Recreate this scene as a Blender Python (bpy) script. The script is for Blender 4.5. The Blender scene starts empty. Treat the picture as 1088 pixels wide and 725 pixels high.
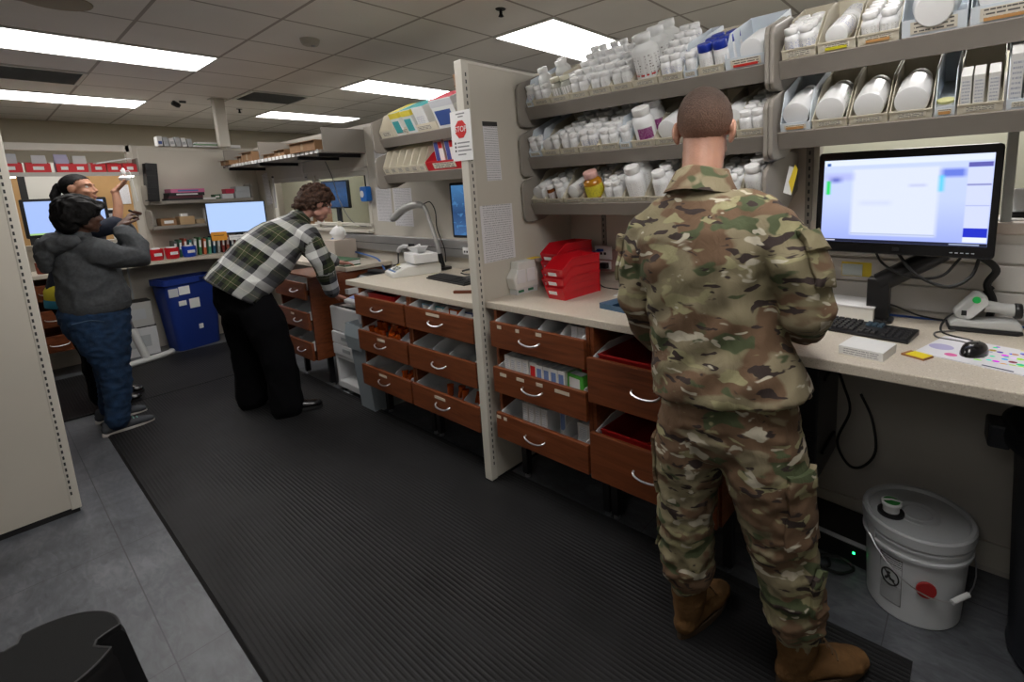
import bpy, bmesh, math, random
from mathutils import Vector, Matrix, Euler, noise
from math import pi, sin, cos, radians as RAD
random.seed(7)
SC = bpy.context.scene
COL = SC.collection
# ------------------------------------------------------------------ materials
MATS = {}
def M(name, color=(.5,.5,.5), rough=.5, metal=0.0, spec=.5, bump=None, var=None, coat=0, trans=0, ior=1.45, emit=None, alpha=1):
    """principled material; var=(scale, amount) mottles the colour, bump=(scale, strength)"""
    if name in MATS: return MATS[name]
    m = bpy.data.materials.new(name); m.use_nodes = True
    nt = m.node_tree; b = nt.nodes['Principled BSDF']
    b.inputs['Base Color'].default_value = (*color, 1); b.inputs['Roughness'].default_value = rough
    b.inputs['Metallic'].default_value = metal; b.inputs['Specular IOR Level'].default_value = spec
    b.inputs['Coat Weight'].default_value = coat; b.inputs['Transmission Weight'].default_value = trans
    b.inputs['IOR'].default_value = ior; b.inputs['Alpha'].default_value = alpha
    if emit:
        b.inputs['Emission Color'].default_value = (*emit[:3], 1); b.inputs['Emission Strength'].default_value = emit[3]
    if var or bump:
        tc = nt.nodes.new('ShaderNodeTexCoord')
    if var:
        n = nt.nodes.new('ShaderNodeTexNoise'); n.inputs['Scale'].default_value = var[0]; n.inputs['Detail'].default_value = 4
        nt.links.new(tc.outputs['Object'], n.inputs['Vector'])
        r = nt.nodes.new('ShaderNodeValToRGB'); a = var[1]
        r.color_ramp.elements[0].position = .3; r.color_ramp.elements[1].position = .7
        r.color_ramp.elements[0].color = (*[max(0, c*(1-a)) for c in color], 1)
        r.color_ramp.elements[1].color = (*[min(1, c*(1+a)) for c in color], 1)
        nt.links.new(n.outputs['Fac'], r.inputs['Fac']); nt.links.new(r.outputs['Color'], b.inputs['Base Color'])
    if bump:
        n2 = nt.nodes.new('ShaderNodeTexNoise'); n2.inputs['Scale'].default_value = bump[0]; n2.inputs['Detail'].default_value = 3
        nt.links.new(tc.outputs['Object'], n2.inputs['Vector'])
        bp = nt.nodes.new('ShaderNodeBump'); bp.inputs['Strength'].default_value = bump[1]; bp.inputs['Distance'].default_value = .01
        nt.links.new(n2.outputs['Fac'], bp.inputs['Height']); nt.links.new(bp.outputs['Normal'], b.inputs['Normal'])
    MATS[name] = m
    return m
class NT:
    """small helper for writing node trees"""
    def __init__(s, m): s.m = m; s.t = m.node_tree; s.b = s.t.nodes['Principled BSDF']
    def n(s, typ, **kw):
        x = s.t.nodes.new(typ)
        for k, v in kw.items():
            if hasattr(x, k): setattr(x, k, v)
        return x
    def l(s, a, b): s.t.links.new(a, b)
    def math(s, op, a, b=None, clamp=False):
        x = s.n('ShaderNodeMath', operation=op); x.use_clamp = clamp
        for i, v in enumerate((a, b)):
            if v is None: continue
            if isinstance(v, (int, float)): x.inputs[i].default_value = v
            else: s.l(v, x.inputs[i])
        return x.outputs[0]
    def mix(s, fac, a, b):
        x = s.n('ShaderNodeMix'); x.data_type = 'RGBA'
        for i, v in ((0, fac), (6, a), (7, b)):
            if isinstance(v, (int, float)): x.inputs[i].default_value = v
            elif isinstance(v, tuple): x.inputs[i].default_value = (*v, 1)
            else: s.l(v, x.inputs[i])
        return x.outputs[2]
    def ramp(s, fac, stops, interp='LINEAR'):
        r = s.n('ShaderNodeValToRGB'); r.color_ramp.interpolation = interp
        e = r.color_ramp.elements
        while len(e) < len(stops): e.new(.5)
        for i, (p, c) in enumerate(stops):
            e[i].position = p; e[i].color = (*c, 1) if isinstance(c, tuple) else (c, c, c, 1)
        s.l(fac, r.inputs['Fac']); return r.outputs['Color']
    def noise(s, vec, scale, detail=3, dist=0, rough=.5):
        x = s.n('ShaderNodeTexNoise'); x.inputs['Scale'].default_value = scale; x.inputs['Detail'].default_value = detail
        x.inputs['Distortion'].default_value = dist; x.inputs['Roughness'].default_value = rough
        s.l(vec, x.inputs['Vector']); return x.outputs['Fac']
    def mapping(s, vec, scale=(1,1,1), rot=(0,0,0), loc=(0,0,0)):
        x = s.n('ShaderNodeMapping'); x.inputs['Scale'].default_value = scale; x.inputs['Rotation'].default_value = rot; x.inputs['Location'].default_value = loc
        s.l(vec, x.inputs['Vector']); return x.outputs['Vector']
    def coords(s, kind='Object'):
        return s.n('ShaderNodeTexCoord').outputs[kind]
    def bump(s, h, strength=.5, dist=.01):
        x = s.n('ShaderNodeBump'); x.inputs['Strength'].default_value = strength; x.inputs['Distance'].default_value = dist
        s.l(h, x.inputs['Height']); s.l(x.outputs['Normal'], s.b.inputs['Normal'])
    def color(s, c): s.l(c, s.b.inputs['Base Color'])
    def sep(s, vec):
        x = s.n('ShaderNodeSeparateXYZ'); s.l(vec, x.inputs[0]); return x.outputs

beige   = M('partition_beige', (.56,.525,.455), .6, bump=(300,.05), var=(3,.03))
beige_d = M('partition_fabric', (.55,.515,.44), .8, bump=(500,.1), var=(4,.03))
post_m  = M('painted_post', (.63,.60,.53), .4)
taupe   = M('shelf_taupe', (.235,.21,.185), .45, var=(6,.05))
taupe_l = M('bracket_taupe', (.27,.245,.215), .45)
cream   = M('bin_cream', (.68,.63,.51), .5)
white_p = M('white_plastic', (.78,.79,.80), .35)
cap_p   = M('cap_plastic', (.90,.90,.90), .4, bump=(400,.05))
cardw   = M('white_cardboard', (.70,.76,.82), .7)
paper   = M('paper_white', (.80,.80,.80), .8)
black_p = M('black_plastic', (.012,.012,.013), .35)
black_m = M('black_matte', (.015,.015,.016), .7)
dark_m  = M('dark_metal', (.03,.03,.032), .4, .6)
steel   = M('brushed_steel', (.62,.62,.64), .28, 1.0)
alum    = M('aluminium_rail', (.50,.50,.50), .38, .85, var=(8,.05))
red_p   = M('red_plastic', (.62,.012,.022), .3, coat=.3)
blue_p  = M('blue_plastic', (.012,.035,.22), .4)
kraft   = M('kraft_paper', (.30,.17,.085), .8, var=(12,.12))
grey_p  = M('grey_plastic', (.42,.44,.46), .45)
lgrey_p = M('light_grey_plastic', (.62,.63,.64), .45)
amber   = M('amber_vial', (.62,.10,.01), .2, coat=.4)
amber_b = M('amber_bottle', (.70,.30,.02), .12, trans=.35, coat=.5)
cableb  = M('cable_black', (.012,.012,.012), .5)
cableu  = M('cable_blue', (.01,.06,.30), .45)
off_w   = M('device_white', (.74,.74,.70), .4)

def text_mat(name, base, ink, rows=14., cols=60., density=.5):
    """paper with rows of illegible small print"""
    if name in MATS: return MATS[name]
    m = M(name, base, .75); t = NT(m)
    uv = t.coords('Generated'); s = t.sep(uv)
    # rows along generated Z, columns along the larger of X/Y
    h = t.math('ADD', s[0], s[1])
    row = t.math('FRACT', t.math('MULTIPLY', s[2], rows))
    band = t.math('MULTIPLY', t.math('GREATER_THAN', row, .35), t.math('LESS_THAN', row, .75))
    c = t.n('ShaderNodeCombineXYZ'); t.l(t.math('MULTIPLY', h, cols), c.inputs[0]); t.l(t.math('FLOOR', t.math('MULTIPLY', s[2], rows)), c.inputs[1])
    nz = t.noise(c.outputs[0], 1.0, 2)
    ink_f = t.math('MULTIPLY', band, t.math('GREATER_THAN', nz, density))
    mz = t.math('MULTIPLY', t.math('GREATER_THAN', h, .08), t.math('LESS_THAN', h, .93))
    ink_f = t.math('MULTIPLY', ink_f, mz)
    t.color(t.mix(ink_f, base, ink))
    return m
card_txt = text_mat('label_card', (.70,.66,.56), (.12,.11,.10), 3., 14., .45)
label_w  = text_mat('printed_label', (.82,.82,.82), (.22,.22,.25), 7., 16., .5)
sheet_txt = text_mat('printed_sheet', (.74,.73,.75), (.36,.36,.38), 26., 40., .48)
box_txt  = text_mat('box_print', (.74,.75,.76), (.28,.32,.45), 8., 18., .5)

def wood_mat():
    m = M('cherry_wood', (.22,.062,.022), .4, coat=.15); t = NT(m)
    co = t.mapping(t.coords(), scale=(2.2, 8, 26))
    g = t.noise(co, 1.6, 6, 1.2)
    t.color(t.ramp(g, [(.25,(.105,.026,.008)), (.5,(.165,.045,.014)), (.78,(.22,.064,.022))]))
    return m
wood = wood_mat()
wood_e = M('cherry_edge', (.20,.055,.02), .35)
def lam_mat():
    m = M('speckled_laminate', (.6,.53,.43), .38); t = NT(m)
    co = t.coords()
    a = t.noise(co, 260, 2); b = t.noise(co, 120, 2)
    c = t.mix(t.math('GREATER_THAN', a, .62), (.585,.525,.435), (.43,.37,.30))
    t.color(t.mix(t.math('GREATER_THAN', b, .66), c, (.68,.63,.55)))
    return m
lam = lam_mat()

# ------------------------------------------------------------------ mesh building
class MB:
    def __init__(s): s.v = []; s.f = []; s.m = []; s.mi = 0; s.sm = []; s.smooth = False
    def add(s, vs, fs):
        o = len(s.v); s.v += [tuple(v) for v in vs]
        for f in fs: s.f.append([i+o for i in f]); s.m.append(s.mi); s.sm.append(s.smooth)
        return s
    def box(s, lo, hi, mat=None):
        x0,y0,z0 = lo; x1,y1,z1 = hi
        vs = [Vector(p) for p in ((x0,y0,z0),(x1,y0,z0),(x1,y1,z0),(x0,y1,z0),(x0,y0,z1),(x1,y0,z1),(x1,y1,z1),(x0,y1,z1))]
        if mat is not None: vs = [mat @ v for v in vs]
        return s.add(vs, [(0,3,2,1),(4,5,6,7),(0,1,5,4),(1,2,6,5),(2,3,7,6),(3,0,4,7)])
    def cbox(s, c, d, mat=None):
        return s.box([c[i]-d[i]/2 for i in range(3)], [c[i]+d[i]/2 for i in range(3)], mat)
    def prism(s, poly, a0, a1, axis='x', mat=None):
        """polygon in the plane across the axis, extruded a0..a1"""
        n = len(poly); vs = []
        for a in (a0, a1):
            for p, q in poly:
                v = Vector((a,p,q)) if axis == 'x' else Vector((p,a,q)) if axis == 'y' else Vector((p,q,a))
                vs.append(mat @ v if mat is not None else v)
        ar = sum(poly[i][0]*poly[(i+1)%n][1]-poly[(i+1)%n][0]*poly[i][1] for i in range(n))
        flip = (ar > 0) == (a1 > a0)
        if axis == 'y': flip = not flip
        c0, c1 = list(range(n)), list(range(n, 2*n))
        fs = [c0[::-1], c1] if flip else [c0, c1[::-1]]
        for i in range(n):
            j = (i+1) % n
            fs.append((i, j, n+j, n+i) if flip else (j, i, n+i, n+j))
        return s.add(vs, fs)
    def lathe(s, prof, seg=16, mat=None, sx=1, sy=1):
        """(radius, z) profile from bottom to top about the z axis"""
        n = len(prof); vs = []; fs = []
        for r, z in prof:
            for k in range(seg):
                a = 2*pi*k/seg; v = Vector((r*sx*cos(a), r*sy*sin(a), z)); vs.append(mat @ v if mat is not None else v)
        for i in range(n-1):
            for k in range(seg):
                j = (k+1) % seg; fs.append((i*seg+k, i*seg+j, (i+1)*seg+j, (i+1)*seg+k))
        if prof[0][0] > 1e-5: fs.append(list(range(seg))[::-1])
        if prof[-1][0] > 1e-5: fs.append(list(range((n-1)*seg, n*seg)))
        return s.add(vs, fs)
    def tube(s, pts, r, seg=8, cap=True):
        pts = [Vector(p) for p in pts]; n = len(pts); vs = []; fs = []
        rr = r if isinstance(r, (list, tuple)) else [r]*n
        up = None
        for i, p in enumerate(pts):
            t = (pts[min(i+1,n-1)] - pts[max(i-1,0)])
            t = t.normalized() if t.length > 1e-9 else Vector((0,0,1))
            if up is None:
                up = Vector((0,0,1)) if abs(t.z) < .9 else Vector((1,0,0))
            u = (up - t*up.dot(t))
            if u.length < 1e-6: u = t.orthogonal()
            u.normalize(); w = t.cross(u); up = u
            for k in range(seg):
                a = 2*pi*k/seg; vs.append(p + (u*cos(a) + w*sin(a))*rr[i])
        for i in range(n-1):
            for k in range(seg):
                j = (k+1) % seg; fs.append((i*seg+k, i*seg+j, (i+1)*seg+j, (i+1)*seg+k))
        if cap: fs.append(list(range(seg))[::-1]); fs.append(list(range((n-1)*seg, n*seg)))
        return s.add(vs, fs)
    def build(s, name, mats, parent=None, bevel=0, smooth=False, seg=2, loc=None, rot=None, angle=40):
        me = bpy.data.meshes.new(name); me.from_pydata(s.v, [], s.f)
        mats = mats if isinstance(mats, (list, tuple)) else [mats]
        for m in mats: me.materials.append(m)
        me.polygons.foreach_set('material_index', s.m)
        me.polygons.foreach_set('use_smooth', [bool(smooth) or x for x in s.sm])
        me.update()
        if smooth is True or any(s.sm): me.set_sharp_from_angle(angle=RAD(angle))
        o = bpy.data.objects.new(name, me); COL.objects.link(o)
        if parent is not None: o.parent = parent
        if loc is not None: o.location = loc
        if rot is not None: o.rotation_euler = rot
        if bevel:
            b = o.modifiers.new('bevel', 'BEVEL'); b.width = bevel; b.segments = seg; b.limit_method = 'ANGLE'; b.angle_limit = RAD(35)
        return o
def smooth_path(pts, n=8):
    """catmull-rom through the points"""
    P = [Vector(p) for p in pts]; P = [P[0]*2-P[1]] + P + [P[-1]*2-P[-2]]; out = []
    for i in range(1, len(P)-2):
        for k in range(n):
            t = k/n; a,b,c,d = P[i-1],P[i],P[i+1],P[i+2]
            out.append(.5*((2*b)+(c-a)*t+(2*a-5*b+4*c-d)*t*t+(3*b-a-3*c+d)*t**3))
    out.append(P[-2]); return out
def rrect(w, h, r, n=4, cx=0, cy=0):
    out = []
    for sx, sy, a0 in ((1,1,0),(-1,1,90),(-1,-1,180),(1,-1,270)):
        for k in range(n+1):
            a = RAD(a0+90*k/n); out.append((cx+sx*(w/2-r)+r*cos(a), cy+sy*(h/2-r)+r*sin(a)))
    return out
def tag(o, label, cat, group=None, kind=None):
    o['label'] = label; o['category'] = cat
    if group: o['group'] = group
    if kind: o['kind'] = kind
    return o
def thing(name, label, cat, loc=(0,0,0), rot=(0,0,0), group=None):
    o = bpy.data.objects.new(name, None); COL.objects.link(o); o.empty_display_size = .05
    o.location = loc; o.rotation_euler = rot
    return tag(o, label, cat, group)
def struct(o): o['kind'] = 'structure'; return o
def dup(root, loc=None, rot=None, label=None, group=None):
    r = root.copy(); COL.objects.link(r)
    if loc is not None: r.location = loc
    if rot is not None: r.rotation_euler = rot
    if label: r['label'] = label
    if group: r['group'] = group
    elif group == '' and 'group' in r: del r['group']
    for ch in list(root.children):
        c = ch.copy(); COL.objects.link(c); c.parent = r
        for g in list(ch.children):
            d = g.copy(); COL.objects.link(d); d.parent = c
    return r
def text_mesh(name, body, size, m, loc, rot, parent=None, extrude=.0004, align='CENTER'):
    cu = bpy.data.curves.new(name+'_curve', 'FONT'); cu.body = body; cu.size = size; cu.extrude = extrude
    cu.align_x = align; cu.align_y = 'CENTER'
    t = bpy.data.objects.new(name+'_tmp', cu); COL.objects.link(t)
    dg = bpy.context.evaluated_depsgraph_get()
    me = bpy.data.meshes.new_from_object(t.evaluated_get(dg)); bpy.data.objects.remove(t)
    me.materials.clear(); me.materials.append(m)
    o = bpy.data.objects.new(name, me); COL.objects.link(o); o.location = loc; o.rotation_euler = rot
    if parent is not None: o.parent = parent
    return o
ORD = ['first','second','third','fourth','fifth','sixth','seventh','eighth','ninth','tenth','eleventh','twelfth','thirteenth']

# ------------------------------------------------------------------ camera
cam_d = bpy.data.cameras.new('camera'); cam = bpy.data.objects.new('camera', cam_d); COL.objects.link(cam); SC.camera = cam
R = Matrix(((0.7748846719, 0.6307213336, -0.0417653509), (0.0676658337, -0.1484632229, -0.9866002262), (-0.6284704290, 0.7616753053, -0.1577201606)))
cx, cy, cz = R[0], R[1], R[2]            # image right, image down, forward in world axes
cam.matrix_world = Matrix(((cx[0], -cy[0], -cz[0], 0), (cx[1], -cy[1], -cz[1], 0), (cx[2], -cy[2], -cz[2], 1.53), (0,0,0,1)))
cam_d.sensor_width = 36; cam_d.lens = 527.2108540501524/1088*36
cam_d.shift_x = (544-613.0909)/1088; cam_d.shift_y = -(362.5-281.594)/1088
cam_d.clip_start = .02

# ------------------------------------------------------------------ room
def floor_mat():
    m = M('grey_vinyl', (.17,.18,.195), .42); t = NT(m)
    co = t.coords()
    n1 = t.noise(co, 2.2, 8, .8, .62); n2 = t.noise(t.mapping(co, scale=(1,3,1)), 9, 6, 1.5, .6)
    c = t.ramp(t.math('ADD', t.math('MULTIPLY', n1, .6), t.math('MULTIPLY', n2, .4)), [(.36,(.045,.049,.057)), (.50,(.092,.098,.110)), (.66,(.165,.173,.188))])
    s = t.sep(t.mapping(co, loc=(2.005/.92, -.224/.46, 0), scale=(1/.92, 1/.46, 1)))
    fy = t.math('ABSOLUTE', t.math('SUBTRACT', t.math('FRACT', t.math('ADD', s[1], .5)), .5))
    fx = t.math('ABSOLUTE', t.math('SUBTRACT', t.math('FRACT', t.math('ADD', s[0], .5)), .5))
    line = t.math('MAXIMUM', t.math('LESS_THAN', fy, .0045), t.math('LESS_THAN', fx, .0018))
    t.color(t.mix(t.math('MULTIPLY', line, .75), c, (.03,.03,.033)))
    t.l(t.ramp(n2, [(.3,.36),(.7,.5)]), t.b.inputs['Roughness'])
    return m
fl = MB().box((-9.5,-3.2,-.06),(2.4,7.6,0)).build('floor', floor_mat()); struct(fl)
def ceil_mat():
    m = M('ceiling_tile', (.75,.73,.70), .85); t = NT(m)
    co = t.coords(); s = t.sep(t.mapping(co, loc=(5.363/.61, -.838/.61, 0), scale=(1/.61,1/.61,1)))
    d = lambda q: t.math('ABSOLUTE', t.math('SUBTRACT', t.math('FRACT', t.math('ADD', q, .5)), .5))
    line = t.math('LESS_THAN', t.math('MINIMUM', d(s[0]), d(s[1])), .016)
    n1 = t.noise(co, 140, 3); n2 = t.noise(co, 2, 2)
    c = t.ramp(t.math('ADD', t.math('MULTIPLY', n1, .4), t.math('MULTIPLY', n2, .6)), [(.3,(.80,.765,.745)), (.7,(.87,.835,.815))])
    t.color(t.mix(line, c, (.42,.38,.36)))
    return m
ce = MB().box((-9.5,-3.2,2.65),(2.4,7.6,2.71)).build('ceiling', ceil_mat()); struct(ce)
wallp = M('wall_paint', (.50,.455,.36), .7, var=(2,.04), bump=(200,.05))
wallw = M('wall_paint_light', (.52,.49,.42), .7)
for nm, lo, hi, mm in (('wall_far', (-9.56,-3.2,0), (-9.5,7.6,2.65), wallp), ('wall_back', (-9.5,7.6,0), (2.4,7.66,2.65), wallp),
                       ('wall_right', (2.4,-3.2,0), (2.46,7.6,2.65), wallw), ('wall_front', (-9.5,-3.26,0), (2.4,-3.2,2.65), wallw)):
    struct(MB().box(lo, hi).build(nm, mm))
# fluorescent troffers: 2 x 4 ft, on the ceiling grid
glow = M('lamp_diffuser', (.9,.9,.9), .5, emit=(1.0,.965,.93, 11.5))
frame_w = M('fixture_white', (.72,.72,.71), .4)
lt_names = {(-3,0):'ceiling light far left above the red bin shelf', (-2,0):'ceiling light over the two women at left', (-3,1):'farthest ceiling light behind the long shelf', (-2,1):'ceiling light behind the brown paper bag', (-1,1):'ceiling light behind the top row of bottles'}
glow_fill = M('lamp_diffuser_dim_fill', (.9,.9,.9), .5, emit=(1.0,.965,.93, 3.8))  # reduced emission for the added fill fixture
def troffer(ix, iy, g=None):
    x0 = -.483+2.44*ix+.004; y0 = .228+2.44*iy+.004; w, d = .602, 1.212
    lab = 'long white recessed ' + lt_names[(ix,iy)] if (ix,iy) in lt_names else 'white recessed ceiling light out of frame %s' % {(-1,0):'above the middle of the black mat',(0,0):'above the soldier',(0,1):'behind the large monitor wall',(0,-1):'behind the viewer, added as dim fill'}[(ix,iy)]
    t = thing('ceiling_light', lab, 'ceiling light', (x0+w/2, y0+d/2, 2.65), group='recessed ceiling lights')
    b = MB(); f = .014
    for lo, hi in (((-w/2,-d/2,-.012),(-w/2+f,d/2,0)), ((w/2-f,-d/2,-.012),(w/2,d/2,0)), ((-w/2+f,-d/2,-.012),(w/2-f,-d/2+f,0)), ((-w/2+f,d/2-f,-.012),(w/2-f,d/2,0))): b.box(lo, hi)
    b.build('frame', frame_w, t)
    MB().box((-w/2+f,-d/2+f,-.008),(w/2-f,d/2-f,-.001)).build('diffuser', g or glow, t)
for ix in (-3,-2,-1,0):
    for iy in (0,1):
        troffer(ix, iy)
troffer(0, -1, glow_fill)  # unseen fixture added as weak fill for the wall under the worktop

# air vents, smoke detector, disc, hooks on the ceiling
grille_d = M('vent_dark', (.05,.05,.05), .6)
def vent(i, j, label, slats):
    x0 = -5.363+.61*i; y0 = .838+.61*j
    t = thing('ceiling_vent', label, 'air vent', (x0+.305, y0+.305, 2.65), group='ceiling vents')
    MB().box((-.28,-.28,-.004),(.28,.28,0)).build('backing', grille_d if j > 0 else M('vent_mid',(.16,.15,.14),.6), t)
    b = MB()
    for lo, hi in (((-.3,-.3,-.012),(-.27,.3,0)), ((.27,-.3,-.012),(.3,.3,0)), ((-.27,-.3,-.012),(.27,-.27,0)), ((-.27,.27,-.012),(.27,.3,0))): b.box(lo, hi)
    b.build('frame', frame_w, t)
    b = MB()
    for k in range(slats):
        q = -.25+.5*k/(slats-1); Mx = Matrix.Translation((q,0,-.012)) @ Matrix.Rotation(RAD(35),4,'Y'); b.box((-.012,-.27,-.001),(.012,.27,.001), Mx)
    b.build('slat_grille', grey_p, t)
vent(-2, -1, 'slatted ceiling vent between the two long lights at far left', 11)
vent(-2, 2, 'dark ceiling vent to the right of the column top', 13)
sd = thing('smoke_detector', 'round beige smoke detector alone on a tile mid ceiling', 'smoke detector', (-3.85,1.75,2.65))
MB().lathe([(.03,-.045),(.05,-.04),(.062,-.02),(.066,0)], 20).build('body', M('beige_plastic',(.52,.49,.44),.5), sd, smooth=True)
MB().lathe([(.012,-.052),(.014,-.045)], 10, Matrix.Translation((.02,.01,0))).build('sensor', grey_p, sd)
spk = thing('ceiling_speaker', 'round brownish ceiling disc cut by the top frame edge at left', 'ceiling speaker', (-4.02,.48,2.65))
MB().lathe([(.12,-.012),(.15,-.008),(.155,0)], 28).build('grille', M('disc_brown',(.36,.31,.25),.7), spk, smooth=True)
for (x,y,lab) in ((-2.45,2.32,'small dark sprinkler head above the brown paper bag'), (-7.3,2.35,'tiny sprinkler head near the far ceiling light'), (-1.3,3.9,'small red sprinkler above the large clear bottles')):
    sp = thing('sprinkler', lab, 'sprinkler', (x,y,2.65), group='ceiling sprinklers')
    MB().lathe([(.03,-.004),(.034,0)], 14).build('plate', dark_m, sp); MB().lathe([(.004,-.05),(.018,-.045),(.01,-.03),(.01,0)], 10).build('head', red_p if 'red' in lab else dark_m, sp)
cm = thing('security_camera', 'small black security camera hanging left of the column top', 'camera', (-7.05,1.72,2.65))
MB().lathe([(.03,-.02),(.035,0)],12).build('mount', black_p, cm); MB().lathe([(.02,0),(.03,.02),(.03,.07),(.02,.08)],12, Matrix.Translation((0,-.03,-.06)) @ Matrix.Rotation(RAD(60),4,'X')).build('body', black_p, cm)

# ------------------------------------------------------------------ mats on the floor
def mat_mat():
    m = M('ribbed_rubber', (.009,.009,.0095), .55, spec=.28); t = NT(m)
    co = t.coords(); s = t.sep(co)
    w = t.math('SINE', t.math('MULTIPLY', s[1], 2*pi/.017))
    w = t.math('POWER', t.math('ADD', t.math('MULTIPLY', w, .5), .5), 2.0)
    n = t.noise(t.mapping(co, scale=(.6,1.6,1)), 2.4, 4)
    amt = t.ramp(n, [(.38,.15),(.68,1.0)])
    t.bump(t.math('MULTIPLY', w, amt), .55, .004)
    n3 = t.noise(co, 5, 6)
    t.color(t.ramp(n3, [(.3,(.009,.009,.0095)), (.7,(.015,.015,.016))]))
    return m
rub = mat_mat()
def floor_mat_thing(name, lo, hi, label):
    x0,y0 = lo; x1,y1 = hi
    t = thing(name, label, 'floor mat', ((x0+x1)/2,(y0+y1)/2,0))
    w, d = x1-x0, y1-y0
    MB().prism([(-d/2,0),(d/2,0),(d/2-.012,.011),(-d/2+.012,.011)], -w/2, w/2, 'x').build('rubber_pad', rub, t)
    b = MB()
    for k in range(3):
        y = d/2-.03-.045*k; b.box((-w/2+.01,y-.006,.0105),(w/2-.01,y+.006,.0125))
    b.build('edge_rib', rub, t)
floor_mat_thing('ribbed_floor_mat', (-5.02,.378), (-.078,1.68), 'long black ribbed anti fatigue mat running beside the drawer counters')
floor_mat_thing('ribbed_floor_mat', (-6.3,-1.3), (-5.03,1.68), 'black ribbed mat at the far end under the women')
# ------------------------------------------------------------------ partitions and fixed panels
YW = 2.27                                  # face of the panel run behind the counters
slot_m = M('slot_dark', (.04,.04,.04), .6)
gap_m = M('recess_dark', (.02,.02,.02), .8)
div = thing('partition_panel', 'tall beige divider panel with slotted post between the two workstations', 'partition', (-1.9325,1.9,0))
def post(t, w, y0, y1, h, xo=0, dirx=1):
    """slotted end post"""
    MB().box((xo-w/2,y0,.015),(xo+w/2,y1,h)).build('post', post_m, t, bevel=.004)
    b = MB(); k = 0
    while .1+k*.032 < h-.05:
        z = .1+k*.032; b.box((xo+dirx*(w/2)-.0012*(dirx<0), y1-.022, z),(xo+dirx*(w/2)+.0012*(dirx>0), y1-.016, z+.017)); k += 1
    b.build('slot_strip', slot_m, t)
MB().box((-.024,-.335,.02),(.024,.37,2.118)).build('panel', beige, div)
post(div, .055, -.365, -.325, 2.125)
MB().box((-.0275,-.33,2.112),(.0275,.37,2.125)).build('top_cap', post_m, div)
MB().box((-.02,-.32,0),(.02,.37,.02)).build('base_foot', dark_m, div)
lp = thing('partition_panel', 'large beige partition panel filling the left edge of the view', 'partition', (-3.485,-.4,0))
MB().box((-.022,-1.2,.03),(.022,.52,2.115)).build('panel', beige, lp)
MB().box((-.025,.515,.02),(.025,.553,2.125)).build('post', post_m, lp, bevel=.004)
b = MB()
for k in range(62): b.box((.024,.522,.1+k*.032),(.0262,.529,.117+k*.032))
b.build('slot_strip', slot_m, lp)
MB().box((-.018,-1.2,0),(.018,.545,.03)).build('base_foot', black_m, lp)
MB().box((-.025,-1.2,2.112),(.025,.53,2.125)).build('top_cap', post_m, lp)
# the panel run along the back (setting)
def wallbox(nm, lo, hi, m, bev=0): return struct(MB().box(lo, hi).build(nm, m, bevel=bev))
warm = M('back_panel_pinkish', (.58,.52,.46), .6, var=(3,.03), bump=(400,.05))
wallbox('wall_rear', (-1.96,YW,0),(-.575,YW+.06,2.125), warm)
wallbox('wall_rear', (-.575,YW,0),(1.6,YW+.06,1.30), M('rear_lower_panel',(.55,.52,.47),.6, var=(3,.03)))
wallbox('wall_rear', (-4.19,YW,0),(-1.96,YW+.06,2.125), beige)
wallbox('wall_rear', (-6.80,YW,0),(-4.19,YW+.06,1.20), beige)
wallbox('wall_rear', (-6.80,YW,1.74),(-4.19,YW+.06,2.125), beige)
wallbox('wall_rear', (-6.80,YW,1.20),(-6.44,YW+.06,1.74), beige)
wallbox('trim_1', (-6.8,YW-.004,2.10),(-1.96,YW+.064,2.125), post_m)
for i, x in enumerate((-4.21,-5.5)): wallbox('trim_%d' % (i+2), (x-.02,YW-.006,1.76),(x+.02,YW,2.1), post_m)
wallbox('trim_4', (-5.5,YW-.006,1.74),(-4.19,YW,1.775), post_m)
wallbox('baseboard_back', (-.575,YW-.012,0.03),(1.6,YW,.13), post_m)
wallbox('trim_5', (-.575,YW-.012,1.10),(1.6,YW,1.19), M('slat_panel',(.60,.58,.55),.5), .004)
wallbox('trim_6', (-.575,YW-.012,1.0),(1.6,YW,1.095), M('slat_panel'), .004)
wallbox('trim_7', (-.575,YW-.012,1.20),(1.6,YW,1.265), M('slat_panel'), .004)
# service window behind the monitor: frame and ledge
wf = wallbox('window_1', (-.575,YW,1.30),(-.545,YW+.06,2.125), post_m, .003)
wallbox('window_1', (.045,YW+.005,1.34),(.075,YW+.05,2.125), M('window_metal',(.55,.57,.55),.4,.5), .003)
wallbox('window_1', (-.545,YW+.02,2.09),(1.6,YW+.05,2.125), post_m)
wallbox('window_1', (1.57,YW,1.30),(1.6,YW+.06,2.125), post_m)
sl = wallbox('trim_8', (-.575,YW-.01,1.30),(1.6,YW+.36,1.343), M('ledge_laminate',(.62,.54,.47),.4), .006)
wallbox('wall_back_room', (-1.96,3.95,0),(2.4,4.0,2.2), M('back_room_wall',(.46,.46,.36),.7))
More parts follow.
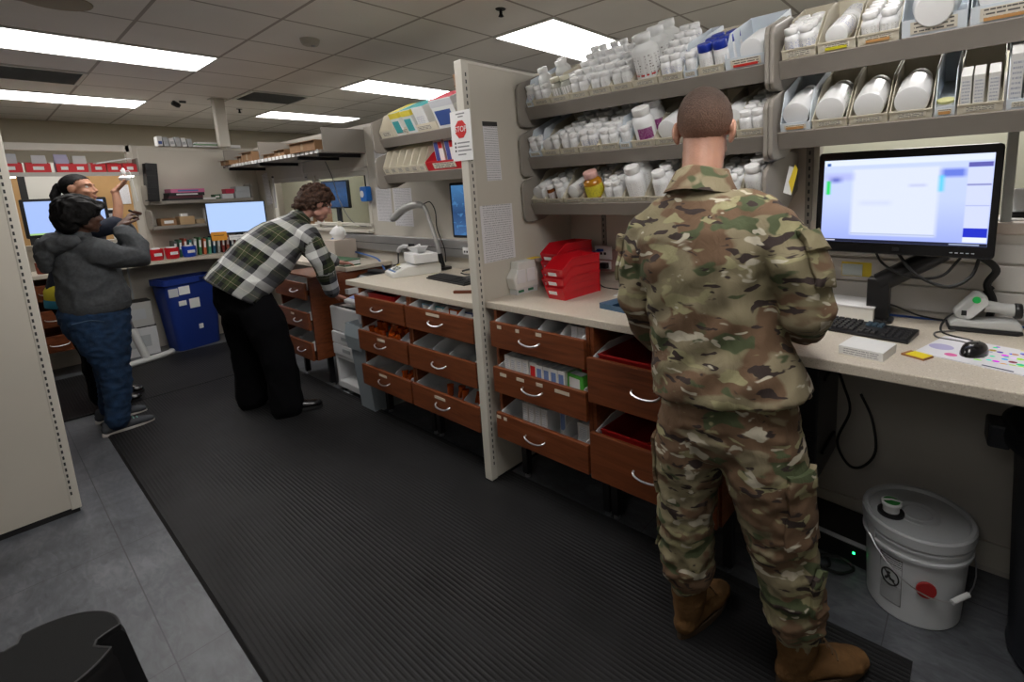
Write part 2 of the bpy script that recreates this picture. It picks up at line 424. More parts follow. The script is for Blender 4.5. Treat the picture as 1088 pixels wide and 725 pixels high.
# sliding window of the middle bay
for lo, hi in (((-6.44,YW+.01,1.20),(-4.19,YW+.05,1.245)), ((-6.44,YW+.01,1.70),(-4.19,YW+.05,1.74)), ((-6.44,YW+.01,1.245),(-6.40,YW+.05,1.70)), ((-5.30,YW-.004,1.2),(-5.255,YW+.05,1.74)), ((-4.235,YW-.008,1.2),(-4.19,YW+.055,1.76))):
    wallbox('window_2', lo, hi, post_m, .003)
wallbox('trim_9', (-5.3,YW-.05,1.195),(-4.19,YW,1.215), post_m)
wallbox('trim_10', (-5.3,YW-.03,1.255),(-4.19,YW+.005,1.275), post_m)
glassy = M('window_glass', (.9,.95,.9), .05, trans=1.0, ior=1.05, spec=.3)
wallbox('window_2', (-5.255,YW+.026,1.245),(-4.235,YW+.031,1.70), glassy)
wallbox('wall_back_room', (-9.0,3.35,0),(-4.3,3.4,1.95), M('back_room_wall_2',(.50,.49,.38),.7))
# far end panels
XF = -6.80
wallbox('wall_far_panel', (XF-.06,-1.6,0),(XF,1.145,1.17), beige)
wallbox('wall_far_panel', (XF-.06,1.145,0),(XF,2.33,2.125), beige)
wallbox('trim_11', (XF-.065,-1.6,2.06),(XF+.005,1.145,2.125), post_m)
wallbox('trim_12', (XF-.065,1.115,1.17),(XF+.005,1.165,2.125), post_m, .003)
wallbox('trim_13', (XF-.065,-1.6,1.15),(XF+.01,1.145,1.19), post_m, .003)
for lo, hi in (((XF,1.2,2.09),(XF+.006,2.27,2.1)), ((XF,1.2,1.0),(XF+.006,1.21,2.09)), ((XF,2.05,1.0),(XF+.006,2.06,2.09))): wallbox('trim_14', lo, hi, post_m)
wallbox('wall_next_room', (-8.55,-3.0,0),(-8.5,2.3,2.05), M('next_room_wall',(.60,.59,.54),.7))
tan = M('tan_board', (.42,.25,.10), .6, var=(5,.06))
for i, (y0,y1,z0,z1,lab) in enumerate(((.86,1.5,.05,2.0,'tan wooden door leaf seen through the opening beside the raised hand'),(-.2,.42,.05,2.0,'tan wooden door leaf seen at the far left edge behind the monitor'))):
    t = thing('wooden_door_leaf', lab, 'door', (-8.47,(y0+y1)/2,z0))
    w = y1-y0; MB().box((-.02,-w/2,0),(.02,w/2,z1-z0)).build('leaf', tan, t, bevel=.003)
    b = MB(); b.box((-.03,-w/2-.06,0),(.01,-w/2,z1-z0+.05)); b.box((-.03,w/2,0),(.01,w/2+.06,z1-z0+.05)); b.box((-.03,-w/2-.06,z1-z0),(.01,w/2+.06,z1-z0+.05)); b.build('frame', black_m, t)
    k = MB().lathe([(.02,0),(.02,.03),(.03,.04),(.03,.07),(.01,.075)],12,Matrix.Translation((.02,w/2-.08,.95)) @ Matrix.Rotation(pi/2,4,'Y')).build('knob', steel, t, smooth=True)
pp = thing('power_pole', 'square beige power pole rising from the partition top to the ceiling', 'column', (-6.70,1.955,2.125))
MB().box((-.05,-.05,0),(.05,.05,.525)).build('pole', post_m, pp, bevel=.004)
MB().box((-.075,-.075,.515),(.075,.075,.525)).build('ceiling_collar', post_m, pp)

# ------------------------------------------------------------------ worktops
def worktop(nm, poly, z, label, th=.035, m=lam):
    o = MB().prism(poly, z-th, z, 'z').build(nm, m, bevel=.004); return tag(o, label, 'worktop')
worktop('worktop', [(-1.904,1.57),(1.1,1.57),(1.1,2.268),(-1.904,2.268)], .98, 'long speckled beige worktop under the large monitor and red bins')
worktop('worktop', [(-3.38,1.58),(-1.961,1.58),(-1.961,2.268),(-3.38,2.268)], .955, 'speckled beige worktop carrying the white scale in the middle workstation')
worktop('worktop', [(-6.79,-1.2),(-6.30,-1.2),(-6.30,.80),(-6.42,1.02),(-6.45,1.50),(-6.20,1.80),(-5.80,1.86),(-3.95,1.86),(-3.95,2.268),(-6.79,2.268)], .955, 'L shaped beige worktop wrapping the far corner under the pale screen')
# end panel for the long worktop, out of frame
e = MB().box((1.05,1.6,0),(1.09,2.26,.945)).build('worktop_support', beige_d); tag(e, 'beige support panel under the out of frame end of the long worktop', 'support')

# ------------------------------------------------------------------ drawer racks
def handle_mb(w=.125):
    b = MB(); pts = []
    for k in range(13):
        a = pi*k/12; pts.append((-w/2*cos(a), -.004-.024*sin(a)**.6, -.016*sin(a)))
    b.tube(pts, [.0048 if 0<k<12 else .004 for k in range(13)], 8); return b
tray_m = M('drawer_tray', (.64,.65,.66), .5); div_m = M('drawer_divider', (.66,.68,.69), .4)
tabm = M('name_tab', (.62,.53,.42), .7)
def rack(name, label, x0, x1, ztop, fronts, legs, tabs, divs, hx=.5):
    """open fronted drawer rack: x0..x1 wide, fronts = [(z0,z1)]"""
    w = x1-x0; t = thing(name, label, 'drawer cabinet', ((x0+x1)/2, 1.575, 0))
    zb = fronts[-1][0]-.005; D = .62
    b = MB()
    b.box((-w/2,0,zb),(-w/2+.018,D,ztop)); b.box((w/2-.018,0,zb),(w/2,D,ztop)); b.box((-w/2+.018,D-.012,zb),(w/2-.018,D,ztop))
    b.box((-w/2+.018,.0,zb),(w/2-.018,D,zb+.012)); b.box((-w/2+.018,.04,ztop-.012),(w/2-.018,D,ztop))
    b.build('carcass', wood, t)
    for di, (z0,z1) in enumerate(fronts):
        d = MB().box((-w/2+.004,-.035,z0),(w/2-.004,-.015,z1)).build('drawer', wood, t, bevel=.002)
        g = MB()
        g.box((-w/2+.022,-.015,z0+.075),(w/2-.022,D-.03,z0+.081))
        for sx in (-1,1):
            xs = sx*(w/2-.026)
            g.prism([(-.014,z0+.08),(-.014,z1+.004),(.10,z1+.035),(D-.03,z1+.035),(D-.03,z0+.08)], xs-.003, xs+.003, 'x')
        g.build('drawer_tray', tray_m, d)
        for q in divs[di]:
            xs = -w/2+.026+q*(w-.052)
            v = MB().prism([(.0,z0+.082),(.0,z1-.006),(.05,z1+.024),(.10,z1+.034),(D-.05,z1+.034),(D-.05,z0+.082)], xs-.0015, xs+.0015, 'x').build('divider', div_m, d)
        h = handle_mb().build('handle', steel, d, smooth=True, loc=(w*(hx-.5), -.035, (z0+z1)/2 + .008))
        for (q, dz, tw) in tabs[di]:
            MB().box((-tw/2,-.0365,-.008),(tw/2,-.0348,.008)).build('name_tab', tabm, d, loc=(w*(q-.5),0,z1-dz))
    b = MB(); ft = MB()
    for lx in legs:
        for ly in (.125, .55):
            b.box((lx-(x0+x1)/2-.019, ly-.019, .022),(lx-(x0+x1)/2+.019, ly+.019, zb))
    for lx in legs:
        for ly in (.125,.55):
            l = MB().box((-.019,-.019,.022),(.019,.019,zb)).build('leg', black_p, t, loc=(lx-(x0+x1)/2, ly, 0), bevel=.003)
            MB().lathe([(.016,0),(.016,.008),(.007,.012),(.007,.024)],12).build('foot', steel, l)
    return t
FA = [(.765,.892),(.53,.661),(.285,.420)]
rack('drawer_cabinet', 'cherry three drawer rack right of the divider, holding white medicine boxes', -1.845,-1.25,.944, FA, (-1.806,-1.272),
     [[(.12,.02,.028),(.33,.02,.022),(.56,.016,.035)], [(.13,.03,.045),(.33,.028,.05),(.54,.025,.04),(.77,.028,.085)], [(.04,.02,.03),(.12,.02,.022)]], [[.25,.5,.75],[.42,.7],[.36,.72]], .47)
rack('drawer_cabinet', 'cherry rack of two deep drawers beside the soldier with red contents', -1.245,-.665,.944, [(.628,.824),(.278,.490)], (-1.225,-.690), [[],[]], [[],[]], .5)
FC = [(.748,.879),(.507,.643),(.262,.402)]
rack('drawer_cabinet', 'cherry three drawer rack by the printer, amber vials in its middle drawer', -3.20,-2.61,.919, FC, (-3.174,-2.63), [[],[(.50,.03,.09)],[(.46,.03,.09)]], [[.78],[.82],[.62]], .5)
rack('drawer_cabinet', 'cherry three drawer rack left of the divider, grey dividers in its middle drawer', -2.60,-1.975,.919, FC, (-2.572,-2.01), [[(.45,.02,.12)],[],[(.45,.03,.1)]], [[.28,.5,.75],[.3,.58],[.75]], .5)
rack('drawer_cabinet', 'cherry drawer rack in the shade behind the woman in plaid', -4.55,-3.97,.919, FC, (-4.52,-4.05), [[],[(.5,.03,.06)],[]], [[.5],[.5],[.5]], .7)
def rack_far():
    t = thing('drawer_cabinet', 'cherry three drawer rack beside the left partition post behind the women', 'drawer cabinet', (-6.36,.34,0))
    b = MB()
    for lo, hi in (((-.4,-.4,.25),(0,-.382,.918)), ((-.4,.382,.25),(0,.40,.918)), ((-.4,-.382,.25),(-.388,.382,.918)), ((-.388,-.382,.25),(0,.382,.262))): b.box(lo, hi)
    b.build('carcass', wood, t)
    for z0,z1 in ((.72,.86),(.48,.63),(.25,.40)):
        d = MB().box((.003,-.396,z0),(.022,.396,z1)).build('drawer', wood, t, bevel=.002)
        handle_mb().build('handle', steel, d, smooth=True, loc=(.022,.02,(z0+z1)/2), rot=(0,0,pi/2))
        MB().box((-.38,-.37,z0+.01),(.003,.37,z0+.016)).build('drawer_tray', tray_m, d)
    for y in (-.37,.37):
        l = MB().box((-.06,y-.02,.0),(-.02,y+.02,.25)).build('leg', black_p, t)
rack_far()

# ------------------------------------------------------------------ sloping shelves
TH = RAD(25)
def plate_poly(zo):
    """end bracket outline in (y,z), zo = height of the tray front"""
    base = [(1.868,zo-.075),(1.862,zo+.09),(1.875,zo+.118),(1.90,zo+.13),(2.05,zo+.19),(YW-.002,zo+.19),(YW-.002,zo+.03),(2.02,zo-.085),(1.93,zo-.095),(1.885,zo-.092)]
    return base[::-1]
def shelf(x0, x1, zo, label, plates=(True,True)):
    t = thing('sloping_shelf', label, 'shelf', ((x0+x1)/2, 1.918, zo))
    w = x1-x0; L = .375
    c, s = cos(TH), sin(TH)
    P = lambda v, n: (v*c - n*s, v*s + n*c)
    b = MB(); b.prism([P(-.004,.004),P(-.004,-.06),P(.006,-.06),P(.006,-.010),P(L,-.010),P(L,0),P(.006,0),P(.006,.004)], -w/2, w/2, 'x'); b.build('tray', taupe, t, bevel=.0015)
    for sx, on in ((-1,plates[0]),(1,plates[1])):
        if not on: continue
        xs = sx*(w/2+.009)
        MB().prism([(y-1.918, z-zo) for y, z in plate_poly(zo)], xs-.0085, xs+.0085, 'x').build('end_bracket', taupe_l, t, bevel=.006, seg=3)
    return t
ZR = (1.935,1.681,1.441); ZQ = (1.934,1.686)
for zo, nm in zip(ZR, ('top','middle','bottom')):
    shelf(-1.884,-.642,zo, 'sloping taupe shelf, %s of the three stacked left of the soldier' % nm)
for zo, nm in zip(ZQ, ('upper','lower')):
    shelf(-.606,.72,zo, 'sloping taupe shelf, %s of the two above the large monitor' % nm)
ZL = (1.905,1.657)
for zo, nm in zip(ZL, ('upper','lower')):
    shelf(-3.33,-1.985,zo, 'sloping taupe shelf, %s of the two in the middle workstation' % nm)
def sp(zo, v, n):
    """point on a sloping shelf: v up the slope, n off the tray"""
    return (0.0, 1.918+v*cos(TH)-n*sin(TH), zo+v*sin(TH)+n*cos(TH))
# wall standards below the left shelves
for x, lab in ((-1.66,'slotted upright strip on the wall above the red bins'), (-.58,'slotted upright strip beside the monitor frame')):
    t = thing('shelf_standard', lab, 'shelf upright', (x, YW-.006, 0))
    MB().box((-.014,-.004,1.19),(.014,.0055,2.1)).build('rail', taupe_l, t)
    b = MB()
    for k in range(28): b.box((-.004,-.0046,1.2+k*.032),(.004,-.0038,1.216+k*.032))
    b.build('slot_strip', slot_m, t)
# ------------------------------------------------------------------ shelf bins and bottles
SHELF = {'T': ('top left shelf', ZR[0]), 'M': ('middle left shelf', ZR[1]), 'B': ('bottom left shelf', ZR[2]), 'U': ('upper right shelf', ZQ[0]), 'L': ('lower right shelf', ZQ[1])}
def shelf_bin(sh, idx, x0, x1, kind='cream', stripe=None, note='', front=.030, zoff=0):
    nm, zo = SHELF[sh]; g = .0035; w = x1-x0-2*g; L = .335
    word = {'cream': 'cream plastic bin', 'white': 'white cardboard bin'}[kind]
    t = thing('shelf_bin', '%s%s, %s from left on the %s' % (word, note, ORD[idx], nm), 'bin', sp(zo, .012, .0015), (TH,0,0), 'bins on the %s' % nm)
    t.location.x = (x0+x1)/2
    m = cream if kind == 'cream' else cardw; th = .0022; hs = .10 if kind == 'cream' else .115
    b = MB()
    b.box((-w/2,0,0),(w/2,L,th)); b.box((-w/2,0,th),(w/2,th,front)); b.box((-w/2,L-th,th),(w/2,L,hs))
    for s in (-1,1):
        xs = s*(w/2-th/2); b.prism([(th,th),(L-th,th),(L-th,hs),(.17 if kind=='cream' else .09,hs),(th,front)], xs-th/2, xs+th/2, 'x')
    b.build('tray', m, t)
    if kind == 'cream':
        MB().box((-w/2-.0015,-.003,front-.004),(w/2+.0015,.0005,front+.001)).build('front_rim', m, t)
    MB().box((-w*.36,-.0022,.008),(w*.36,-.0002,front-.008)).build('label_card', card_txt, t)
    if stripe:
        MB().box((-w*.30,-.0034,.007),(w*.28,-.0022,.016)).build('stripe', M('stripe_%s' % stripe, {'red':(.62,.03,.02),'yellow':(.75,.68,.03),'orange':(.62,.33,.12)}[stripe], .6), t)
    return t
# bottle prototypes -------------------------------------------------
trans = M('translucent_bottle', (.86,.87,.86), .3, trans=.2, ior=1.3)
clear = M('clear_bottle', (.80,.80,.72), .15, trans=.6, ior=1.35)
bw = M('bottle_white', (.86,.87,.88), .32, coat=.2)
def lab_mat(nm, base, ink, band=None):
    if nm in MATS: return MATS[nm]
    m = M(nm, base, .5); t = NT(m); s = t.sep(t.coords('Generated'))
    row = t.math('FRACT', t.math('MULTIPLY', s[2], 8.)); bd = t.math('MULTIPLY', t.math('GREATER_THAN', row, .4), t.math('LESS_THAN', row, .8))
    c = t.n('ShaderNodeCombineXYZ'); t.l(t.math('MULTIPLY', s[0], 14.), c.inputs[0]); t.l(t.math('FLOOR', t.math('MULTIPLY', s[2], 8.)), c.inputs[1]); t.l(t.math('MULTIPLY', s[1], 14.), c.inputs[2])
    f = t.math('MULTIPLY', bd, t.math('GREATER_THAN', t.noise(c.outputs[0], 1., 1), .53))
    col = t.mix(f, base, ink)
    if band:
        col = t.mix(t.math('MULTIPLY', t.math('GREATER_THAN', s[2], band[1]), t.math('LESS_THAN', s[2], band[2])), col, band[0])
    t.color(col); return m
L_plain = lab_mat('label_plain', (.82,.82,.82), (.60,.60,.62))
L_red = lab_mat('label_red', (.80,.80,.79), (.22,.2,.2), ((.50,.03,.03),.08,.16))
L_pur = lab_mat('label_purple', (.24,.02,.17), (.6,.5,.6))
L_blu = lab_mat('label_blue', (.80,.80,.82), (.10,.16,.48))
L_yel = lab_mat('label_yellow', (.72,.65,.05), (.35,.3,.05))
L_grn = lab_mat('label_green', (.80,.81,.80), (.35,.38,.36), ((.30,.55,.30),.55,.66))
L_ylo = lab_mat('label_ylo', (.80,.80,.80), (.4,.4,.42), ((.74,.66,.03),.30,.48))
L_org = lab_mat('label_orange', (.80,.80,.79), (.4,.4,.4), ((.68,.30,.03),.05,.22))
def bprof(r, h, nr, shoulder=.68):
    return [(r*.80,0),(r*.95,h*.015),(r,h*.05),(r,h*shoulder),(r*.94,h*(shoulder+.06)),(nr*1.1,h*(shoulder+.15)),(nr,h*(shoulder+.17)),(nr,h)]
def bottle_proto(nm, r, h, ch, bm, cm, lm, seg=14, nr=.72, shoulder=.72, lz=(.15,.66), la=pi*1.1, ridges=True, grip=0):
    t = thing(nm, 'x', 'bottle')
    pr = bprof(r, h, r*nr, shoulder)
    if grip:
        pr = [(r*.8,0),(r*.96,h*.01),(r,h*.04)] + [(r*(1-.02*(k%2)),h*(.05+.03*k)) for k in range(grip)] + pr[3:]
    MB().lathe(pr, seg).build('body', bm, t, smooth=True)
    cr = r*nr*1.13
    if ch: MB().lathe([(cr*.97,h-ch*.25),(cr,h-ch*.2),(cr,h+ch*.62),(cr*.93,h+ch*.72),(cr*.6,h+ch*.74)], seg).build('cap', cm, t, smooth=True)
    if lm:
        vs = []; n = 9
        for z in lz:
            for k in range(n):
                a = -pi/2-la/2+la*k/(n-1); vs.append((r*1.012*cos(a), r*1.012*sin(a), h*z))
        b = MB(); b.add(vs, [(k,k+1,n+k+1,n+k) for k in range(n-1)]); b.build('label', lm, t, smooth=True)
    return t
PROTO = {}
def proto(k):
    if k in PROTO: return PROTO[k], True
    D = dict(
        small=lambda: bottle_proto('pill_bottle', .0255, .074, .019, bw, cap_p, L_plain, nr=.75),
        smallb=lambda: bottle_proto('pill_bottle', .0265, .080, .020, bw, cap_p, L_blu, nr=.75),
        smallo=lambda: bottle_proto('pill_bottle', .0255, .076, .019, bw, cap_p, L_org, nr=.76),
        amberl=lambda: bottle_proto('pill_bottle', .0225, .066, .017, M('brown_bottle',(.22,.06,.01),.25), cap_p, L_plain, nr=.85),
        bluecap=lambda: bottle_proto('pill_bottle', .029, .085, .030, bw, M('blue_cap',(.012,.035,.34),.35), L_plain, nr=.86),
        tr=lambda: bottle_proto('pill_bottle', .0245, .075, .016, trans, cap_p, L_plain, nr=.75),
        clear=lambda: bottle_proto('pill_bottle', .031, .092, .020, clear, M('cap_ivory',(.74,.72,.58),.4), L_plain, nr=.7),
        clearbig=lambda: bottle_proto('large_bottle', .037, .135, .024, trans, cap_p, L_plain, nr=.62, seg=18),
        jug=lambda: bottle_proto('large_bottle', .058, .175, .030, trans, M('cap_frost',(.76,.77,.77),.35), L_red, nr=.55, seg=22, shoulder=.74),
        med=lambda: bottle_proto('medicine_bottle', .034, .105, .024, bw, cap_p, L_plain, nr=.76, seg=16),
        big=lambda: bottle_proto('medicine_bottle', .048, .135, .028, bw, cap_p, L_pur, nr=.72, seg=18, lz=(.2,.55), la=pi*.45),
        bigw=lambda: bottle_proto('medicine_bottle', .044, .130, .028, bw, cap_p, L_plain, nr=.7, seg=18),
        amberb=lambda: bottle_proto('medicine_bottle', .047, .115, .03, amber_b, M('pink_cap',(.72,.42,.38),.4), L_yel, nr=.66, seg=20, la=pi*.8),
        long=lambda: bottle_proto('lying_bottle', .036, .19, .028, bw, cap_p, L_blu, nr=.7, seg=18),
        round=lambda: bottle_proto('lying_bottle', .047, .20, .03, bw, cap_p, L_grn, nr=.7, seg=24, grip=3),
        roundp=lambda: bottle_proto('lying_bottle', .045, .20, .03, bw, cap_p, L_plain, nr=.7, seg=24, grip=3),
        roundy=lambda: bottle_proto('lying_bottle', .045, .15, .03, bw, cap_p, L_ylo, nr=.7, seg=24, grip=3),
        huge=lambda: bottle_proto('lying_bottle', .062, .20, .035, bw, cap_p, L_grn, nr=.7, seg=28, grip=4),
        tube=lambda: bottle_proto('lying_bottle', .028, .17, .02, M('tube_grey',(.62,.66,.70),.4), cap_p, None, nr=.8, seg=14),
    )
    PROTO[k] = D[k](); return PROTO[k], False
used = set()
KN = dict(small='small white pill bottle', smallb='small white bottle with blue print', smallo='white bottle with orange label', amberl='small brown bottle with white cap', bluecap='white bottle with blue cap', tr='small frosted bottle',
          clear='clear ivory bottle', clearbig='tall frosted bottle', jug='large frosted bottle with red print', med='white medicine bottle', big='white bottle with purple label', bigw='large white bottle',
          amberb='amber bottle with pink cap and yellow label', long='long white bottle lying down', round='white bottle lying base outward', roundp='plain white bottle lying base outward', roundy='white bottle with yellow stripe lying down', huge='very large white bottle lying base outward', tube='pale grey tube bottle lying down')
COLW = {1: ('',), 2: ('left', 'right'), 3: ('left', 'middle', 'right')}
def put(sh, idx, k, x, v, n=.006, lie=0, where='', lean=0, jit=True, spin=None):
    """lie=0 standing, 1 base toward the aisle, -1 cap toward the aisle"""
    nm, zo = SHELF[sh]; p, ex = proto(k)
    lab = '%s%s, %s bin of %s' % (KN[k], (', ' + where) if where else '', ORD[idx], nm)
    rx = random.uniform(-.05,.05) if jit else 0; sz = spin if spin is not None else random.uniform(-.6,.6)
    rm = Matrix.Rotation(TH,4,'X')
    if lie == 1: rm = rm @ Matrix.Rotation(-pi/2,4,'X') @ Matrix.Rotation(sz if spin is not None else random.uniform(2.4,3.6),4,'Z')
    elif lie == -1: rm = rm @ Matrix.Rotation(pi/2,4,'X') @ Matrix.Rotation(sz,4,'Z')
    else: rm = rm @ Matrix.Rotation(lean+rx*.5,4,'X') @ Matrix.Rotation(rx,4,'Y') @ Matrix.Rotation(sz,4,'Z')
    loc = Vector(sp(zo, v, n)); loc.x = x
    o = dup(p, loc, rm.to_euler(), lab) if ex else p
    if not ex: o.location = loc; o.rotation_euler = rm.to_euler(); o['label'] = lab
    o['category'] = 'bottle'; o['group'] = 'bottles on the %s' % nm
    return o
def grid(sh, idx, k, x0, x1, nx, nv, v0=.045, dv=.056, pad=.009, n=.005, pile=0):
    r = {'small':.0255,'smallb':.0265,'smallo':.0255,'amberl':.0225,'bluecap':.029,'tr':.0245,'clear':.031,'med':.034,'bigw':.044,'big':.048,'jug':.058,'clearbig':.037}[k]
    dv = max(dv, 2*r+.003)
    for j in range(nv):
        for i in range(nx):
            xx = x0+pad+r + (x1-x0-2*pad-2*r)*(i/(nx-1) if nx > 1 else .5)
            up = pile*(0,.018,.040,.062,.082)[min(j,4)]
            put(sh, idx, k, xx, v0+r-.026+j*dv, n+up, where='%s %s row' % (COLW[nx][i], ORD[j]) if nx > 1 else '%s row' % ORD[j])
            if up > .039: put(sh, idx, k, xx, v0+.012+j*dv-.05, n+r+.002, 1, where='%s beneath, %s' % (COLW[nx][i], ORD[j-2]))
T = [-1.881, -1.835, -1.713,-1.59,-1.47,-1.346,-1.23,-1.103,-.985,-.923,-.81,-.645]
TK = ['cream']*7 + ['cream','white','cream','white']
for i in range(11):
    shelf_bin('T', i, T[i], T[i+1], TK[i] if i else 'white', stripe='red' if i == 10 else None, front=.03 if i != 10 else .042, note=' with red stripe' if i == 10 else '')
put('T',0,'smallb',(T[0]+T[1])/2-.001,.055,n=.005,where='front one',jit=False); put('T',0,'smallo',(T[0]+T[1])/2-.001,.112,n=.005,where='second one',jit=False)
put('T',0,'small',(T[0]+T[1])/2-.001,.17,n=.005,where='third one',jit=False)
grid('T',1,'small',T[1],T[2],2,1); put('T',1,'clearbig',-1.80,.125,where='at left'); put('T',1,'clearbig',-1.755,.22,where='at right behind'); put('T',1,'clearbig',-1.80,.30,where='at left behind')
grid('T',2,'clear',T[2],T[3]+.012,2,1,pad=.004); grid('T',2,'tr',T[2],T[3],2,3,v0=.125)
for i in (3,4): grid('T',i,'small',T[i],T[i+1],2,5,pile=1)
grid('T',5,'tr',T[5],T[6],2,5,pile=1)
for k in range(3): put('T',6,'jug',(T[6]+T[7])/2,.075+.122*k-.01*(k==2),where=('front','middle','rear')[k], jit=False, spin=.35)
grid('T',7,'smallb',T[7],T[8],2,5,pile=.8)
grid('T',8,'small',T[8],T[9],1,4,pad=.004)
grid('T',9,'bluecap',T[9],T[10]+.012,2,3,pad=.002,dv=.075)
put('T',10,'roundp',(T[10]+T[11])/2+.02,.03,.006+.047,1)
Mx = [-1.881,-1.79,-1.666,-1.545,-1.425,-1.308,-1.242,-1.121,-1.009,-.916,-.824,-.764,-.645]
MK = ['white','cream','cream','cream','cream','white','cream','cream','cream','cream','cream','cream']
for i in range(12): shelf_bin('M', i, Mx[i], Mx[i+1], MK[i])
put('M',0,'smallo',-1.857,.05,where='front left'); put('M',0,'small',-1.812,.058,where='front right')
put('M',0,'tube',-1.857,.12,.036,1,where='at left'); put('M',0,'tube',-1.810,.12,.036,1,where='at right')
put('M',1,'long',-1.752,.035,.043,1,where='front'); put('M',1,'small',-1.697,.05,where='front right'); put('M',1,'small',-1.697,.11,where='second at right'); put('M',1,'small',-1.697,.17,where='third at right')
for i in (2,3,4): grid('M',i,'small' if i != 3 else 'smallb',Mx[i],Mx[i+1],2,5,pile=.45)
grid('M',5,'small',Mx[5],Mx[6],1,4,pad=.004)
put('M',6,'big',-1.182,.06,where='front',jit=False,spin=.5); put('M',6,'big',-1.182,.165,where='behind',jit=False,spin=.5)
put('M',7,'roundp',-1.065,.035,.053,1)
grid('M',8,'small',Mx[8],Mx[9],1,3); grid('M',9,'small',Mx[9],Mx[10],1,2)
put('M',10,'roundy',-.796+.004,.07,.053,1); grid('M',11,'small',Mx[11],Mx[12],2,5)
B = [-1.881,-1.779,-1.659,-1.537,-1.413,-1.295,-1.174,-1.056,-.946,-.855,-.747,-.645]
for i in range(11): shelf_bin('B', i, B[i], B[i+1], front=.024)
put('B',0,'long',-1.842,.035,.044,1,where='at left'); put('B',0,'small',-1.800,.05,where='front right')
put('B',1,'amberl',-1.748,.045,where='left front row'); put('B',1,'small',-1.692,.05,where='right front row')
for j in range(1,4):
    for i, x in enumerate((-1.748,-1.692)): put('B',1,'small',x,.048+.057*j,where='%s %s row' % (COLW[2][i], ORD[j]))
put('B',2,'long',-1.60,.035,.044,1)
put('B',2,'small',-1.562,.24,where='at the back')
put('B',3,'amberb',-1.475,.058,where='in front',jit=False,spin=.5); grid('B',3,'small',B[3],B[4],2,3,v0=.15)
grid('B',4,'small',B[4],B[5],2,5)
put('B',5,'bigw',-1.234,.055,where='front'); put('B',5,'bigw',-1.234,.148,where='second'); put('B',5,'bigw',-1.234,.24,where='third')
grid('B',6,'med',B[6],B[7]+.02,1,3); grid('B',7,'small',B[7],B[8],2,3); grid('B',8,'small',B[8],B[9],1,3)
grid('B',9,'small',B[9],B[10],2,4,pad=.004); grid('B',10,'med',B[10],B[11],1,4)
U = [-.600,-.482,-.361,-.240,-.072,.085,.24,.40]
UK = ['cream','cream','cream','white','white','cream','cream']
for i in range(7): shelf_bin('U', i, U[i], U[i+1], UK[i], stripe='yellow' if i == 1 else 'orange' if i in (2,4) else None, front=.034 if UK[i] == 'cream' else .05, note=' with yellow label' if i == 1 else '')
grid('U',0,'smallb',U[0],U[1],2,4)
put('U',1,'long',-.425,.035,.044,1,where='front',spin=0.0); put('U',1,'long',-.420,.237,.047,1,where='rear',spin=0.2)
grid('U',2,'smallo',U[2],U[3],2,4)
put('U',3,'huge',(U[3]+U[4])/2,.23,.070,-1,where='neck outward')
put('U',4,'huge',(U[4]+U[5])/2,.03,.070,1)
put('U',5,'huge',(U[5]+U[6])/2,.03,.070,1); put('U',6,'huge',(U[6]+U[7])/2,.03,.070,1)
Lw = [-.600,-.492,-.377,-.260,-.142,-.086,.025,.11,.24,.40]
LK = ['white','cream','cream','cream','white','cream','white','cream','cream']
for i in range(9): shelf_bin('L', i, Lw[i], Lw[i+1], LK[i], stripe='orange' if i in (0,4) else None, front=.03, zoff=0)
put('L',0,'roundp',-.546,.03,.053,1); put('L',1,'round',-.4345,.03,.053,1)
put('L',2,'roundp',-.3185,.03,.053,1,spin=3.3); put('L',3,'round',-.201,.03,.053,1,spin=3.1)
# low tub in the narrow bin, boxes in the next ones
tb = thing('small_tub', 'small white tub with blue and yellow lid in the narrow cardboard bin, lower right shelf', 'tub', sp(ZQ[1],.045,.006), (TH,0,0)); tb.location.x = -.114
MB().lathe([(.019,0),(.022,.002),(.022,.03)],16).build('body', bw, tb, smooth=True); MB().lathe([(.0225,.028),(.0225,.036),(.0,.0365)],16).build('lid', M('lid_blue_yellow',(.55,.55,.25),.5), tb, smooth=True)
def carton(nm, dims, label, loc, rot, mats, group=None, parent_txt=None, cat='box'):
    """printed carton with a separate lid flap"""
    w,d,h = dims; t = thing(nm, label, cat, loc, rot, group)
    MB().box((-w/2,-d/2,0),(w/2,d/2,h)).build('carton', mats[0], t, bevel=.0012)
    if len(mats) > 1: MB().box((-w/2+.002,-d/2-.0006,h*.12),(w/2-.002,-d/2+.0002,h*.88)).build('front_print', mats[1], t)
    MB().box((-w/2+.001,-d/2+.001,h-.0002),(w/2-.001,d/2-.001,h+.0006)).build('top_flap', mats[0] if len(mats) < 3 else mats[2], t)
    return t
carton_w = M('carton_white', (.76,.76,.74), .6)
for k, x in enumerate((-.066,-.036,-.002)):
    p = Vector(sp(ZQ[1], .075, .004)); p.x = x
    carton('medicine_carton', (.026,.09,.105), 'narrow white carton, %s of three in the bin above the monitor' % ('left','middle','right')[k], p, (TH,0,0), [carton_w, box_txt], 'cartons on the lower right shelf')
for k, x in enumerate((.045,.078)):
    p = Vector(sp(ZQ[1], .075, .004)); p.x = x
    carton('medicine_carton', (.028,.10,.15), 'tall printed carton, %s of two at the right frame edge' % ('left','right')[k], p, (TH,0,0), [carton_w, box_txt], 'tall cartons on the lower right shelf')
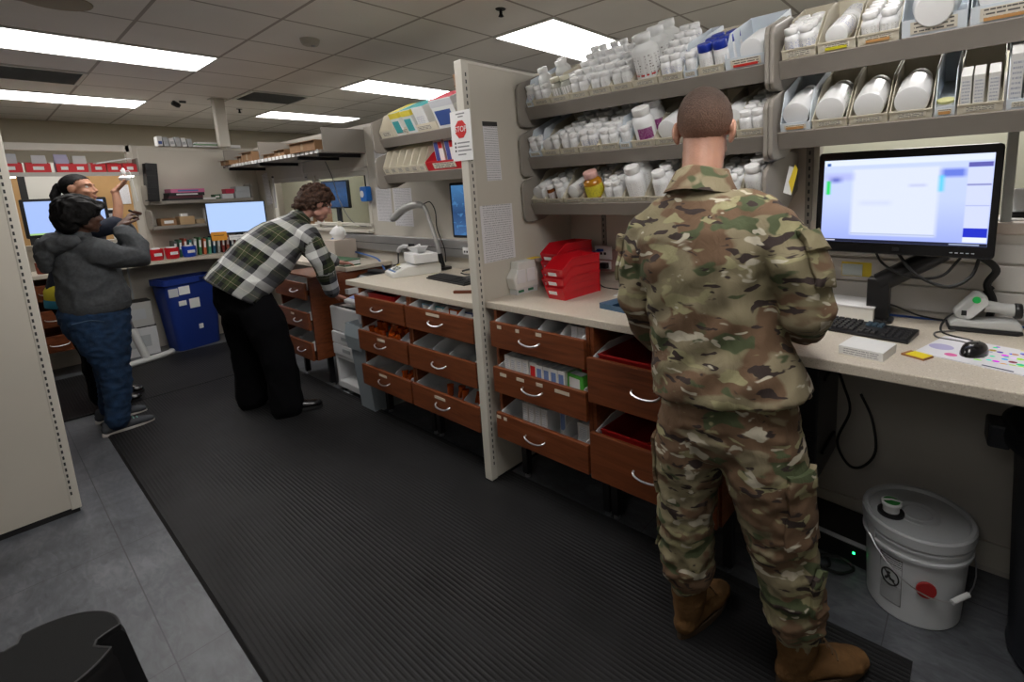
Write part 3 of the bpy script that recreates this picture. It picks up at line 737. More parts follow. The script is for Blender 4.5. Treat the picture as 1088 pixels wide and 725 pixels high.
# ------------------------------------------------------------------ right workstation: things on the worktop
ZT = .98
def red_bin_stack(cx, cy, n, rot, w, L, lab):
    h = .112; st = .046
    for k in range(n):
        o = thing('stacking_bin', lab % (['lowest','second','third','fourth'][k] if k < n-1 else 'topmost'), 'bin', (cx,cy,ZT+k*st), (0,0,rot), 'red stacking bins on the worktop')
        b = MB(); th = .0025; wi = w-.010
        lo, fr = [(-wi/2+.006,0),(wi/2-.006,0)], None
        # floor, back and front lip, splayed walls
        b.box((-wi/2+.004,0.02,0),(wi/2-.004,L,th))
        for s in (-1,1):
            vs = [(s*(wi/2-.004),.02,0),(s*(wi/2-.004),L,0),(s*w/2,L,h),(s*w/2,.075,h),(s*w/2,0.0,h*.55),(s*(wi/2-.002),.008,.03)]
            vi = [(x-s*th,y,z+.001) for x,y,z in vs]
            f = [tuple(range(6)), tuple(range(11,5,-1))] + [(i,(i+1)%6,6+(i+1)%6,6+i) for i in range(6)]
            b.add(vs+vi, f)
            b.box((min(s*w/2,s*(w/2+.004)),.075,h-.006),(max(s*w/2,s*(w/2+.004)),L,h))
            for q in (.35,.62): b.box((min(s*(w/2-.003),s*(w/2-.0005)),.06,h*q),(max(s*(w/2-.003),s*(w/2-.0005)),L-.01,h*q+.004))
        b.add([(-wi/2+.004,.02,0),(wi/2-.004,.02,0),(w/2,0,h*.55),(-w/2,0,h*.55),(-wi/2+.004,.0225,0),(wi/2-.004,.0225,0),(w/2,.0025,h*.55),(-w/2,.0025,h*.55)], [(0,1,2,3),(7,6,5,4),(3,2,6,7),(0,4,5,1)])
        b.box((-w/2,L-th,0),(w/2,L,h))
        b.build('tub', red_p, o)
        MB().cbox((0,.0055,.038),(w*.42,.002,.017), Matrix.Rotation(RAD(17),4,'X')).build('label', paper, o)
red_bin_stack(-1.602,1.755,3,RAD(-2),.125,.285,'red stacking bin on the worktop, %s of the nearer stack')
red_bin_stack(-1.765,1.905,4,RAD(-2),.125,.285,'red stacking bin beside the divider panel, %s of the rear stack')
# label dispenser hung on the divider panel
ld = thing('label_dispenser', 'white two roll label dispenser against the divider beside the red bins', 'dispenser', (-1.872,1.81,.98))
MB().prism([(-.075,.03),(-.09,.09),(-.055,.135),(-.05,.172),(.07,.172),(.09,.10),(.09,.03)], -.03, .028, 'x').build('body', off_w, ld, bevel=.006)
MB().box((-.028,-.07,0),(.026,.085,.03)).build('base', lgrey_p, ld, bevel=.003)
for y in (-.04,.03): MB().box((.022,y-.018,.012),(.03,y+.018,.024)).build('green_window', M('green_tag',(.02,.16,.08),.4), ld)
for y in (-.035,.035): MB().box((.026,y-.03,.06),(.032,y+.03,.13)).build('front_cover', white_p, ld, bevel=.004)
MB().box((-.02,.06,.173),(.02,.13,.176)).build('sticker', M('yellow_paper',(.78,.58,.04),.6), ld)
# raceway, outlets and plugs
rw = thing('cable_raceway', 'pinkish cable raceway along the wall above the long worktop', 'raceway', (-1.24,YW,1.045))
MB().box((-.66,-.035,0),(.66,0,.125)).build('channel', M('raceway_pink',(.42,.27,.25),.5), rw, bevel=.003)
def outlet(x, z, lab, m, kind, y=YW-.035, w=.08, h=.075):
    t = thing('wall_outlet', lab, 'outlet', (x,y,z)); MB().box((-w/2,-.008,-h/2),(w/2,0,h/2)).build('plate', m, t, bevel=.002)
    if kind == 'data':
        b = MB(); b.box((-.02,-.0095,-.012),(-.004,-.008,.002)); b.box((.006,-.0095,-.012),(.022,-.008,.002)); b.build('port', black_p, t)
    else:
        b = MB()
        for q in (-.02,.02):
            for r in (-.006,.006): b.box((q+r-.001,-.009,-.006),(q+r+.001,-.008,.004))
        b.build('socket', black_p, t)
    return t
outlet(-1.645,1.152,'white data outlet plate above the black plug, right of the red bins', white_p, 'data', w=.115, h=.075)
outlet(-1.645,1.082,'pale duplex power outlet with black plug, right of the red bins', white_p, 'power', w=.10, h=.045)
pl = thing('power_plug', 'black power plug and cord in the outlet right of the red bins', 'plug', (-1.628,YW-.044,1.082))
MB().box((-.022,-.03,-.016),(.022,0,.016)).build('plug', black_p, pl, bevel=.004)
MB().tube(smooth_path([(-.01,-.03,-.005),(-.012,-.06,-.03),(.01,-.085,-.075),(.06,-.11,-.098),(.16,-.12,-.099),(.30,-.08,-.099)]), .0035).build('cord', cableb, pl, smooth=True)
bp_ = thing('network_plug', 'small blue network plug in the white data plate', 'plug', (-1.66,YW-.043,1.165))
MB().box((-.016,-.02,-.006),(.02,0,.008)).build('plug', cableu, bp_, bevel=.002)
MB().tube(smooth_path([(-.01,-.02,0),(-.04,-.035,-.012),(-.075,-.035,-.03),(-.10,-.02,-.05)]), .003).build('cord', cableu, bp_, smooth=True)
# blue counting tray
ct = thing('counting_tray', 'blue pill counting tray on the worktop beside the soldier', 'tray', (-1.20,1.80,ZT), (0,0,RAD(-8)))
b = MB(); m_ct = M('tray_blue',(.05,.11,.19),.4)
b.box((-.105,-.075,0),(.105,.075,.004)); b.box((-.105,-.075,.004),(-.10,.075,.022)); b.box((.10,-.075,.004),(.105,.075,.022)); b.box((-.10,-.075,.004),(.10,-.07,.022)); b.box((-.10,.07,.004),(.10,.075,.022)); b.box((-.05,-.07,.004),(-.045,.07,.02))
b.build('tray', m_ct, ct)
MB().box((-.105,-.078,.022),(-.03,.078,.026)).build('lid', m_ct, ct, bevel=.002)
ls = thing('paper_slip', 'folded white paper slip on the worktop behind the blue tray', 'paper', (-1.32,2.02,ZT), (0,0,RAD(12)))
MB().box((-.09,-.03,0),(.09,.03,.0015)).build('sheet', paper, ls); MB().box((-.09,-.03,.0015),(.02,.03,.003)).build('fold', paper, ls)
# monitor on its arm
mon = thing('monitor', 'large black monitor with blurred blue and white screen on a swivel arm', 'monitor', (-.2275,2.05,1.432), (RAD(-3),RAD(.4),RAD(-1)))
MB().prism(rrect(.528,.362,.014,4,0,-.006), -.022, .012, 'y').build('bezel', M('gloss_black',(.008,.008,.009),.16), mon, bevel=.004)
MB().prism(rrect(.36,.22,.03), .012, .045, 'y').build('back_housing', black_p, mon, bevel=.01)
def screen_mat():
    m = M('screen_main', (.02,.02,.02), .2); t = NT(m); s = t.sep(t.coords('Generated')); u, v = s[0], s[2]
    def rect(x0,x1,y0,y1, soft=.012):
        f = None
        for q, a, sg in ((u,x0,1),(u,x1,-1),(v,y0,1),(v,y1,-1)):
            e = t.math('MULTIPLY', t.math('SUBTRACT', q, a), sg/soft); e = t.math('ADD', e, .5, True)
            f = e if f is None else t.math('MULTIPLY', f, e)
        return f
    c = t.ramp(v, [(0,(.30,.37,.80)), (.5,(.47,.55,.90)), (1,(.50,.58,.90))])
    for r, col, sf in (((0,1,.93,1.0),(.66,.72,.86),.02), ((.20,.72,.09,.88),(.62,.67,.88),.03), ((.20,.72,.10,.115),(.40,.46,.62),.01), ((.01,.20,.75,.84),(.40,.44,.78),.05), ((.02,.05,.58,.75),(.02,.60,.12),.02), ((.05,.12,.73,.79),(.12,.15,.50),.05),
                       ((.73,.86,.76,.85),(.12,.18,.66),.04), ((.72,.745,.60,.78),(.05,.55,.80),.03), ((.87,.995,.86,.91),(.10,.10,.38),.008), ((.87,.995,.20,.85),(.55,.60,.82),.01), ((.87,.995,.66,.68),(.24,.26,.52),.01), ((.87,.995,.44,.45),(.35,.4,.7),.01),
                       ((.87,.995,.10,.20),(.012,.025,.50),.006), ((.87,.995,.045,.10),(.70,.74,.86),.006), ((0,1,0,.035),(.01,.012,.03),.004), ((.55,.65,.66,.69),(.48,.52,.72),.03), ((.25,.45,.45,.5),(.55,.6,.8),.05), ((.02,.045,.93,.965),(.02,.10,.36),.01), ((.02,.10,.010,.024),(.5,.5,.6),.004), ((.80,.96,.010,.024),(.30,.35,.5),.004)):
        c = t.mix(rect(*r, sf), c, col)
    t.l(c, t.b.inputs['Emission Color']); t.b.inputs['Emission Strength'].default_value = 1.15; t.b.inputs['Base Color'].default_value = (.01,.01,.01,1)
    return m
MB().box((-.243,-.0232,-.148),(.243,-.0222,.146)).build('screen', screen_mat(), mon)
MB().box((-.011,-.0235,-.174),(.009,-.0222,-.161)).build('badge', dark_m, mon)
b = MB()
for k in range(5): b.box((.15+.014*k,-.0232,-.172),(.158+.014*k,-.0222,-.169))
b.build('button', grey_p, mon)
arm = thing('swivel_mount', 'black swivel monitor arm clamped to the worktop under the large monitor', 'monitor arm', (-.285,2.115,ZT))
MB().prism(rrect(.10,.09,.02), 0, .012, 'z').build('clamp_base', black_p, arm, bevel=.003)
MB().box((-.036,-.03,.012),(.036,.03,.165)).build('post', black_p, arm, bevel=.006)
MB().tube([(0,0,.145),(.15,.01,.245),(.19,.01,.27)], [.036,.034,.03], 10).build('upper_arm', black_p, arm, smooth=True)
MB().box((.0,-.04,.27),(.16,.03,.52)).build('monitor_plate', black_p, arm, bevel=.004)
def cable(nm, lab, pts, r, m, group=None, cat='cable'):
    o = MB().tube(smooth_path(pts, 8), r, 7).build(nm, m, smooth=True); tag(o, lab, cat, group); return o
cable('cable', 'black cable looping under the left part of the large monitor', [(-.31,2.10,1.26),(-.27,2.08,1.20),(-.19,2.06,1.165),(-.10,2.05,1.175),(-.05,2.06,1.24)], .0045, cableb)
cable('cable', 'black cable hanging in a wide loop below the monitor middle', [(-.24,2.08,1.26),(-.17,2.04,1.18),(-.08,2.03,1.145),(-.02,2.05,1.18),(.0,2.07,1.25)], .0055, cableb)
cable('cable', 'thick black corrugated cable sleeve hanging behind the barcode scanner', [(-.01,2.16,1.24),(.045,2.19,1.19),(.025,2.21,1.13),(.045,2.21,1.07),(.035,2.22,.99)], .012, black_m)
cable('cable', 'black cable strap slanting behind the scanner head', [(.04,2.225,1.12),(.0,2.235,1.06),(-.02,2.24,.99)], .009, black_m)
cable('cable', 'thin black cable from the arm base to the wall', [(-.31,2.14,1.05),(-.24,2.15,1.035),(-.16,2.2,.995),(-.06,2.20,.99),(-.01,2.17,1.03),(-.03,2.15,1.045),(-.075,2.12,1.02),(-.085,2.05,.984),(.0,1.98,.984)], .0035, cableb)
cable('cable', 'blue network cable lying along the back of the long worktop', [(-.30,2.2,.985),(-.1,2.21,.985),(.1,2.235,.985),(.5,2.24,.985),(1.0,2.24,.985)], .004, cableu)
cable('cable', 'grey scanner cord curling onto the worktop', [(-.05,2.08,.985),(-.1,2.03,.984),(-.09,1.97,.984),(-.03,1.955,.984),(.02,1.92,.984)], .003, M('cable_grey',(.12,.12,.12),.5))
nt_ = thing('sticky_note', 'white and yellow note card stuck on the slatted wall under the monitor', 'note', (-.388,YW-.012,1.145))
MB().box((-.054,-.001,-.028),(.054,0,.030)).build('card', M('note_yellow',(.80,.62,.05),.6), nt_)
MB().box((-.052,-.0016,-.026),(.022,-.001,.022)).build('printed_area', M('note_print',(.62,.70,.70),.7), nt_)
# white box, keyboard, flat carton, packet, mouse pad, mouse, scanner
wb = thing('paper_box', 'white open top paper box behind the keyboard beside the soldier', 'box', (-.375,2.12,ZT), (0,0,RAD(-3)))
MB().box((-.085,-.05,0),(.085,.11,.052)).build('box', M('box_cream',(.74,.72,.66),.7), wb, bevel=.002); MB().box((-.088,-.053,.052),(.088,.112,.058)).build('lid', paper, wb, bevel=.001)
kb = thing('keyboard', 'full size black keyboard on the worktop under the large monitor', 'keyboard', (-.375,1.945,ZT), (0,0,RAD(-8)))
MB().prism([(-.065,0),(-.068,.010),(.068,.020),(.068,0)], -.225, .225, 'x').build('case', black_p, kb, bevel=.003)
def keys(t, x0, x1, nx, rows, y0=-.058, dy=.0195, kw=None, name='key_block', m=None):
    b = MB(); dx = (x1-x0)/nx
    for j in range(rows):
        for i in range(nx):
            y = y0+j*dy; z = .0112+(y+.065)*.073
            b.add([(x0+i*dx+.001,y,z),(x0+(i+1)*dx-.001,y,z),(x0+(i+1)*dx-.001,y+dy-.003,z+.0012),(x0+i*dx+.001,y+dy-.003,z+.0012),
                   (x0+i*dx+.003,y+.002,z+.007),(x0+(i+1)*dx-.003,y+.002,z+.007),(x0+(i+1)*dx-.003,y+dy-.005,z+.008),(x0+i*dx+.003,y+dy-.005,z+.008)], [(4,5,6,7),(0,1,5,4),(1,2,6,5),(2,3,7,6),(3,0,4,7)])
    b.build(name, m or M('key_black',(.02,.02,.022),.4), t)
keys(kb,-.218,.06,15,5); keys(kb,.072,.128,3,2); keys(kb,.072,.128,3,2,y0=.02,m=M('key_blue_grey',(.04,.07,.10),.4)); keys(kb,.140,.218,4,5); keys(kb,-.218,.06,13,1,y0=.045,dy=.016)
MB().tube(smooth_path([(.06,.068,.01),(.09,.10,.006),(.11,.12,.02),(.08,.15,.005)]), .0028).build('cord', cableb, kb, smooth=True)
fb = thing('flat_carton', 'flat white printed carton on the worktop front edge by the keyboard', 'box', (-.252,1.702,ZT), (0,0,RAD(-9)))
MB().box((-.062,-.06,0),(.062,.06,.026)).build('carton', carton_w, fb, bevel=.001)
MB().box((-.058,-.0606,.003),(.058,-.0598,.023)).build('side_print', text_mat('side_print_m',(.74,.74,.73),(.3,.3,.32),3.,30.,.45), fb)
MB().box((-.062,-.06,.0262),(.062,.06,.0272)).build('top_flap', carton_w, fb)
yp = thing('pill_packet', 'small brown packet with yellow label on the worktop by the mouse pad', 'packet', (-.127,1.742,ZT), (0,0,RAD(-25)))
MB().box((-.033,-.025,0),(.033,.025,.006)).build('packet', M('packet_brown',(.30,.13,.05),.5), yp, bevel=.001); MB().box((-.02,-.024,.006),(.03,.024,.0072)).build('label', M('label_yel2',(.80,.64,.02),.5), yp)
mp = thing('mouse_pad', 'white mouse pad with coloured dots under the black mouse', 'mouse pad', (.025,1.855,ZT), (0,0,RAD(-16)))
def pad_mat():
    m = M('mouse_pad_print', (.7,.7,.75), .6); t = NT(m); co = t.coords(); s = t.sep(co)
    v = t.n('ShaderNodeTexVoronoi'); v.inputs['Scale'].default_value = 42; t.l(co, v.inputs['Vector'])
    f = t.math('LESS_THAN', v.outputs['Distance'], .42); hs = t.n('ShaderNodeHueSaturation'); t.l(v.outputs['Color'], hs.inputs['Color']); hs.inputs['Saturation'].default_value = 1.6
    reg = t.math('MULTIPLY', t.math('GREATER_THAN', t.math('ADD', s[1], t.math('MULTIPLY', s[0], -.25)), -.075), t.math('GREATER_THAN', s[0], .0))
    c = t.mix(t.math('MULTIPLY', f, reg), (.72,.72,.76), hs.outputs['Color'])
    d = t.math('SQRT', t.math('ADD', t.math('POWER', t.math('ADD', s[0], .10), 2), t.math('POWER', t.math('ADD', s[1], .015), 2)))
    c = t.mix(t.math('LESS_THAN', d, .032), c, (.42,.40,.62))
    d2 = t.math('SQRT', t.math('ADD', t.math('POWER', t.math('ADD', s[0], .055), 2), t.math('POWER', t.math('ADD', s[1], .075), 2)))
    t.color(t.mix(t.math('LESS_THAN', d2, .016), c, (.70,.10,.35))); return m
MB().prism(rrect(.27,.235,.01), 0, .0035, 'z').build('pad', [pad_mat()], mp); MB().box((.03,-.112,.0036),(.10,-.104,.004)).build('print_line', M('print_navy',(.05,.06,.14),.6), mp)
ms = thing('computer_mouse', 'glossy black computer mouse on the dotted mouse pad', 'mouse', (.005,1.842,ZT+.0036), (0,0,RAD(-20)))
pr = []
b = MB(); N = 10; Mn = 20
for j in range(N):
    a = (pi/2)*j/(N-1)
    for k in range(Mn):
        q = 2*pi*k/Mn; b.v.append((.031*cos(q)*cos(a)**.6, .055*sin(q)*cos(a)**.6+.004*sin(a), .034*sin(a)**.9))
for j in range(N-1):
    for k in range(Mn): b.f.append([j*Mn+k, j*Mn+(k+1)%Mn, (j+1)*Mn+(k+1)%Mn, (j+1)*Mn+k]); b.m.append(0); b.sm.append(False)
b.build('shell', M('mouse_black',(.010,.010,.011),.18,coat=.3), ms, smooth=True)
MB().lathe([(.006,-.003),(.0075,0),(.006,.003)],12,Matrix.Translation((0,.028,.027)) @ Matrix.Rotation(pi/2,4,'Y')).build('wheel', dark_m, ms, smooth=True)
sc = thing('barcode_scanner', 'grey handheld barcode scanner lying on its cradle by the mouse pad', 'scanner', (.022,2.155,ZT), (0,0,RAD(8)))
sc.scale = (.86,.86,.86)
sg = M('scanner_grey',(.52,.53,.52),.35)
MB().prism([(-.115,-.05),(-.10,-.062),(.10,-.062),(.118,-.045),(.118,.035),(.10,.05),(-.10,.05),(-.115,.035)], 0, .014, 'z').build('cradle_foot', black_p, sc, bevel=.004)
MB().prism([(-.112,.014),(-.112,.03),(-.085,.048),(-.03,.042),(.05,.052),(.105,.05),(.115,.03),(.115,.014)], -.052, .042, 'y').build('cradle', sg, sc, bevel=.008, seg=3)
MB().tube([(.0,-.005,.10),(.05,-.005,.095),(.10,-.005,.09)], [.024,.021,.026], 12).build('grip', sg, sc, smooth=True)
MB().lathe([(.028,-.012),(.031,-.008),(.031,.008),(.028,.012)],16,Matrix.Translation((.102,-.005,.088)) @ Matrix.Rotation(pi/2,4,'Y')).build('grip_ring', black_p, sc, smooth=True)
MB().prism(rrect(.055,.13,.024), -.035, .03, 'y', Matrix.Translation((-.045,0,.098)) @ Matrix.Rotation(RAD(38),4,'Y')).build('head', sg, sc, bevel=.010, seg=3)
MB().prism(rrect(.034,.10,.015), -.0375, -.034, 'y', Matrix.Translation((-.030,0,.092)) @ Matrix.Rotation(RAD(38),4,'Y')).build('head_panel', M('scanner_light',(.66,.67,.67),.4), sc, bevel=.001)
MB().lathe([(.014,0),(.013,.004),(.0,.005)],14,Matrix.Translation((-.03,-.038,.128)) @ Matrix.Rotation(pi/2,4,'X')).build('green_button', M('green_led',(.02,.62,.12),.3), sc)
MB().box((-.075,-.039,.062),(-.058,-.036,.082)).build('badge', black_p, sc)
# device and papers on the window ledge
dv = thing('card_terminal', 'pale card terminal with dark display on the window ledge at right edge', 'card reader', (.12,2.44,1.343), (0,0,RAD(15)))
MB().prism(rrect(.10,.085,.012), -.03,.03,'y', Matrix.Translation((0,0,.062)) @ Matrix.Rotation(RAD(-20),4,'X')).build('case', lgrey_p, dv, bevel=.006); MB().box((-.04,-.034,.035),(.035,-.029,.095), Matrix.Rotation(RAD(-20),4,'X')).build('display', M('lcd_dark',(.06,.08,.08),.2), dv)
MB().box((-.05,-.03,0),(.05,.05,.025)).build('stand', dark_m, dv, bevel=.003)
dl = thing('paper_stack', 'thin stack of white papers on the window ledge behind the monitor', 'papers', (.04,2.36,1.343), (0,0,RAD(10)))
for k in range(2): MB().box((-.08,-.05,.003*k),(.08-.004*k,.05,.003*k+.0025)).build('sheet', paper, dl)
# yellow tag and papers clipped beside the bracket
tg = thing('file_pocket', 'white papers with yellow tab stuck beside the right bracket above the soldier shoulder', 'papers', (-.585,2.0,1.52))
MB().prism([(-.02,-.05),(.01,-.06),(.028,.04),(.0,.05)], -.002, .002, 'y').build('card', paper, tg)
MB().prism([(.0,-.01),(.012,-.055),(.032,.035),(.022,.055)], -.004, -.002, 'y').build('yellow_tab', M('yellow_paper'), tg)
# under the worktop
up = thing('power_supply_box', 'low black power box with green light on the floor under the worktop', 'power supply', (-.40,2.12,0), (0,0,RAD(-6)))
MB().box((-.16,-.10,0),(.16,.13,.085)).build('box', black_p, up, bevel=.005); MB().box((.10,-.1015,.05),(.108,-.0998,.058)).build('green_light', M('led_green',(0,.3,.05),.3,emit=(.02,1,.2,6)), up); MB().box((-.15,-.103,.088),(.15,-.08,.092)).build('front_rail', grey_p, up)
pc = thing('computer_tower', 'slim black computer hung upright under the worktop behind the soldier', 'computer', (-.50,2.06,.36))
MB().box((-.09,-.17,0),(.07,.17,.50)).build('case', black_p, pc, bevel=.006); MB().box((.02,-.172,.42),(.025,-.17,.425)).build('power_light', M('led_white',(.5,.5,.5),.3,emit=(1,1,1,3)), pc)
b = MB()
for k in range(9): b.box((-.08,-.1712,.05+.02*k),(.06,-.17,.06+.02*k))
b.build('vent_slot', dark_m, pc)
b = MB()
for z in (.1,.4): b.box((-.1,-.1,z+.0),(.08,.1,z+.01))
b.box((-.1,-.1,.10),(-.0905,.1,.50)); b.box((-.1,-.1,.50),(.08,.1,.585)); b.build('hanger', dark_m, pc)
cable('cable', 'black cable hanging in a long loop under the worktop', [(-.43,2.12,.80),(-.385,2.1,.70),(-.36,2.1,.6),(-.40,2.1,.46),(-.36,2.12,.36),(-.31,2.14,.36),(-.27,2.14,.44),(-.29,2.16,.56),(-.34,2.2,.64)], .0055, cableb)
cable('cable', 'tangle of black cable on the floor beside the power box', [(-.55,1.93,.01),(-.45,1.90,.01),(-.38,1.93,.015),(-.40,1.97,.02),(-.48,1.96,.015),(-.42,1.905,.025),(-.34,1.92,.012),(-.30,1.98,.01),(-.36,1.985,.03),(-.46,1.935,.03),(-.54,1.96,.012)], .006, cableb)
# bucket
bk = thing('plastic_bucket', 'white lidded plastic pail with warning label on the floor under the worktop', 'bucket', (-.110,1.965,0))
bkm = M('bucket_white',(.56,.58,.60),.35,var=(9,.05))
RB = .142; RT = .157; HB = .355
pf = [(RB*.97,0),(RB,.006)]
for k in range(7): pf.append((RB+(RT-RB)*(.01+k)/7*.8, .01+k*.036))
pf += [(RT,.252),(RT+.008,.254),(RT+.008,.262),(RT+.001,.265),(RT+.001,.285),(RT+.008,.288),(RT+.008,.296),(RT+.001,.299),(RT+.001,.316)]
MB().lathe(pf, 48).build('pail', bkm, bk, smooth=True, angle=30)
MB().lathe([(RT+.002,.306),(RT+.012,.308),(RT+.012,.338),(RT+.006,.345),(RT-.004,.344),(RT-.010,.334),(.07,.334),(.066,.337),(.06,.334),(.045,.334),(.041,.337),(.035,.334),(.0,.334)], 48).build('lid', M('lid_white',(.50,.52,.54),.35), bk, smooth=True, angle=30)
sx, sy = -.075,-.045
MB().lathe([(.042,.334),(.042,.342),(.03,.344)],24,Matrix.Translation((sx,sy,0))).build('spout_base', dark_m, bk, smooth=True)
MB().lathe([(.026,.342),(.026,.362),(.031,.366),(.033,.376),(.030,.380)],24,Matrix.Translation((sx,sy,0))).build('spout_cap', white_p, bk, smooth=True)
MB().lathe([(.026,.3802),(.0,.3806)],24,Matrix.Translation((sx,sy,0))).build('cap_label', M('cap_green',(.03,.28,.05),.5), bk)
MB().tube([(sx-.03,sy-.01,.381),(sx,sy,.386),(sx+.03,sy+.01,.381)], .003).build('pull_ring', white_p, bk)
def wrap(t, nm, m, a0, a1, z0, z1, r0, r1, n=10):
    vs = []
    for z, r in ((z0,r0),(z1,r1)):
        for k in range(n): a = a0+(a1-a0)*k/(n-1); vs.append((r*cos(a),r*sin(a),z))
    b = MB(); b.add(vs, [(k,k+1,n+k+1,n+k) for k in range(n-1)]); return b.build(nm, m, t, smooth=True)
AL = RAD(248)
def lab_warn():
    m = M('warning_label',(.60,.62,.64),.5); t = NT(m); uv = t.coords('Generated'); s = t.sep(uv); h = t.math('MULTIPLY', t.math('ADD', s[0], 0), 1.)
    row = t.math('FRACT', t.math('MULTIPLY', s[2], 22.)); bd = t.math('MULTIPLY', t.math('GREATER_THAN', row, .35), t.math('LESS_THAN', row, .8))
    c = t.n('ShaderNodeCombineXYZ'); t.l(t.math('MULTIPLY', h, 22.), c.inputs[0]); t.l(t.math('FLOOR', t.math('MULTIPLY', s[2], 22.)), c.inputs[1])
    f = t.math('MULTIPLY', bd, t.math('GREATER_THAN', t.noise(c.outputs[0],1.,1), .45))
    lo = t.math('LESS_THAN', s[2], .42); hi = t.math('GREATER_THAN', s[2], .80); f = t.math('MULTIPLY', f, t.math('ADD', lo, hi, True))
    e = t.math('MAXIMUM', t.math('MAXIMUM', t.math('LESS_THAN', h, .03), t.math('GREATER_THAN', h, .97)), t.math('MAXIMUM', t.math('LESS_THAN', s[2], .012), t.math('GREATER_THAN', s[2], .988)))
    t.color(t.mix(t.math('MAXIMUM', f, e), (.58,.60,.62), (.02,.02,.02))); return m
wrap(bk, 'warning_label', lab_warn(), AL-.24, AL+.24, .055, .235, RB+.0045, RB+.0125)
b = MB(); rr_ = RB+.0125
def onb(a, z, e=.0005):
    r = RB + (RT-RB)*z/.252*.8 + .0035 + e; return Vector((r*cos(a), r*sin(a), z))
pts = [onb(AL+.185*cos(q), .155+.03*sin(q)) for q in [2*pi*k/24 for k in range(25)]]
b.tube(pts, .0024, 6); b.tube([onb(AL+.185*cos(RAD(135))+.37*.707*k/6, .155+.03*sin(RAD(135))-.06*.707*k/6) for k in range(7)], .0022, 6)
for (a, z, w, h) in ((-.02,.168,.028,.007),(-.02,.155,.022,.011),(.05,.147,.05,.006),(-.07,.145,.02,.009)):
    b.tube([onb(AL+a-w, z), onb(AL+a, z+.001), onb(AL+a+w, z)], h*.55, 6)
b.build('warning_sign', black_m, bk)
AE = RAD(222); 
for a in (AE, AE+pi):
    MB().prism(rrect(.035,.05,.012), 0, .010, 'y', Matrix.Rotation(a+pi/2,4,'Z') @ Matrix.Translation((0,-RT-.009,.285))).build('ear', bkm, bk, bevel=.002)
pA = onb(AE, .275, .014); pB = onb(AE+pi, .275, .014); pm = []
for k in range(17):
    q = pi*k/16; side = AE+pi/2
    base = pA.lerp(pB, (1-cos(q))/2); out = Vector((cos(side), sin(side), 0))*(-1) if False else Vector((sin(AE)*-1, cos(AE), 0))
    pm.append(base + out*(.172*sin(q)) + Vector((0,0,-.135*sin(q))))
MB().tube(pm, .0022, 6).build('wire_handle', steel, bk, smooth=True)
g0, g1 = pm[8], pm[10]
MB().tube([g0, g1], .009, 10).build('handle_grip', white_p, bk, smooth=True)
rd = onb(RAD(287), .165, .006)
MB().lathe([(.0,.004),(.028,.004),(.030,0),(.028,-.005),(.0,-.005)],20,Matrix.Translation(rd) @ Matrix.Rotation(RAD(287)+pi/2,4,'Z') @ Matrix.Rotation(pi/2,4,'X')).build('red_cap', M('cap_red',(.34,.02,.02),.4), bk)
# trash can at the right edge
tc_ = thing('trash_can', 'tall dark slate waste can cut by the right frame edge', 'trash can', (.335,1.93,0))
tm = M('can_slate',(.018,.02,.026),.45)
MB().lathe([(.17,0),(.18,.01),(.19,.03),(.185,.05),(.215,.70),(.222,.71),(.25,.715),(.255,.74),(.25,.765),(.24,.77),(.232,.76),(.205,.70)], 36).build('body', tm, tc_, smooth=True)
for a in (RAD(185), RAD(5)): MB().box((-.045,-.02,0),(.045,.035,.075), Matrix.Rotation(a-pi/2,4,'Z') @ Matrix.Translation((0,.25,.69))).build('grab_handle', tm, tc_, bevel=.008)
# ------------------------------------------------------------------ papers on the divider and the STOP sign
def sheet(nm, lab, c, w, h, axis, m, rot=0, cat='notice', header=None):
    """thin sheet on a wall: axis 'y' faces -y, 'x' faces +x"""
    t = thing(nm, lab, cat, c, (0,0,pi/2 if axis == 'x' else 0)); Mr = Matrix.Rotation(rot,4,'Y')
    MB().box((-w/2,-.0012,-h/2),(w/2,0,h/2), Mr).build('sheet', m, t)
    if header: MB().box((-w/2,-.0018,h/2-header),(w/2,-.0012,h/2), Mr).build('header', M('header_dark',(.03,.03,.03),.7), t)
    return t
XP = -1.9085
sheet('notice_sheet', 'narrow grey notice with black header taped high on the divider', (XP,1.69,1.715), .095, .285, 'x', sheet_txt, RAD(-2), header=.022)
sheet('notice_sheet', 'larger printed list taped low on the divider above the label dispenser', (XP,1.695,1.31), .215, .285, 'x', sheet_txt, RAD(-1))
ss = thing('stop_sign_sheet', 'white laminated sheet with red STOP octagon on the divider post', 'sign', (-1.935,1.5335,1.785))
MB().box((-.078,-.002,-.115),(.072,0,.115)).build('sheet', paper, ss)
b = MB(); b.prism([(.043*cos(RAD(22.5+45*k)), .043*sin(RAD(22.5+45*k))) for k in range(8)], -.0032, -.002, 'y', Matrix.Translation((-.004,0,.03))); b.build('red_octagon', M('stop_red',(.60,.02,.02),.5), ss)
text_mesh('stop_lettering', 'STOP', .036, white_p, (-.004,-.0036,.03), (pi/2,0,0), ss)
b = MB()
for k, ww in enumerate((.09,.085,.10,.06)): b.box((-.036,-.0026,-.035-.018*k),(-.036+ww,-.002,-.029-.018*k))
b.box((-.035,-.0026,.098),(.03,-.002,.104)); b.box((-.02,-.0026,.085),(.018,-.002,.091)); b.build('printed_line', M('ink_grey',(.25,.25,.26),.7), ss)
b = MB()
for k in range(3): b.box((-.056,-.0026,-.037-.018*k),(-.046,-.002,-.027-.018*k))
b.build('check_mark', M('ink_black',(.03,.03,.03),.7), ss)
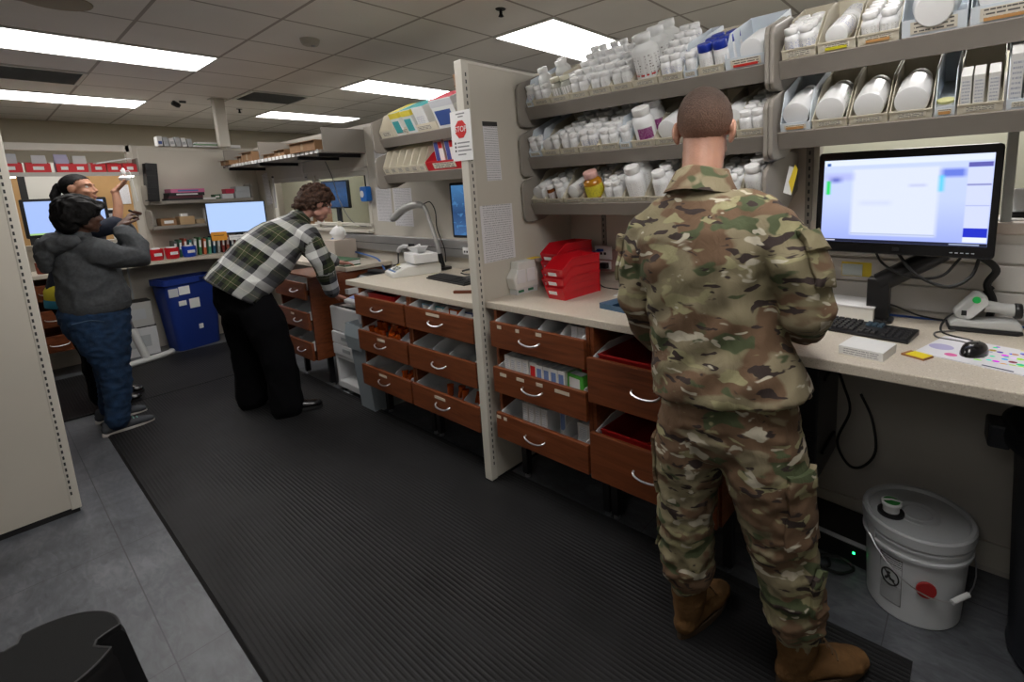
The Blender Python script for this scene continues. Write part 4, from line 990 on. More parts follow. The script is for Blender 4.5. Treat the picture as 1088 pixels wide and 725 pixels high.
# ------------------------------------------------------------------ middle workstation
ZM = .955
rm = thing('cable_raceway', 'brushed aluminium cable raceway along the wall of the middle workstation', 'raceway', (-3.35,YW,1.045))
MB().box((-1.40,-.04,0),(1.385,0,.13)).build('channel', alum, rm, bevel=.004)
MB().box((-1.40,-.0415,.062),(1.385,-.0395,.066)).build('seam', dark_m, rm)
# precision scale with a box and a cup on top
scl = thing('digital_scale', 'cream digital pharmacy scale with display on the middle worktop', 'scale', (-3.15,1.975,ZM), (0,0,RAD(-16)))
MB().prism([(-.18,0),(-.18,.028),(-.155,.036),(-.07,.068),(.15,.075),(.165,.06),(.165,0)], -.105, .105, 'x').build('housing', off_w, scl, bevel=.006, seg=3)
sM = Matrix.Translation((0,-.118,.0525)) @ Matrix.Rotation(RAD(20.5),4,'X')
MB().box((-.05,-.022,0),(.05,.016,.0025), sM).build('display', M('lcd_green',(.10,.13,.11),.25), scl)
b = MB()
for k in range(5): b.box((-.085+.036*k,-.044,0),(-.060+.036*k,-.031,.0026), sM)
b.build('button', M('button_blue',(.10,.20,.42),.4), scl)
MB().box((-.085,.02,.002),(-.06,.045,.003), sM).build('sticker', M('yellow_paper'), scl)
MB().box((-.085,-.03,.0755),(.085,.145,.082)).build('pan', steel, scl, bevel=.002)
for sx in (-.08,.08):
    MB().lathe([(.012,-.001),(.014,.004)],10,Matrix.Translation((sx,-.15,0))).build('foot', black_p, scl)
mb_ = Matrix.Translation((-3.15,1.975,ZM)) @ Matrix.Rotation(RAD(-16),4,'Z')
bx = thing('tissue_box', 'flat white tissue carton lying on the digital scale', 'box', mb_ @ Vector((0,.055,.083)), (0,0,RAD(-16)))
MB().box((-.12,-.085,0),(.12,.085,.062)).build('carton', paper, bx, bevel=.002); MB().prism(rrect(.12,.05,.02), .062,.0625,'z').build('slot', M('slot_grey',(.3,.3,.3),.8), bx)
cup = thing('weighing_boat', 'small white square weighing dish on the carton over the scale', 'dish', mb_ @ Vector((-.03,.05,.1460)), (0,0,RAD(8)))
MB().add([(-.03,-.03,0),(.03,-.03,0),(.03,.03,0),(-.03,.03,0),(-.052,-.052,.042),(.052,-.052,.042),(.052,.052,.042),(-.052,.052,.042),(-.049,-.049,.0425),(.049,-.049,.0425),(.049,.049,.0425),(-.049,.049,.0425),(-.028,-.028,.003),(.028,-.028,.003),(.028,.028,.003),(-.028,.028,.003)],
   [(3,2,1,0),(0,1,5,4),(1,2,6,5),(2,3,7,6),(3,0,4,7),(4,5,9,8),(5,6,10,9),(6,7,11,10),(7,4,8,11),(8,9,13,12),(9,10,14,13),(10,11,15,14),(11,8,12,15),(12,13,14,15)]).build('dish', white_p, cup)
MB().tube(smooth_path([(-.03,-.01,.035),(-.01,.02,.05),(.02,.0,.053),(.035,-.01,.045)]), .007, 8).build('tissue', paper, cup, smooth=True)
# gooseneck document scanner
gl = thing('document_camera', 'silver gooseneck document camera arching over the middle worktop', 'document camera', (-3.10,2.185,ZM))
MB().prism(rrect(.11,.11,.03), 0, .02, 'z').build('base', black_p, gl, bevel=.004)
MB().tube([(0,0,.02),(-.01,-.01,.12)], [.02,.017], 12).build('post', black_p, gl, smooth=True)
MB().tube(smooth_path([(-.01,-.01,.12),(-.05,-.02,.28),(-.10,-.03,.43),(-.125,-.035,.475)],6), .0155, 12).build('arm', M('silver_plastic',(.50,.50,.49),.35,.3), gl, smooth=True)
MB().tube(smooth_path([(-.125,-.035,.475),(-.20,-.05,.485),(-.33,-.07,.455),(-.43,-.085,.40),(-.47,-.09,.375)],5), [.018,.020,.024,.026,.027,.027,.028,.028,.029,.029,.029,.029,.029,.028,.028,.028,.028,.028,.027,.026,.022], 12).build('head', M('silver_plastic'), gl, smooth=True)
MB().tube([(-.468,-.09,.377),(-.480,-.092,.370)], [.019,.016], 12).build('lens', black_p, gl, smooth=True)
MB().tube(smooth_path([(-.125,-.03,.49),(-.06,-.02,.50),(-.02,-.01,.43),(-.03,0,.30),(.01,.02,.16),(.0,.03,.05)],6), .004, 6).build('cord', cableb, gl, smooth=True)
# monitor half hidden by the divider, keyboard, wood block
m2 = thing('monitor', 'black monitor with blue screen half hidden behind the divider post', 'monitor', (-2.50,2.10,1.40), (0,0,RAD(4)))
MB().prism(rrect(.56,.365,.012), -.02, .015, 'y').build('bezel', black_p, m2, bevel=.004)
def scr(nm, cols, strength):
    m = M(nm, (.01,.01,.01), .25); t = NT(m); s = t.sep(t.coords('Generated')); c = t.ramp(s[2], cols)
    n = t.noise(t.mapping(t.coords('Generated'), scale=(6,1,9)), 1.5, 3); c = t.mix(t.math('GREATER_THAN', n, .58), c, cols[-1][1])
    t.l(c, t.b.inputs['Emission Color']); t.b.inputs['Emission Strength'].default_value = strength; return m
MB().box((-.262,-.0212,-.165),(.262,-.0202,.165)).build('screen', scr('screen_blue',[(0,(.05,.13,.30)),(.45,(.02,.06,.16)),(1,(.06,.18,.38))],.9), m2)
MB().box((-.04,.0,-.40),(.04,.03,-.10)).build('stand_neck', black_p, m2); MB().box((-.13,-.09,-.445),(.13,.10,-.43)).build('stand_foot', black_p, m2, bevel=.003)
MB().box((-.04,.005,-.43),(.04,.025,-.39)).build('stand_joint', black_p, m2)
k2 = thing('keyboard', 'black keyboard on the middle worktop running behind the divider post', 'keyboard', (-2.64,1.93,ZM), (0,0,RAD(-5)))
MB().prism([(-.065,0),(-.068,.010),(.068,.020),(.068,0)], -.225, .225, 'x').build('case', black_p, k2, bevel=.003)
keys(k2,-.218,.06,15,5); keys(k2,.072,.128,3,4); keys(k2,.140,.218,4,5)
wdb = tag(MB().prism([(-.07,-.012),(.06,-.016),(.075,0),(.06,.014),(-.07,.012)], 0, .016, 'z').build('wooden_spatula', M('redwood',(.13,.035,.015),.4), bevel=.003, loc=(-2.245,1.72,ZM), rot=(0,0,RAD(32))), 'reddish wooden spatula on the middle worktop against the divider post', 'spatula')
bpn = tag(MB().tube([(0,0,.004),(.13,.03,.004)], .0045, 8).build('pen', M('pen_blue',(.12,.14,.42),.4), loc=(-2.36,1.86,ZM)), 'pale blue pen on the middle worktop beside the divider post', 'pen')
cable('cable', 'black cables bundled at the back of the middle worktop', [(-2.86,2.18,.962),(-2.75,2.16,.985),(-2.66,2.17,.99),(-2.55,2.18,1.0),(-2.50,2.2,1.05),(-2.46,2.19,1.12)], .007, cableb)
cable('cable', 'black cable curling behind the keyboard of the middle workstation', [(-2.80,2.12,.962),(-2.70,2.09,.965),(-2.58,2.12,.975),(-2.52,2.15,.99),(-2.6,2.18,.97),(-2.7,2.2,.965)], .005, cableb)
p3_ = thing('power_plug', 'white angled power plug with black cord left of the digital scale', 'plug', (-3.62,YW-.042,1.095))
MB().tube(smooth_path([(.02,-.005,0),(-.02,-.02,.005),(-.06,-.03,-.01),(-.09,-.03,-.04)]), .017, 10).build('plug', white_p, p3_, smooth=True)
MB().tube(smooth_path([(-.09,-.03,-.03),(-.10,-.03,-.08),(-.08,-.05,-.135),(-.03,-.12,-.137)]), .006, 8).build('cord', cableb, p3_, smooth=True)
outlet(-3.555,1.10,'black duplex outlet in the aluminium raceway left of the scale', black_p, 'power', y=YW-.0415, w=.08, h=.05)
outlet(-2.86,1.10,'small white data outlet in the aluminium raceway behind the document camera', white_p, 'data', y=YW-.0415, w=.07, h=.05)
# papers on the back panel
YP = YW-.0015
sheet('notice_sheet', 'printed sheet taped left of the document camera', (-3.98,YP,1.44), .24, .29, 'y', sheet_txt, RAD(2))
sheet('notice_sheet', 'printed table sheet taped just behind the document camera', (-3.69,YP,1.415), .27, .31, 'y', sheet_txt, RAD(1))
sheet('notice_sheet', 'grey printed sheet half hidden under the upper sloping shelf end', (-3.88,YP,1.79), .36, .26, 'y', sheet_txt, RAD(1))
bl = thing('blue_charger', 'small bright blue charger plugged in at the window frame', 'charger', (-4.205,YW-.01,1.535))
MB().prism(rrect(.11,.13,.02), -.05, 0, 'y').build('case', M('charger_blue',(.01,.14,.52),.35), bl, bevel=.006); MB().lathe([(.03,-.001),(.03,.001)],16,Matrix.Translation((-.02,-.051,0)) @ Matrix.Rotation(pi/2,4,'X')).build('dial', white_p, bl)
MB().tube([(0,-.02,.06),(.0,-.02,.16)], .006).build('cord', cableb, bl)
sw = thing('light_switch', 'ivory switch plate on the lower window frame beside the bent head', 'switch', (-4.72,YW-.052,1.235))
MB().box((-.035,-.004,-.058),(.035,0.002,.058)).build('plate', M('ivory',(.66,.63,.50),.4), sw, bevel=.002); MB().box((-.006,-.010,-.012),(.006,-.004,.012)).build('toggle', M('ivory'), sw)
cable('cable', 'thin grey cord hanging across the middle window pane', [(-4.95,YW-.012,1.86),(-4.85,YW-.008,1.70),(-4.78,YW-.004,1.50),(-4.62,YW-.004,1.32),(-4.45,YW-.006,1.255),(-4.3,YW-.012,1.25)], .004, M('cable_grey'))
outlet(-4.86,1.10,'white data outlet with blue cable behind the tissue box', white_p, 'data', y=YW-.0015, w=.12, h=.10)
cable('cable', 'blue network cable drooping from the white outlet to the printer', [(-4.88,YW-.03,1.13),(-4.95,YW-.05,1.10),(-4.86,YW-.06,1.05),(-4.6,YW-.05,1.02),(-4.3,YW-.06,1.0),(-4.05,YW-.07,.97),(-3.9,YW-.10,.88),(-3.85,YW-.1,.75)], .008, M('cable_blue2',(.06,.14,.38),.5))
# tissue box and green binder on the corner worktop
tx = thing('tissue_box', 'square beige tissue box with tissue popping out beside the bent woman', 'tissue box', (-4.56,2.13,ZM))
MB().box((-.10,-.10,0),(.095,.10,.18)).build('box', M('tissue_box_beige',(.55,.48,.42),.6), tx, bevel=.004)
b = MB(); rnd = random.Random(3); vs = []; n = 14
for j, (r, z) in enumerate(((.04,.178),(.07,.21),(.075,.25),(.05,.285),(.015,.30))):
    for k in range(n): a = 2*pi*k/n; q = r*(1+.35*sin(3*a+j)+rnd.uniform(-.15,.15)); vs.append((q*cos(a), q*.7*sin(a), z+rnd.uniform(-.012,.012)))
b.add(vs, [(j*n+k, j*n+(k+1)%n, (j+1)*n+(k+1)%n, (j+1)*n+k) for j in range(4) for k in range(n)]); b.build('tissue', paper, tx, smooth=True, angle=60)
gb = thing('green_binder', 'dark green binder lying flat in front of the beige tissue box', 'binder', (-4.24,1.955,ZM), (0,0,RAD(2)))
gm = M('binder_green',(.03,.13,.055),.35)
MB().box((-.28,-.075,0),(.22,.065,.008)).build('lower_cover', gm, gb); MB().box((-.275,-.07,.008),(.215,.065,.042)).build('pages', paper, gb); MB().box((-.28,-.075,.042),(.22,.065,.05)).build('upper_cover', gm, gb); MB().box((-.285,-.078,0),(-.278,.065,.05)).build('spine', gm, gb)
# multifunction printer in the gap between the worktops
pt = thing('printer', 'white floor standing laser printer with open stand between the drawer racks', 'printer', (-3.655,1.90,0))
pw = M('printer_white',(.62,.63,.64),.45); pg = M('printer_grey',(.33,.35,.36),.5)
MB().box((-.215,-.235,.045),(-.185,.24,.30)).build('stand_side', pw, pt, bevel=.008); MB().box((.185,-.235,.045),(.215,.24,.30)).build('stand_side', pw, pt, bevel=.008)
MB().box((-.185,-.235,.045),(.185,.24,.10)).build('stand_base', pw, pt, bevel=.006); MB().box((-.215,-.235,.285),(.215,.24,.315)).build('stand_top', pw, pt, bevel=.006)
for sx in (-.17,.17):
    for sy in (-.19,.2): MB().lathe([(.022,0),(.022,.045)],12,Matrix.Translation((sx,sy,0))).build('caster', black_p, pt)
for z0, z1 in ((.318,.405),(.41,.50)):
    d = MB().box((-.212,-.245,z0),(.212,.22,z1)).build('paper_tray', pw, pt, bevel=.006)
    MB().box((-.06,-.247,(z0+z1)/2-.01),(.06,-.2445,(z0+z1)/2+.018)).build('grip', pg, d)
MB().box((-.215,-.235,.503),(.215,.24,.70)).build('body', pw, pt, bevel=.012)
MB().box((-.19,-.22,.70),(.19,.06,.706)).build('output_tray', dark_m, pt)
MB().box((-.215,.05,.70),(.215,.24,.80)).build('rear_housing', pw, pt, bevel=.01); MB().box((-.215,-.10,.76),(-.16,.06,.80)).build('side_rail', pw, pt)
MB().prism([(-.22,.74),(-.22,.765),(.06,.83),(.06,.80)], -.0, .20, 'x').build('control_panel', pw, pt, bevel=.006)
MB().prism([(-.19,.7735),(-.19,.7755),(.0,.818),(.0,.816)], -.0+.02, .15, 'x').build('touch_screen', M('touch_lilac',(.16,.19,.33),.25,emit=(.35,.42,.8,.25)), pt)
prt = tag(MB().box((-.11,-.14,0),(.11,.13,.003)).build('printed_page', paper, loc=(-3.66,1.84,.7065), rot=(0,0,.1)), 'white page lying in the printer output tray under the hand', 'paper')
gc = thing('waste_bin', 'grey plastic waste bin with folded liner beside the printer', 'trash can', (-3.335,1.75,0))
MB().prism([(-.095,-.13),(.095,-.13),(.095,.15),(-.095,.15)], 0, .012, 'z').build('bottom', pg, gc)
def shell(nm, m, t, w0, d0, w1, d1, z0, z1, th=.004):
    q = lambda w,d,z: [(-w,-d,z),(w,-d,z),(w,d,z),(-w,d,z)]
    vs = q(w0,d0,z0)+q(w1,d1,z1)+q(w1-th,d1-th,z1)+q(w0-th,d0-th,z0); fs = []
    for a, bb in ((0,4),(4,8),(8,12)):
        for k in range(4): fs.append((a+k,a+(k+1)%4,bb+(k+1)%4,bb+k))
    return MB().add(vs, fs).build(nm, m, t)
shell('tub', M('bin_grey',(.26,.30,.33),.5), gc, .09,.13,.105,.165,.0,.60)
b = MB(); b.prism([(-.175,.64),(-.19,.56),(-.176,.46),(-.166,.52),(-.155,.62)], -.11,.10,'x'); b.build('liner_fold', M('liner_grey',(.30,.35,.38),.4), gc, bevel=.006)
shell('rim', M('liner_grey'), gc, .107,.168,.112,.175,.585,.645)
bd = thing('floor_board', 'flat grey baseboard plate on the floor under the printer stand', 'board', (-3.5,1.80,0))
MB().box((-.33,-.13,0.0),(-.245,.40,.006)).build('plate', pg, bd)
bo = thing('label_printer', 'black label printer lying on the rear of the white printer', 'printer', (-3.74,2.06,.8005))
MB().prism([(-.15,0),(-.16,.03),(-.10,.085),(.06,.105),(.10,.09),(.10,0)], -.21, .20, 'x').build('housing', black_p, bo, bevel=.008)
MB().prism([(-.152,.042),(-.108,.082),(-.106,.084),(-.150,.045)], -.16, .05, 'x').build('output_slot', grey_p, bo)
MB().box((-.17,-.04,.099),(.16,.03,.118)).build('top_tray', black_m, bo, bevel=.004); MB().box((.10,-.156,.012),(.16,-.150,.03)).build('front_button', grey_p, bo)
# contents of the sloping shelves in the middle workstation
SHELF['V'] = ('upper middle workstation shelf', ZL[0]); SHELF['W'] = ('lower middle workstation shelf', ZL[1])
def big_bin(sh, i, x0, x1, hs=.14, m=cream, lab=None, L=.34, front=.05, note=''):
    nm, zo = SHELF[sh]; w = x1-x0-.005; p = sp(zo,.012,.0015)
    t = thing('shelf_bin', lab or 'empty cream bin with tall slanted sides, %s from left on the %s' % (ORD[i], nm), 'bin', ((x0+x1)/2,p[1],p[2]), (TH,0,0), 'bins on the %s' % nm)
    b = MB(); th = .003
    b.box((-w/2,0,0),(w/2,L,th)); b.box((-w/2,0,th),(w/2,th,front)); b.box((-w/2,L-th,th),(w/2,L,hs))
    for s in (-1,1):
        xs = s*(w/2-th/2); b.prism([(th,th),(L-th,th),(L-th,hs),(.09,hs),(th,front)], xs-th/2, xs+th/2, 'x')
    b.build('tray', m, t); MB().box((-w*.3,-.002,.012),(w*.3,-.0002,front-.012)).build('label_card', card_txt, t); return t
for i in range(4):
    xs_ = [-3.32,-3.15,-2.92,-2.65,-2.36]; big_bin('V', i, xs_[i], xs_[i+1], .13)
big_bin('V', 4, -2.36, -2.0, .13)
def pcarton(lab, x, v, n, w, d, h, cols, rz=0, lean=0):
    p = Vector(sp(ZL[0], v, n)); p.x = x
    t = thing('medicine_carton', lab, 'box', p, (TH+lean,0,rz), 'product cartons on the middle workstation shelf')
    MB().box((-w/2,-d/2,0),(w/2,d/2,h)).build('carton', M('carton_%s' % cols[0], cols[1], .45), t, bevel=.001)
    MB().box((-w/2-.0006,-d/2-.0006,h*.74),(w/2+.0006,d/2+.0006,h*.97)).build('top_band', M('band_%s' % cols[2], cols[3], .45), t)
    MB().box((-w*.42,-d/2-.0008,h*.10),(w*.30,-d/2+.0002,h*.62)).build('front_print', box_txt if cols[0] == 'w' else M('print_%s' % cols[4], cols[5], .45), t)
    MB().box((-w/2+.002,-d/2+.002,h),(w/2-.002,d/2-.002,h+.0015)).build('top_flap', M('band_%s' % cols[6], cols[7], .45), t)
Y_, Te, Wh, Bl, Rd = (.78,.66,.08), (.06,.40,.42), (.76,.78,.78), (.05,.10,.32), (.62,.10,.14)
pcarton('white carton with yellow and teal panels, leftmost on the middle workstation shelf', -3.06,.10,.006,.10,.18,.15,('wt',Wh,'y',Y_,'te',Te,'y',Y_))
pcarton('white carton with yellow and teal panels, second from left on the middle shelf', -2.95+.03,.10,.006,.10,.18,.15,('wt',Wh,'y',Y_,'te',Te,'te',Te))
pcarton('white carton with grey print leaning between the teal and navy cartons', -2.79,.10,.006,.12,.16,.15,('w',Wh,'wh',Wh,'g',(.5,.55,.6),'te',Te))
pcarton('white carton with large navy print and red band, rightmost product carton', -2.52,.08,.006,.21,.16,.17,('wn',Wh,'pk',(.60,.62,.66),'na',Bl,'rd',Rd))
bag = thing('paper_bag', 'open brown paper bag standing at the end of the upper middle shelf', 'bag', (-2.535,2.12,2.085))
kp = kraft; b = MB()
pts = [(-.09,-.06),(.0,-.065),(.09,-.06),(.085,0),(.09,.06),(0,.065),(-.09,.06),(-.085,0)]
vs = [(x,y,0) for x,y in pts]+[(x*1.06+.004,y*1.05,.10) for x,y in pts]+[(x*1.12,y*1.2,.16+.012*(k%2)) for k,(x,y) in enumerate(pts)]+[(x*1.09,y*1.15,.158+.012*(k%2)) for k,(x,y) in enumerate(pts)]+[(x*1.0,y*.98,.02) for x,y in pts]
fs = [tuple(range(7,-1,-1))]+[(j*8+k,j*8+(k+1)%8,(j+1)*8+(k+1)%8,(j+1)*8+k) for j in range(4) for k in range(8)]+[tuple(range(32,40))]
b.add(vs, fs); b.build('bag_body', kp, bag); MB().box((-.095,-.068,.09),(.095,-.066,.097)).build('fold_crease', M('kraft_dark',(.2,.11,.05),.8), bag)
for i in range(6):
    xs_ = -3.32+.085*i; big_bin('W', i, xs_, xs_+.085, .13)
big_bin('W', 6, -2.80, -2.42, .09, red_p, 'red bin full of small boxes on the lower middle workstation shelf', front=.06)
big_bin('W', 7, -2.40, -2.02, .09, red_p, 'second red bin behind the STOP sheet on the lower middle workstation shelf', front=.06)
for k in range(6):
    p = Vector(sp(ZL[1], .10+.03*(k//3), .008+.02*(k//3))); p.x = -2.745+.115*(k%3)
    t = thing('medicine_carton', 'white and navy carton leaning in the red bin, %s of the %s row' % (('left','middle','right')[k%3], ('front','back')[k//3]), 'box', p, (TH-.25,.0,.12), 'cartons in the red bin')
    MB().box((-.04,-.012,0),(.04,.012,.15)).build('carton', carton_w, t, bevel=.001); MB().box((-.036,-.0126,.02),(.0,-.0118,.14)).build('navy_panel', M('navy_print',(.06,.08,.30),.5), t); MB().box((.002,-.0126,.1),(.036,-.0118,.14)).build('red_panel', M('stop_red'), t)
# ------------------------------------------------------------------ long wall shelf with kraft cartons
lsf = thing('storage_shelf', 'long taupe wall shelf with upright dividers and price strip above the middle window', 'shelf', (-5.4,2.08,1.885))
MB().box((-1.22,-.19,0),(1.21,.19,.022)).build('board', taupe, lsf, bevel=.002)
for x in (-1.22,-.18,1.20): MB().box((x-.006,-.17,.0),(x+.012,.19,.20)).build('divider', taupe_l, lsf, bevel=.005)
MB().box((-1.22,.17,.022),(1.2,.188,.14)).build('back_panel', taupe_l, lsf)
b = MB()
for k in range(26):
    x = -1.15+.09*k; MB().box((x,-.196,-.002),(x+.06,-.190,.026)).build('price_card', paper, lsf)
for x in (-1.1,-.2,.7,1.1): MB().box((x-.012,-.17,-.03),(x+.012,.19,0)).build('support_rib', dark_m, lsf)
for (x,y,w,d,h,rz,lab) in ((-6.42,1.93,.20,.20,.05,.1,'flat kraft carton overhanging the left end of the long wall shelf'),(-6.10,1.98,.16,.2,.075,-.05,'kraft carton second from left on the long wall shelf'),(-5.86,1.98,.24,.22,.10,.05,'taller kraft carton left of the shelf divider'),
                           (-5.35,1.99,.22,.2,.045,.08,'low kraft carton right of the shelf divider'),(-5.06,1.98,.26,.2,.06,-.04,'kraft carton mid right on the long wall shelf'),(-4.50,1.97,.46,.24,.085,.03,'widest kraft carton at the right end of the long wall shelf')):
    t = thing('kraft_carton', lab, 'box', (x,y+.02,1.907), (0,0,rz), 'kraft cartons on the long wall shelf')
    MB().box((-w/2,-d/2,0),(w/2,d/2,h)).build('carton', kraft, t, bevel=.002)
    MB().box((-w/2,-d/2-.02,h),(w/2,d/2-.02,h+.003), Matrix.Rotation(RAD(4),4,'X')).build('lid_flap', kraft, t); MB().box((-.02,-d/2-.0008,h*.2),(.02,-d/2+.0005,h*.8)).build('tape', M('tape_tan',(.38,.26,.14),.4), t)
# things seen through the middle window
m3 = thing('monitor', 'dark monitor with blue screen seen through the left part of the middle window', 'monitor', (-5.85,2.75,1.545), (0,0,RAD(8)))
MB().prism(rrect(.50,.32,.012), -.02, .015, 'y').build('bezel', black_p, m3, bevel=.003); MB().box((-.235,-.0212,-.145),(.235,-.0202,.145)).build('screen', scr('screen_blue_dim',[(0,(.02,.05,.13)),(.5,(.04,.10,.26)),(1,(.03,.06,.14))],.8), m3)
MB().box((-.03,0,-.60),(.03,.03,-.1)).build('stand', black_p, m3)
ds = thing('desk', 'dark desk behind the middle window carrying the blue screened monitor', 'desk', (-5.9,2.85,0))
MB().box((-.6,-.35,.92),(.9,.35,.945)).build('desktop', dark_m, ds)
for sx in (-.55,.85):
    for sy in (-.3,.3): MB().box((sx-.02,sy-.02,0),(sx+.02,sy+.02,.92)).build('leg', dark_m, ds)
kc = thing('kraft_carton', 'brown carton on the desk seen through the window left of the monitor', 'box', (-6.22,2.7,.945)); MB().box((-.13,-.1,0),(.10,.1,.42)).build('carton', kraft, kc, bevel=.002); MB().box((-.05,-.101,.3),(.03,-.0995,.36)).build('label', paper, kc)
# ------------------------------------------------------------------ far end of the bay
# shelf with red bins across the opening
fs = thing('storage_shelf', 'taupe shelf with lights underneath holding red bins at the far left', 'shelf', (-6.62,.28,1.825))
MB().box((-.18,-1.5,0),(.02,.88,.022)).build('board', taupe, fs, bevel=.002); MB().box((.012,-1.5,-.012),(.022,.88,.024)).build('front_edge', M('edge_light',(.42,.40,.37),.4,.3), fs)
MB().box((-.18,.872,.0),(.02,.888,.16)).build('end_bracket', taupe_l, fs, bevel=.004)
for y in (-.0,.42,.80):
    MB().lathe([(.045,-.02),(.05,-.004),(.05,0)],16,Matrix.Translation((-.05,y,-.001))).build('puck_light', M('puck_glow',(.9,.9,.9),.4,emit=(1,.95,.85,6)), fs, smooth=True)
rndf = random.Random(11)
def open_bin(nm, lab, loc, w, d, h, m, group, cat='bin', rot=0):
    t = thing(nm, lab, cat, loc, (0,0,rot), group); th = .004; b = MB()
    b.box((-d/2,-w/2,0),(d/2,w/2,th)); b.box((-d/2,-w/2,th),(-d/2+th,w/2,h)); b.box((d/2-th,-w/2,th),(d/2,w/2,h*.8)); 
    for s in (-1,1): b.prism([(-d/2+th,th),(d/2-th,th),(d/2-th,h*.8),(-d/2+th,h)], s*(w/2-th/2)-th/2, s*(w/2-th/2)+th/2, 'y')
    b.build('tub', m, t); MB().box((d/2,-w*.22,h*.25),(d/2+.0015,w*.22,h*.55)).build('label', paper, t); return t
ys = [.30,.475,.64,.745,.87,.985,1.10]
for i, y in enumerate(ys):
    if i == 0: open_bin('black_bin', 'dark open bin at the left end of the far red bin shelf', (-6.70,.16,1.847), .15,.16,.12, black_p, 'bins on the far shelf')
    w = .155 if i < 2 else .105
    open_bin('red_bin', 'red open bin, %s from left on the far shelf' % ORD[i], (-6.70,y,1.847), w,.16,.10, red_p, 'bins on the far shelf')
for i, (y, c, tl, lab) in enumerate(((.31,(.55,.56,.6),.16,'grey papers standing in the leftmost red bin'),(.49,(.62,.62,.65),.15,'white papers bulging from the second red bin'),(.63,(.50,.48,.66),.16,'lilac paper hanging over the third red bin'),(.755,(.66,.66,.66),.15,'crumpled white papers in the fourth red bin'))):
    t = thing('paper_bundle', lab, 'papers', (-6.69,y,1.853), (0,RAD(12),RAD(rndf.uniform(-12,12))))
    for k in range(3): MB().box((-.03+.02*k,-.045,0),(-.027+.02*k,.045,tl-.02*k)).build('sheet', M('papers_%d' % i, c, .8), t)
wf_ = thing('paper_folder', 'white folder lying slanted across the right red bins on the far shelf', 'folder', (-6.68,.98,1.955), (RAD(12),RAD(4),RAD(4)))
MB().box((-.07,-.13,0),(.07,.14,.004)).build('cover', paper, wf_); MB().box((-.068,-.125,.004),(.068,.135,.008)).build('pages', paper, wf_)
# monitor at the far left
fm = thing('monitor', 'black monitor with pale blue screen partly behind the woman in grey', 'monitor', (-6.52,.585,1.44), (0,0,RAD(90)))
MB().prism(rrect(.56,.345,.012), -.02, .015, 'y').build('bezel', black_p, fm, bevel=.003)
MB().box((-.255,-.0212,-.145),(.255,-.0202,.15)).build('screen', M('screen_pale',(.02,.02,.02),.3,emit=(.36,.50,.90,1.0)), fm)
MB().box((-.255,-.0216,-.145),(.0,-.0211,-.13)).build('status_bar', M('screen_green',(.02,.02,.02),.3,emit=(.5,.8,.3,.7)), fm)
MB().box((-.03,.0,-.48),(.03,.03,-.1)).build('stand_neck', black_p, fm); MB().box((-.12,-.09,-.485),(.12,.09,-.47)).build('stand_foot', black_p, fm)
jar = thing('pen_cup', 'red cup of pens and tools on the far left worktop', 'pen cup', (-6.45,.36,ZM))
MB().lathe([(.04,0),(.042,.005),(.046,.10),(.043,.10),(.039,.01),(0,.01)],16).build('cup', M('cup_rust',(.30,.06,.03),.5), jar, smooth=True)
for k in range(5):
    a = k*1.3; MB().tube([(.01*cos(a),.01*sin(a),.012),(.038*cos(a),.038*sin(a),.17+.01*k)], .004, 6).build('pen', (black_p, M('pen_orange',(.6,.15,.03),.4), grey_p)[k%3], jar)
tr = thing('desk_tray', 'grey desk tray of papers beside the red pen cup', 'tray', (-6.45,.56,ZM)); b = MB(); b.box((-.11,-.09,0),(.11,.09,.004)); b.box((-.11,-.09,.004),(-.105,.09,.05)); b.box((.105,-.09,.004),(.11,.09,.03)); b.box((-.105,-.09,.004),(.105,-.085,.05)); b.box((-.105,.085,.004),(.105,.09,.05)); b.build('tray', lgrey_p, tr)
MB().box((-.09,-.07,.005),(.09,.07,.03)).build('paper', paper, tr)
# rounded bins along the far worktop
for i, (y, c, lab) in enumerate(((1.045,red_p,'leftmost red cup bin on the far worktop by the grey elbow'),(1.165,red_p,'second red cup bin on the far worktop'),(1.295,red_p,'third red cup bin on the far worktop beside the blue one'),(1.44,M('cup_blue',(.01,.06,.50),.35),'bright blue cup bin at the end of the red cup bins'))):
    t = thing('cup_bin', lab, 'bin', (-6.52,y,ZM), (0,0,RAD(4)), 'cup bins on the far worktop')
    MB().lathe([(.045,0),(.052,.01),(.058,.05),(.06,.115),(.056,.115),(.053,.05),(.046,.012),(0,.012)], 20, sy=1.05).build('cup', c, t, smooth=True)
    MB().box((.0585,-.032,.045),(.0605,.032,.075)).build('label', paper, t)
    MB().box((-.03,-.035,.04),(.03,.03,.125)).build('paper_refill', paper, t)
# hutch: two shelves with rounded ends on the solid panel
for z, nm, y1 in ((1.53,'upper',2.12),(1.275,'lower',2.12)):
    t = thing('hutch_shelf', 'taupe hutch shelf with rounded ends, %s of the two beside the opening' % nm, 'shelf', (-6.66,1.19,z))
    L = y1-1.19; MB().box((-.14,0,0),(.10,L,.02)).build('board', taupe, t, bevel=.003); MB().box((.09,.0,-.012),(.102,L,.022)).build('front_lip', taupe_l, t, bevel=.003)
    for y in (0, L): MB().prism(rrect(.25,.20,.05,5,-.015,.085), y-.009, y+.009, 'y').build('end_bracket', taupe_l, t, bevel=.005)
def stackbox(nm, lab, loc, dims, m, cat='box', rz=0, group=None, lid=None, extra=None):
    t = thing(nm, lab, cat, loc, (0,0,rz), group); d, w, h = dims
    MB().box((-d/2,-w/2,0),(d/2,w/2,h*.97)).build('body', m, t, bevel=.003)
    MB().box((-d/2-.001,-w/2-.001,h*.97-.0002),(d/2+.001,w/2+.001,h)).build('lid', lid or m, t)
    if extra: MB().box((d/2,-w*.3,h*.3),(d/2+.0015,w*.3,h*.7)).build('label', extra, t)
    return t
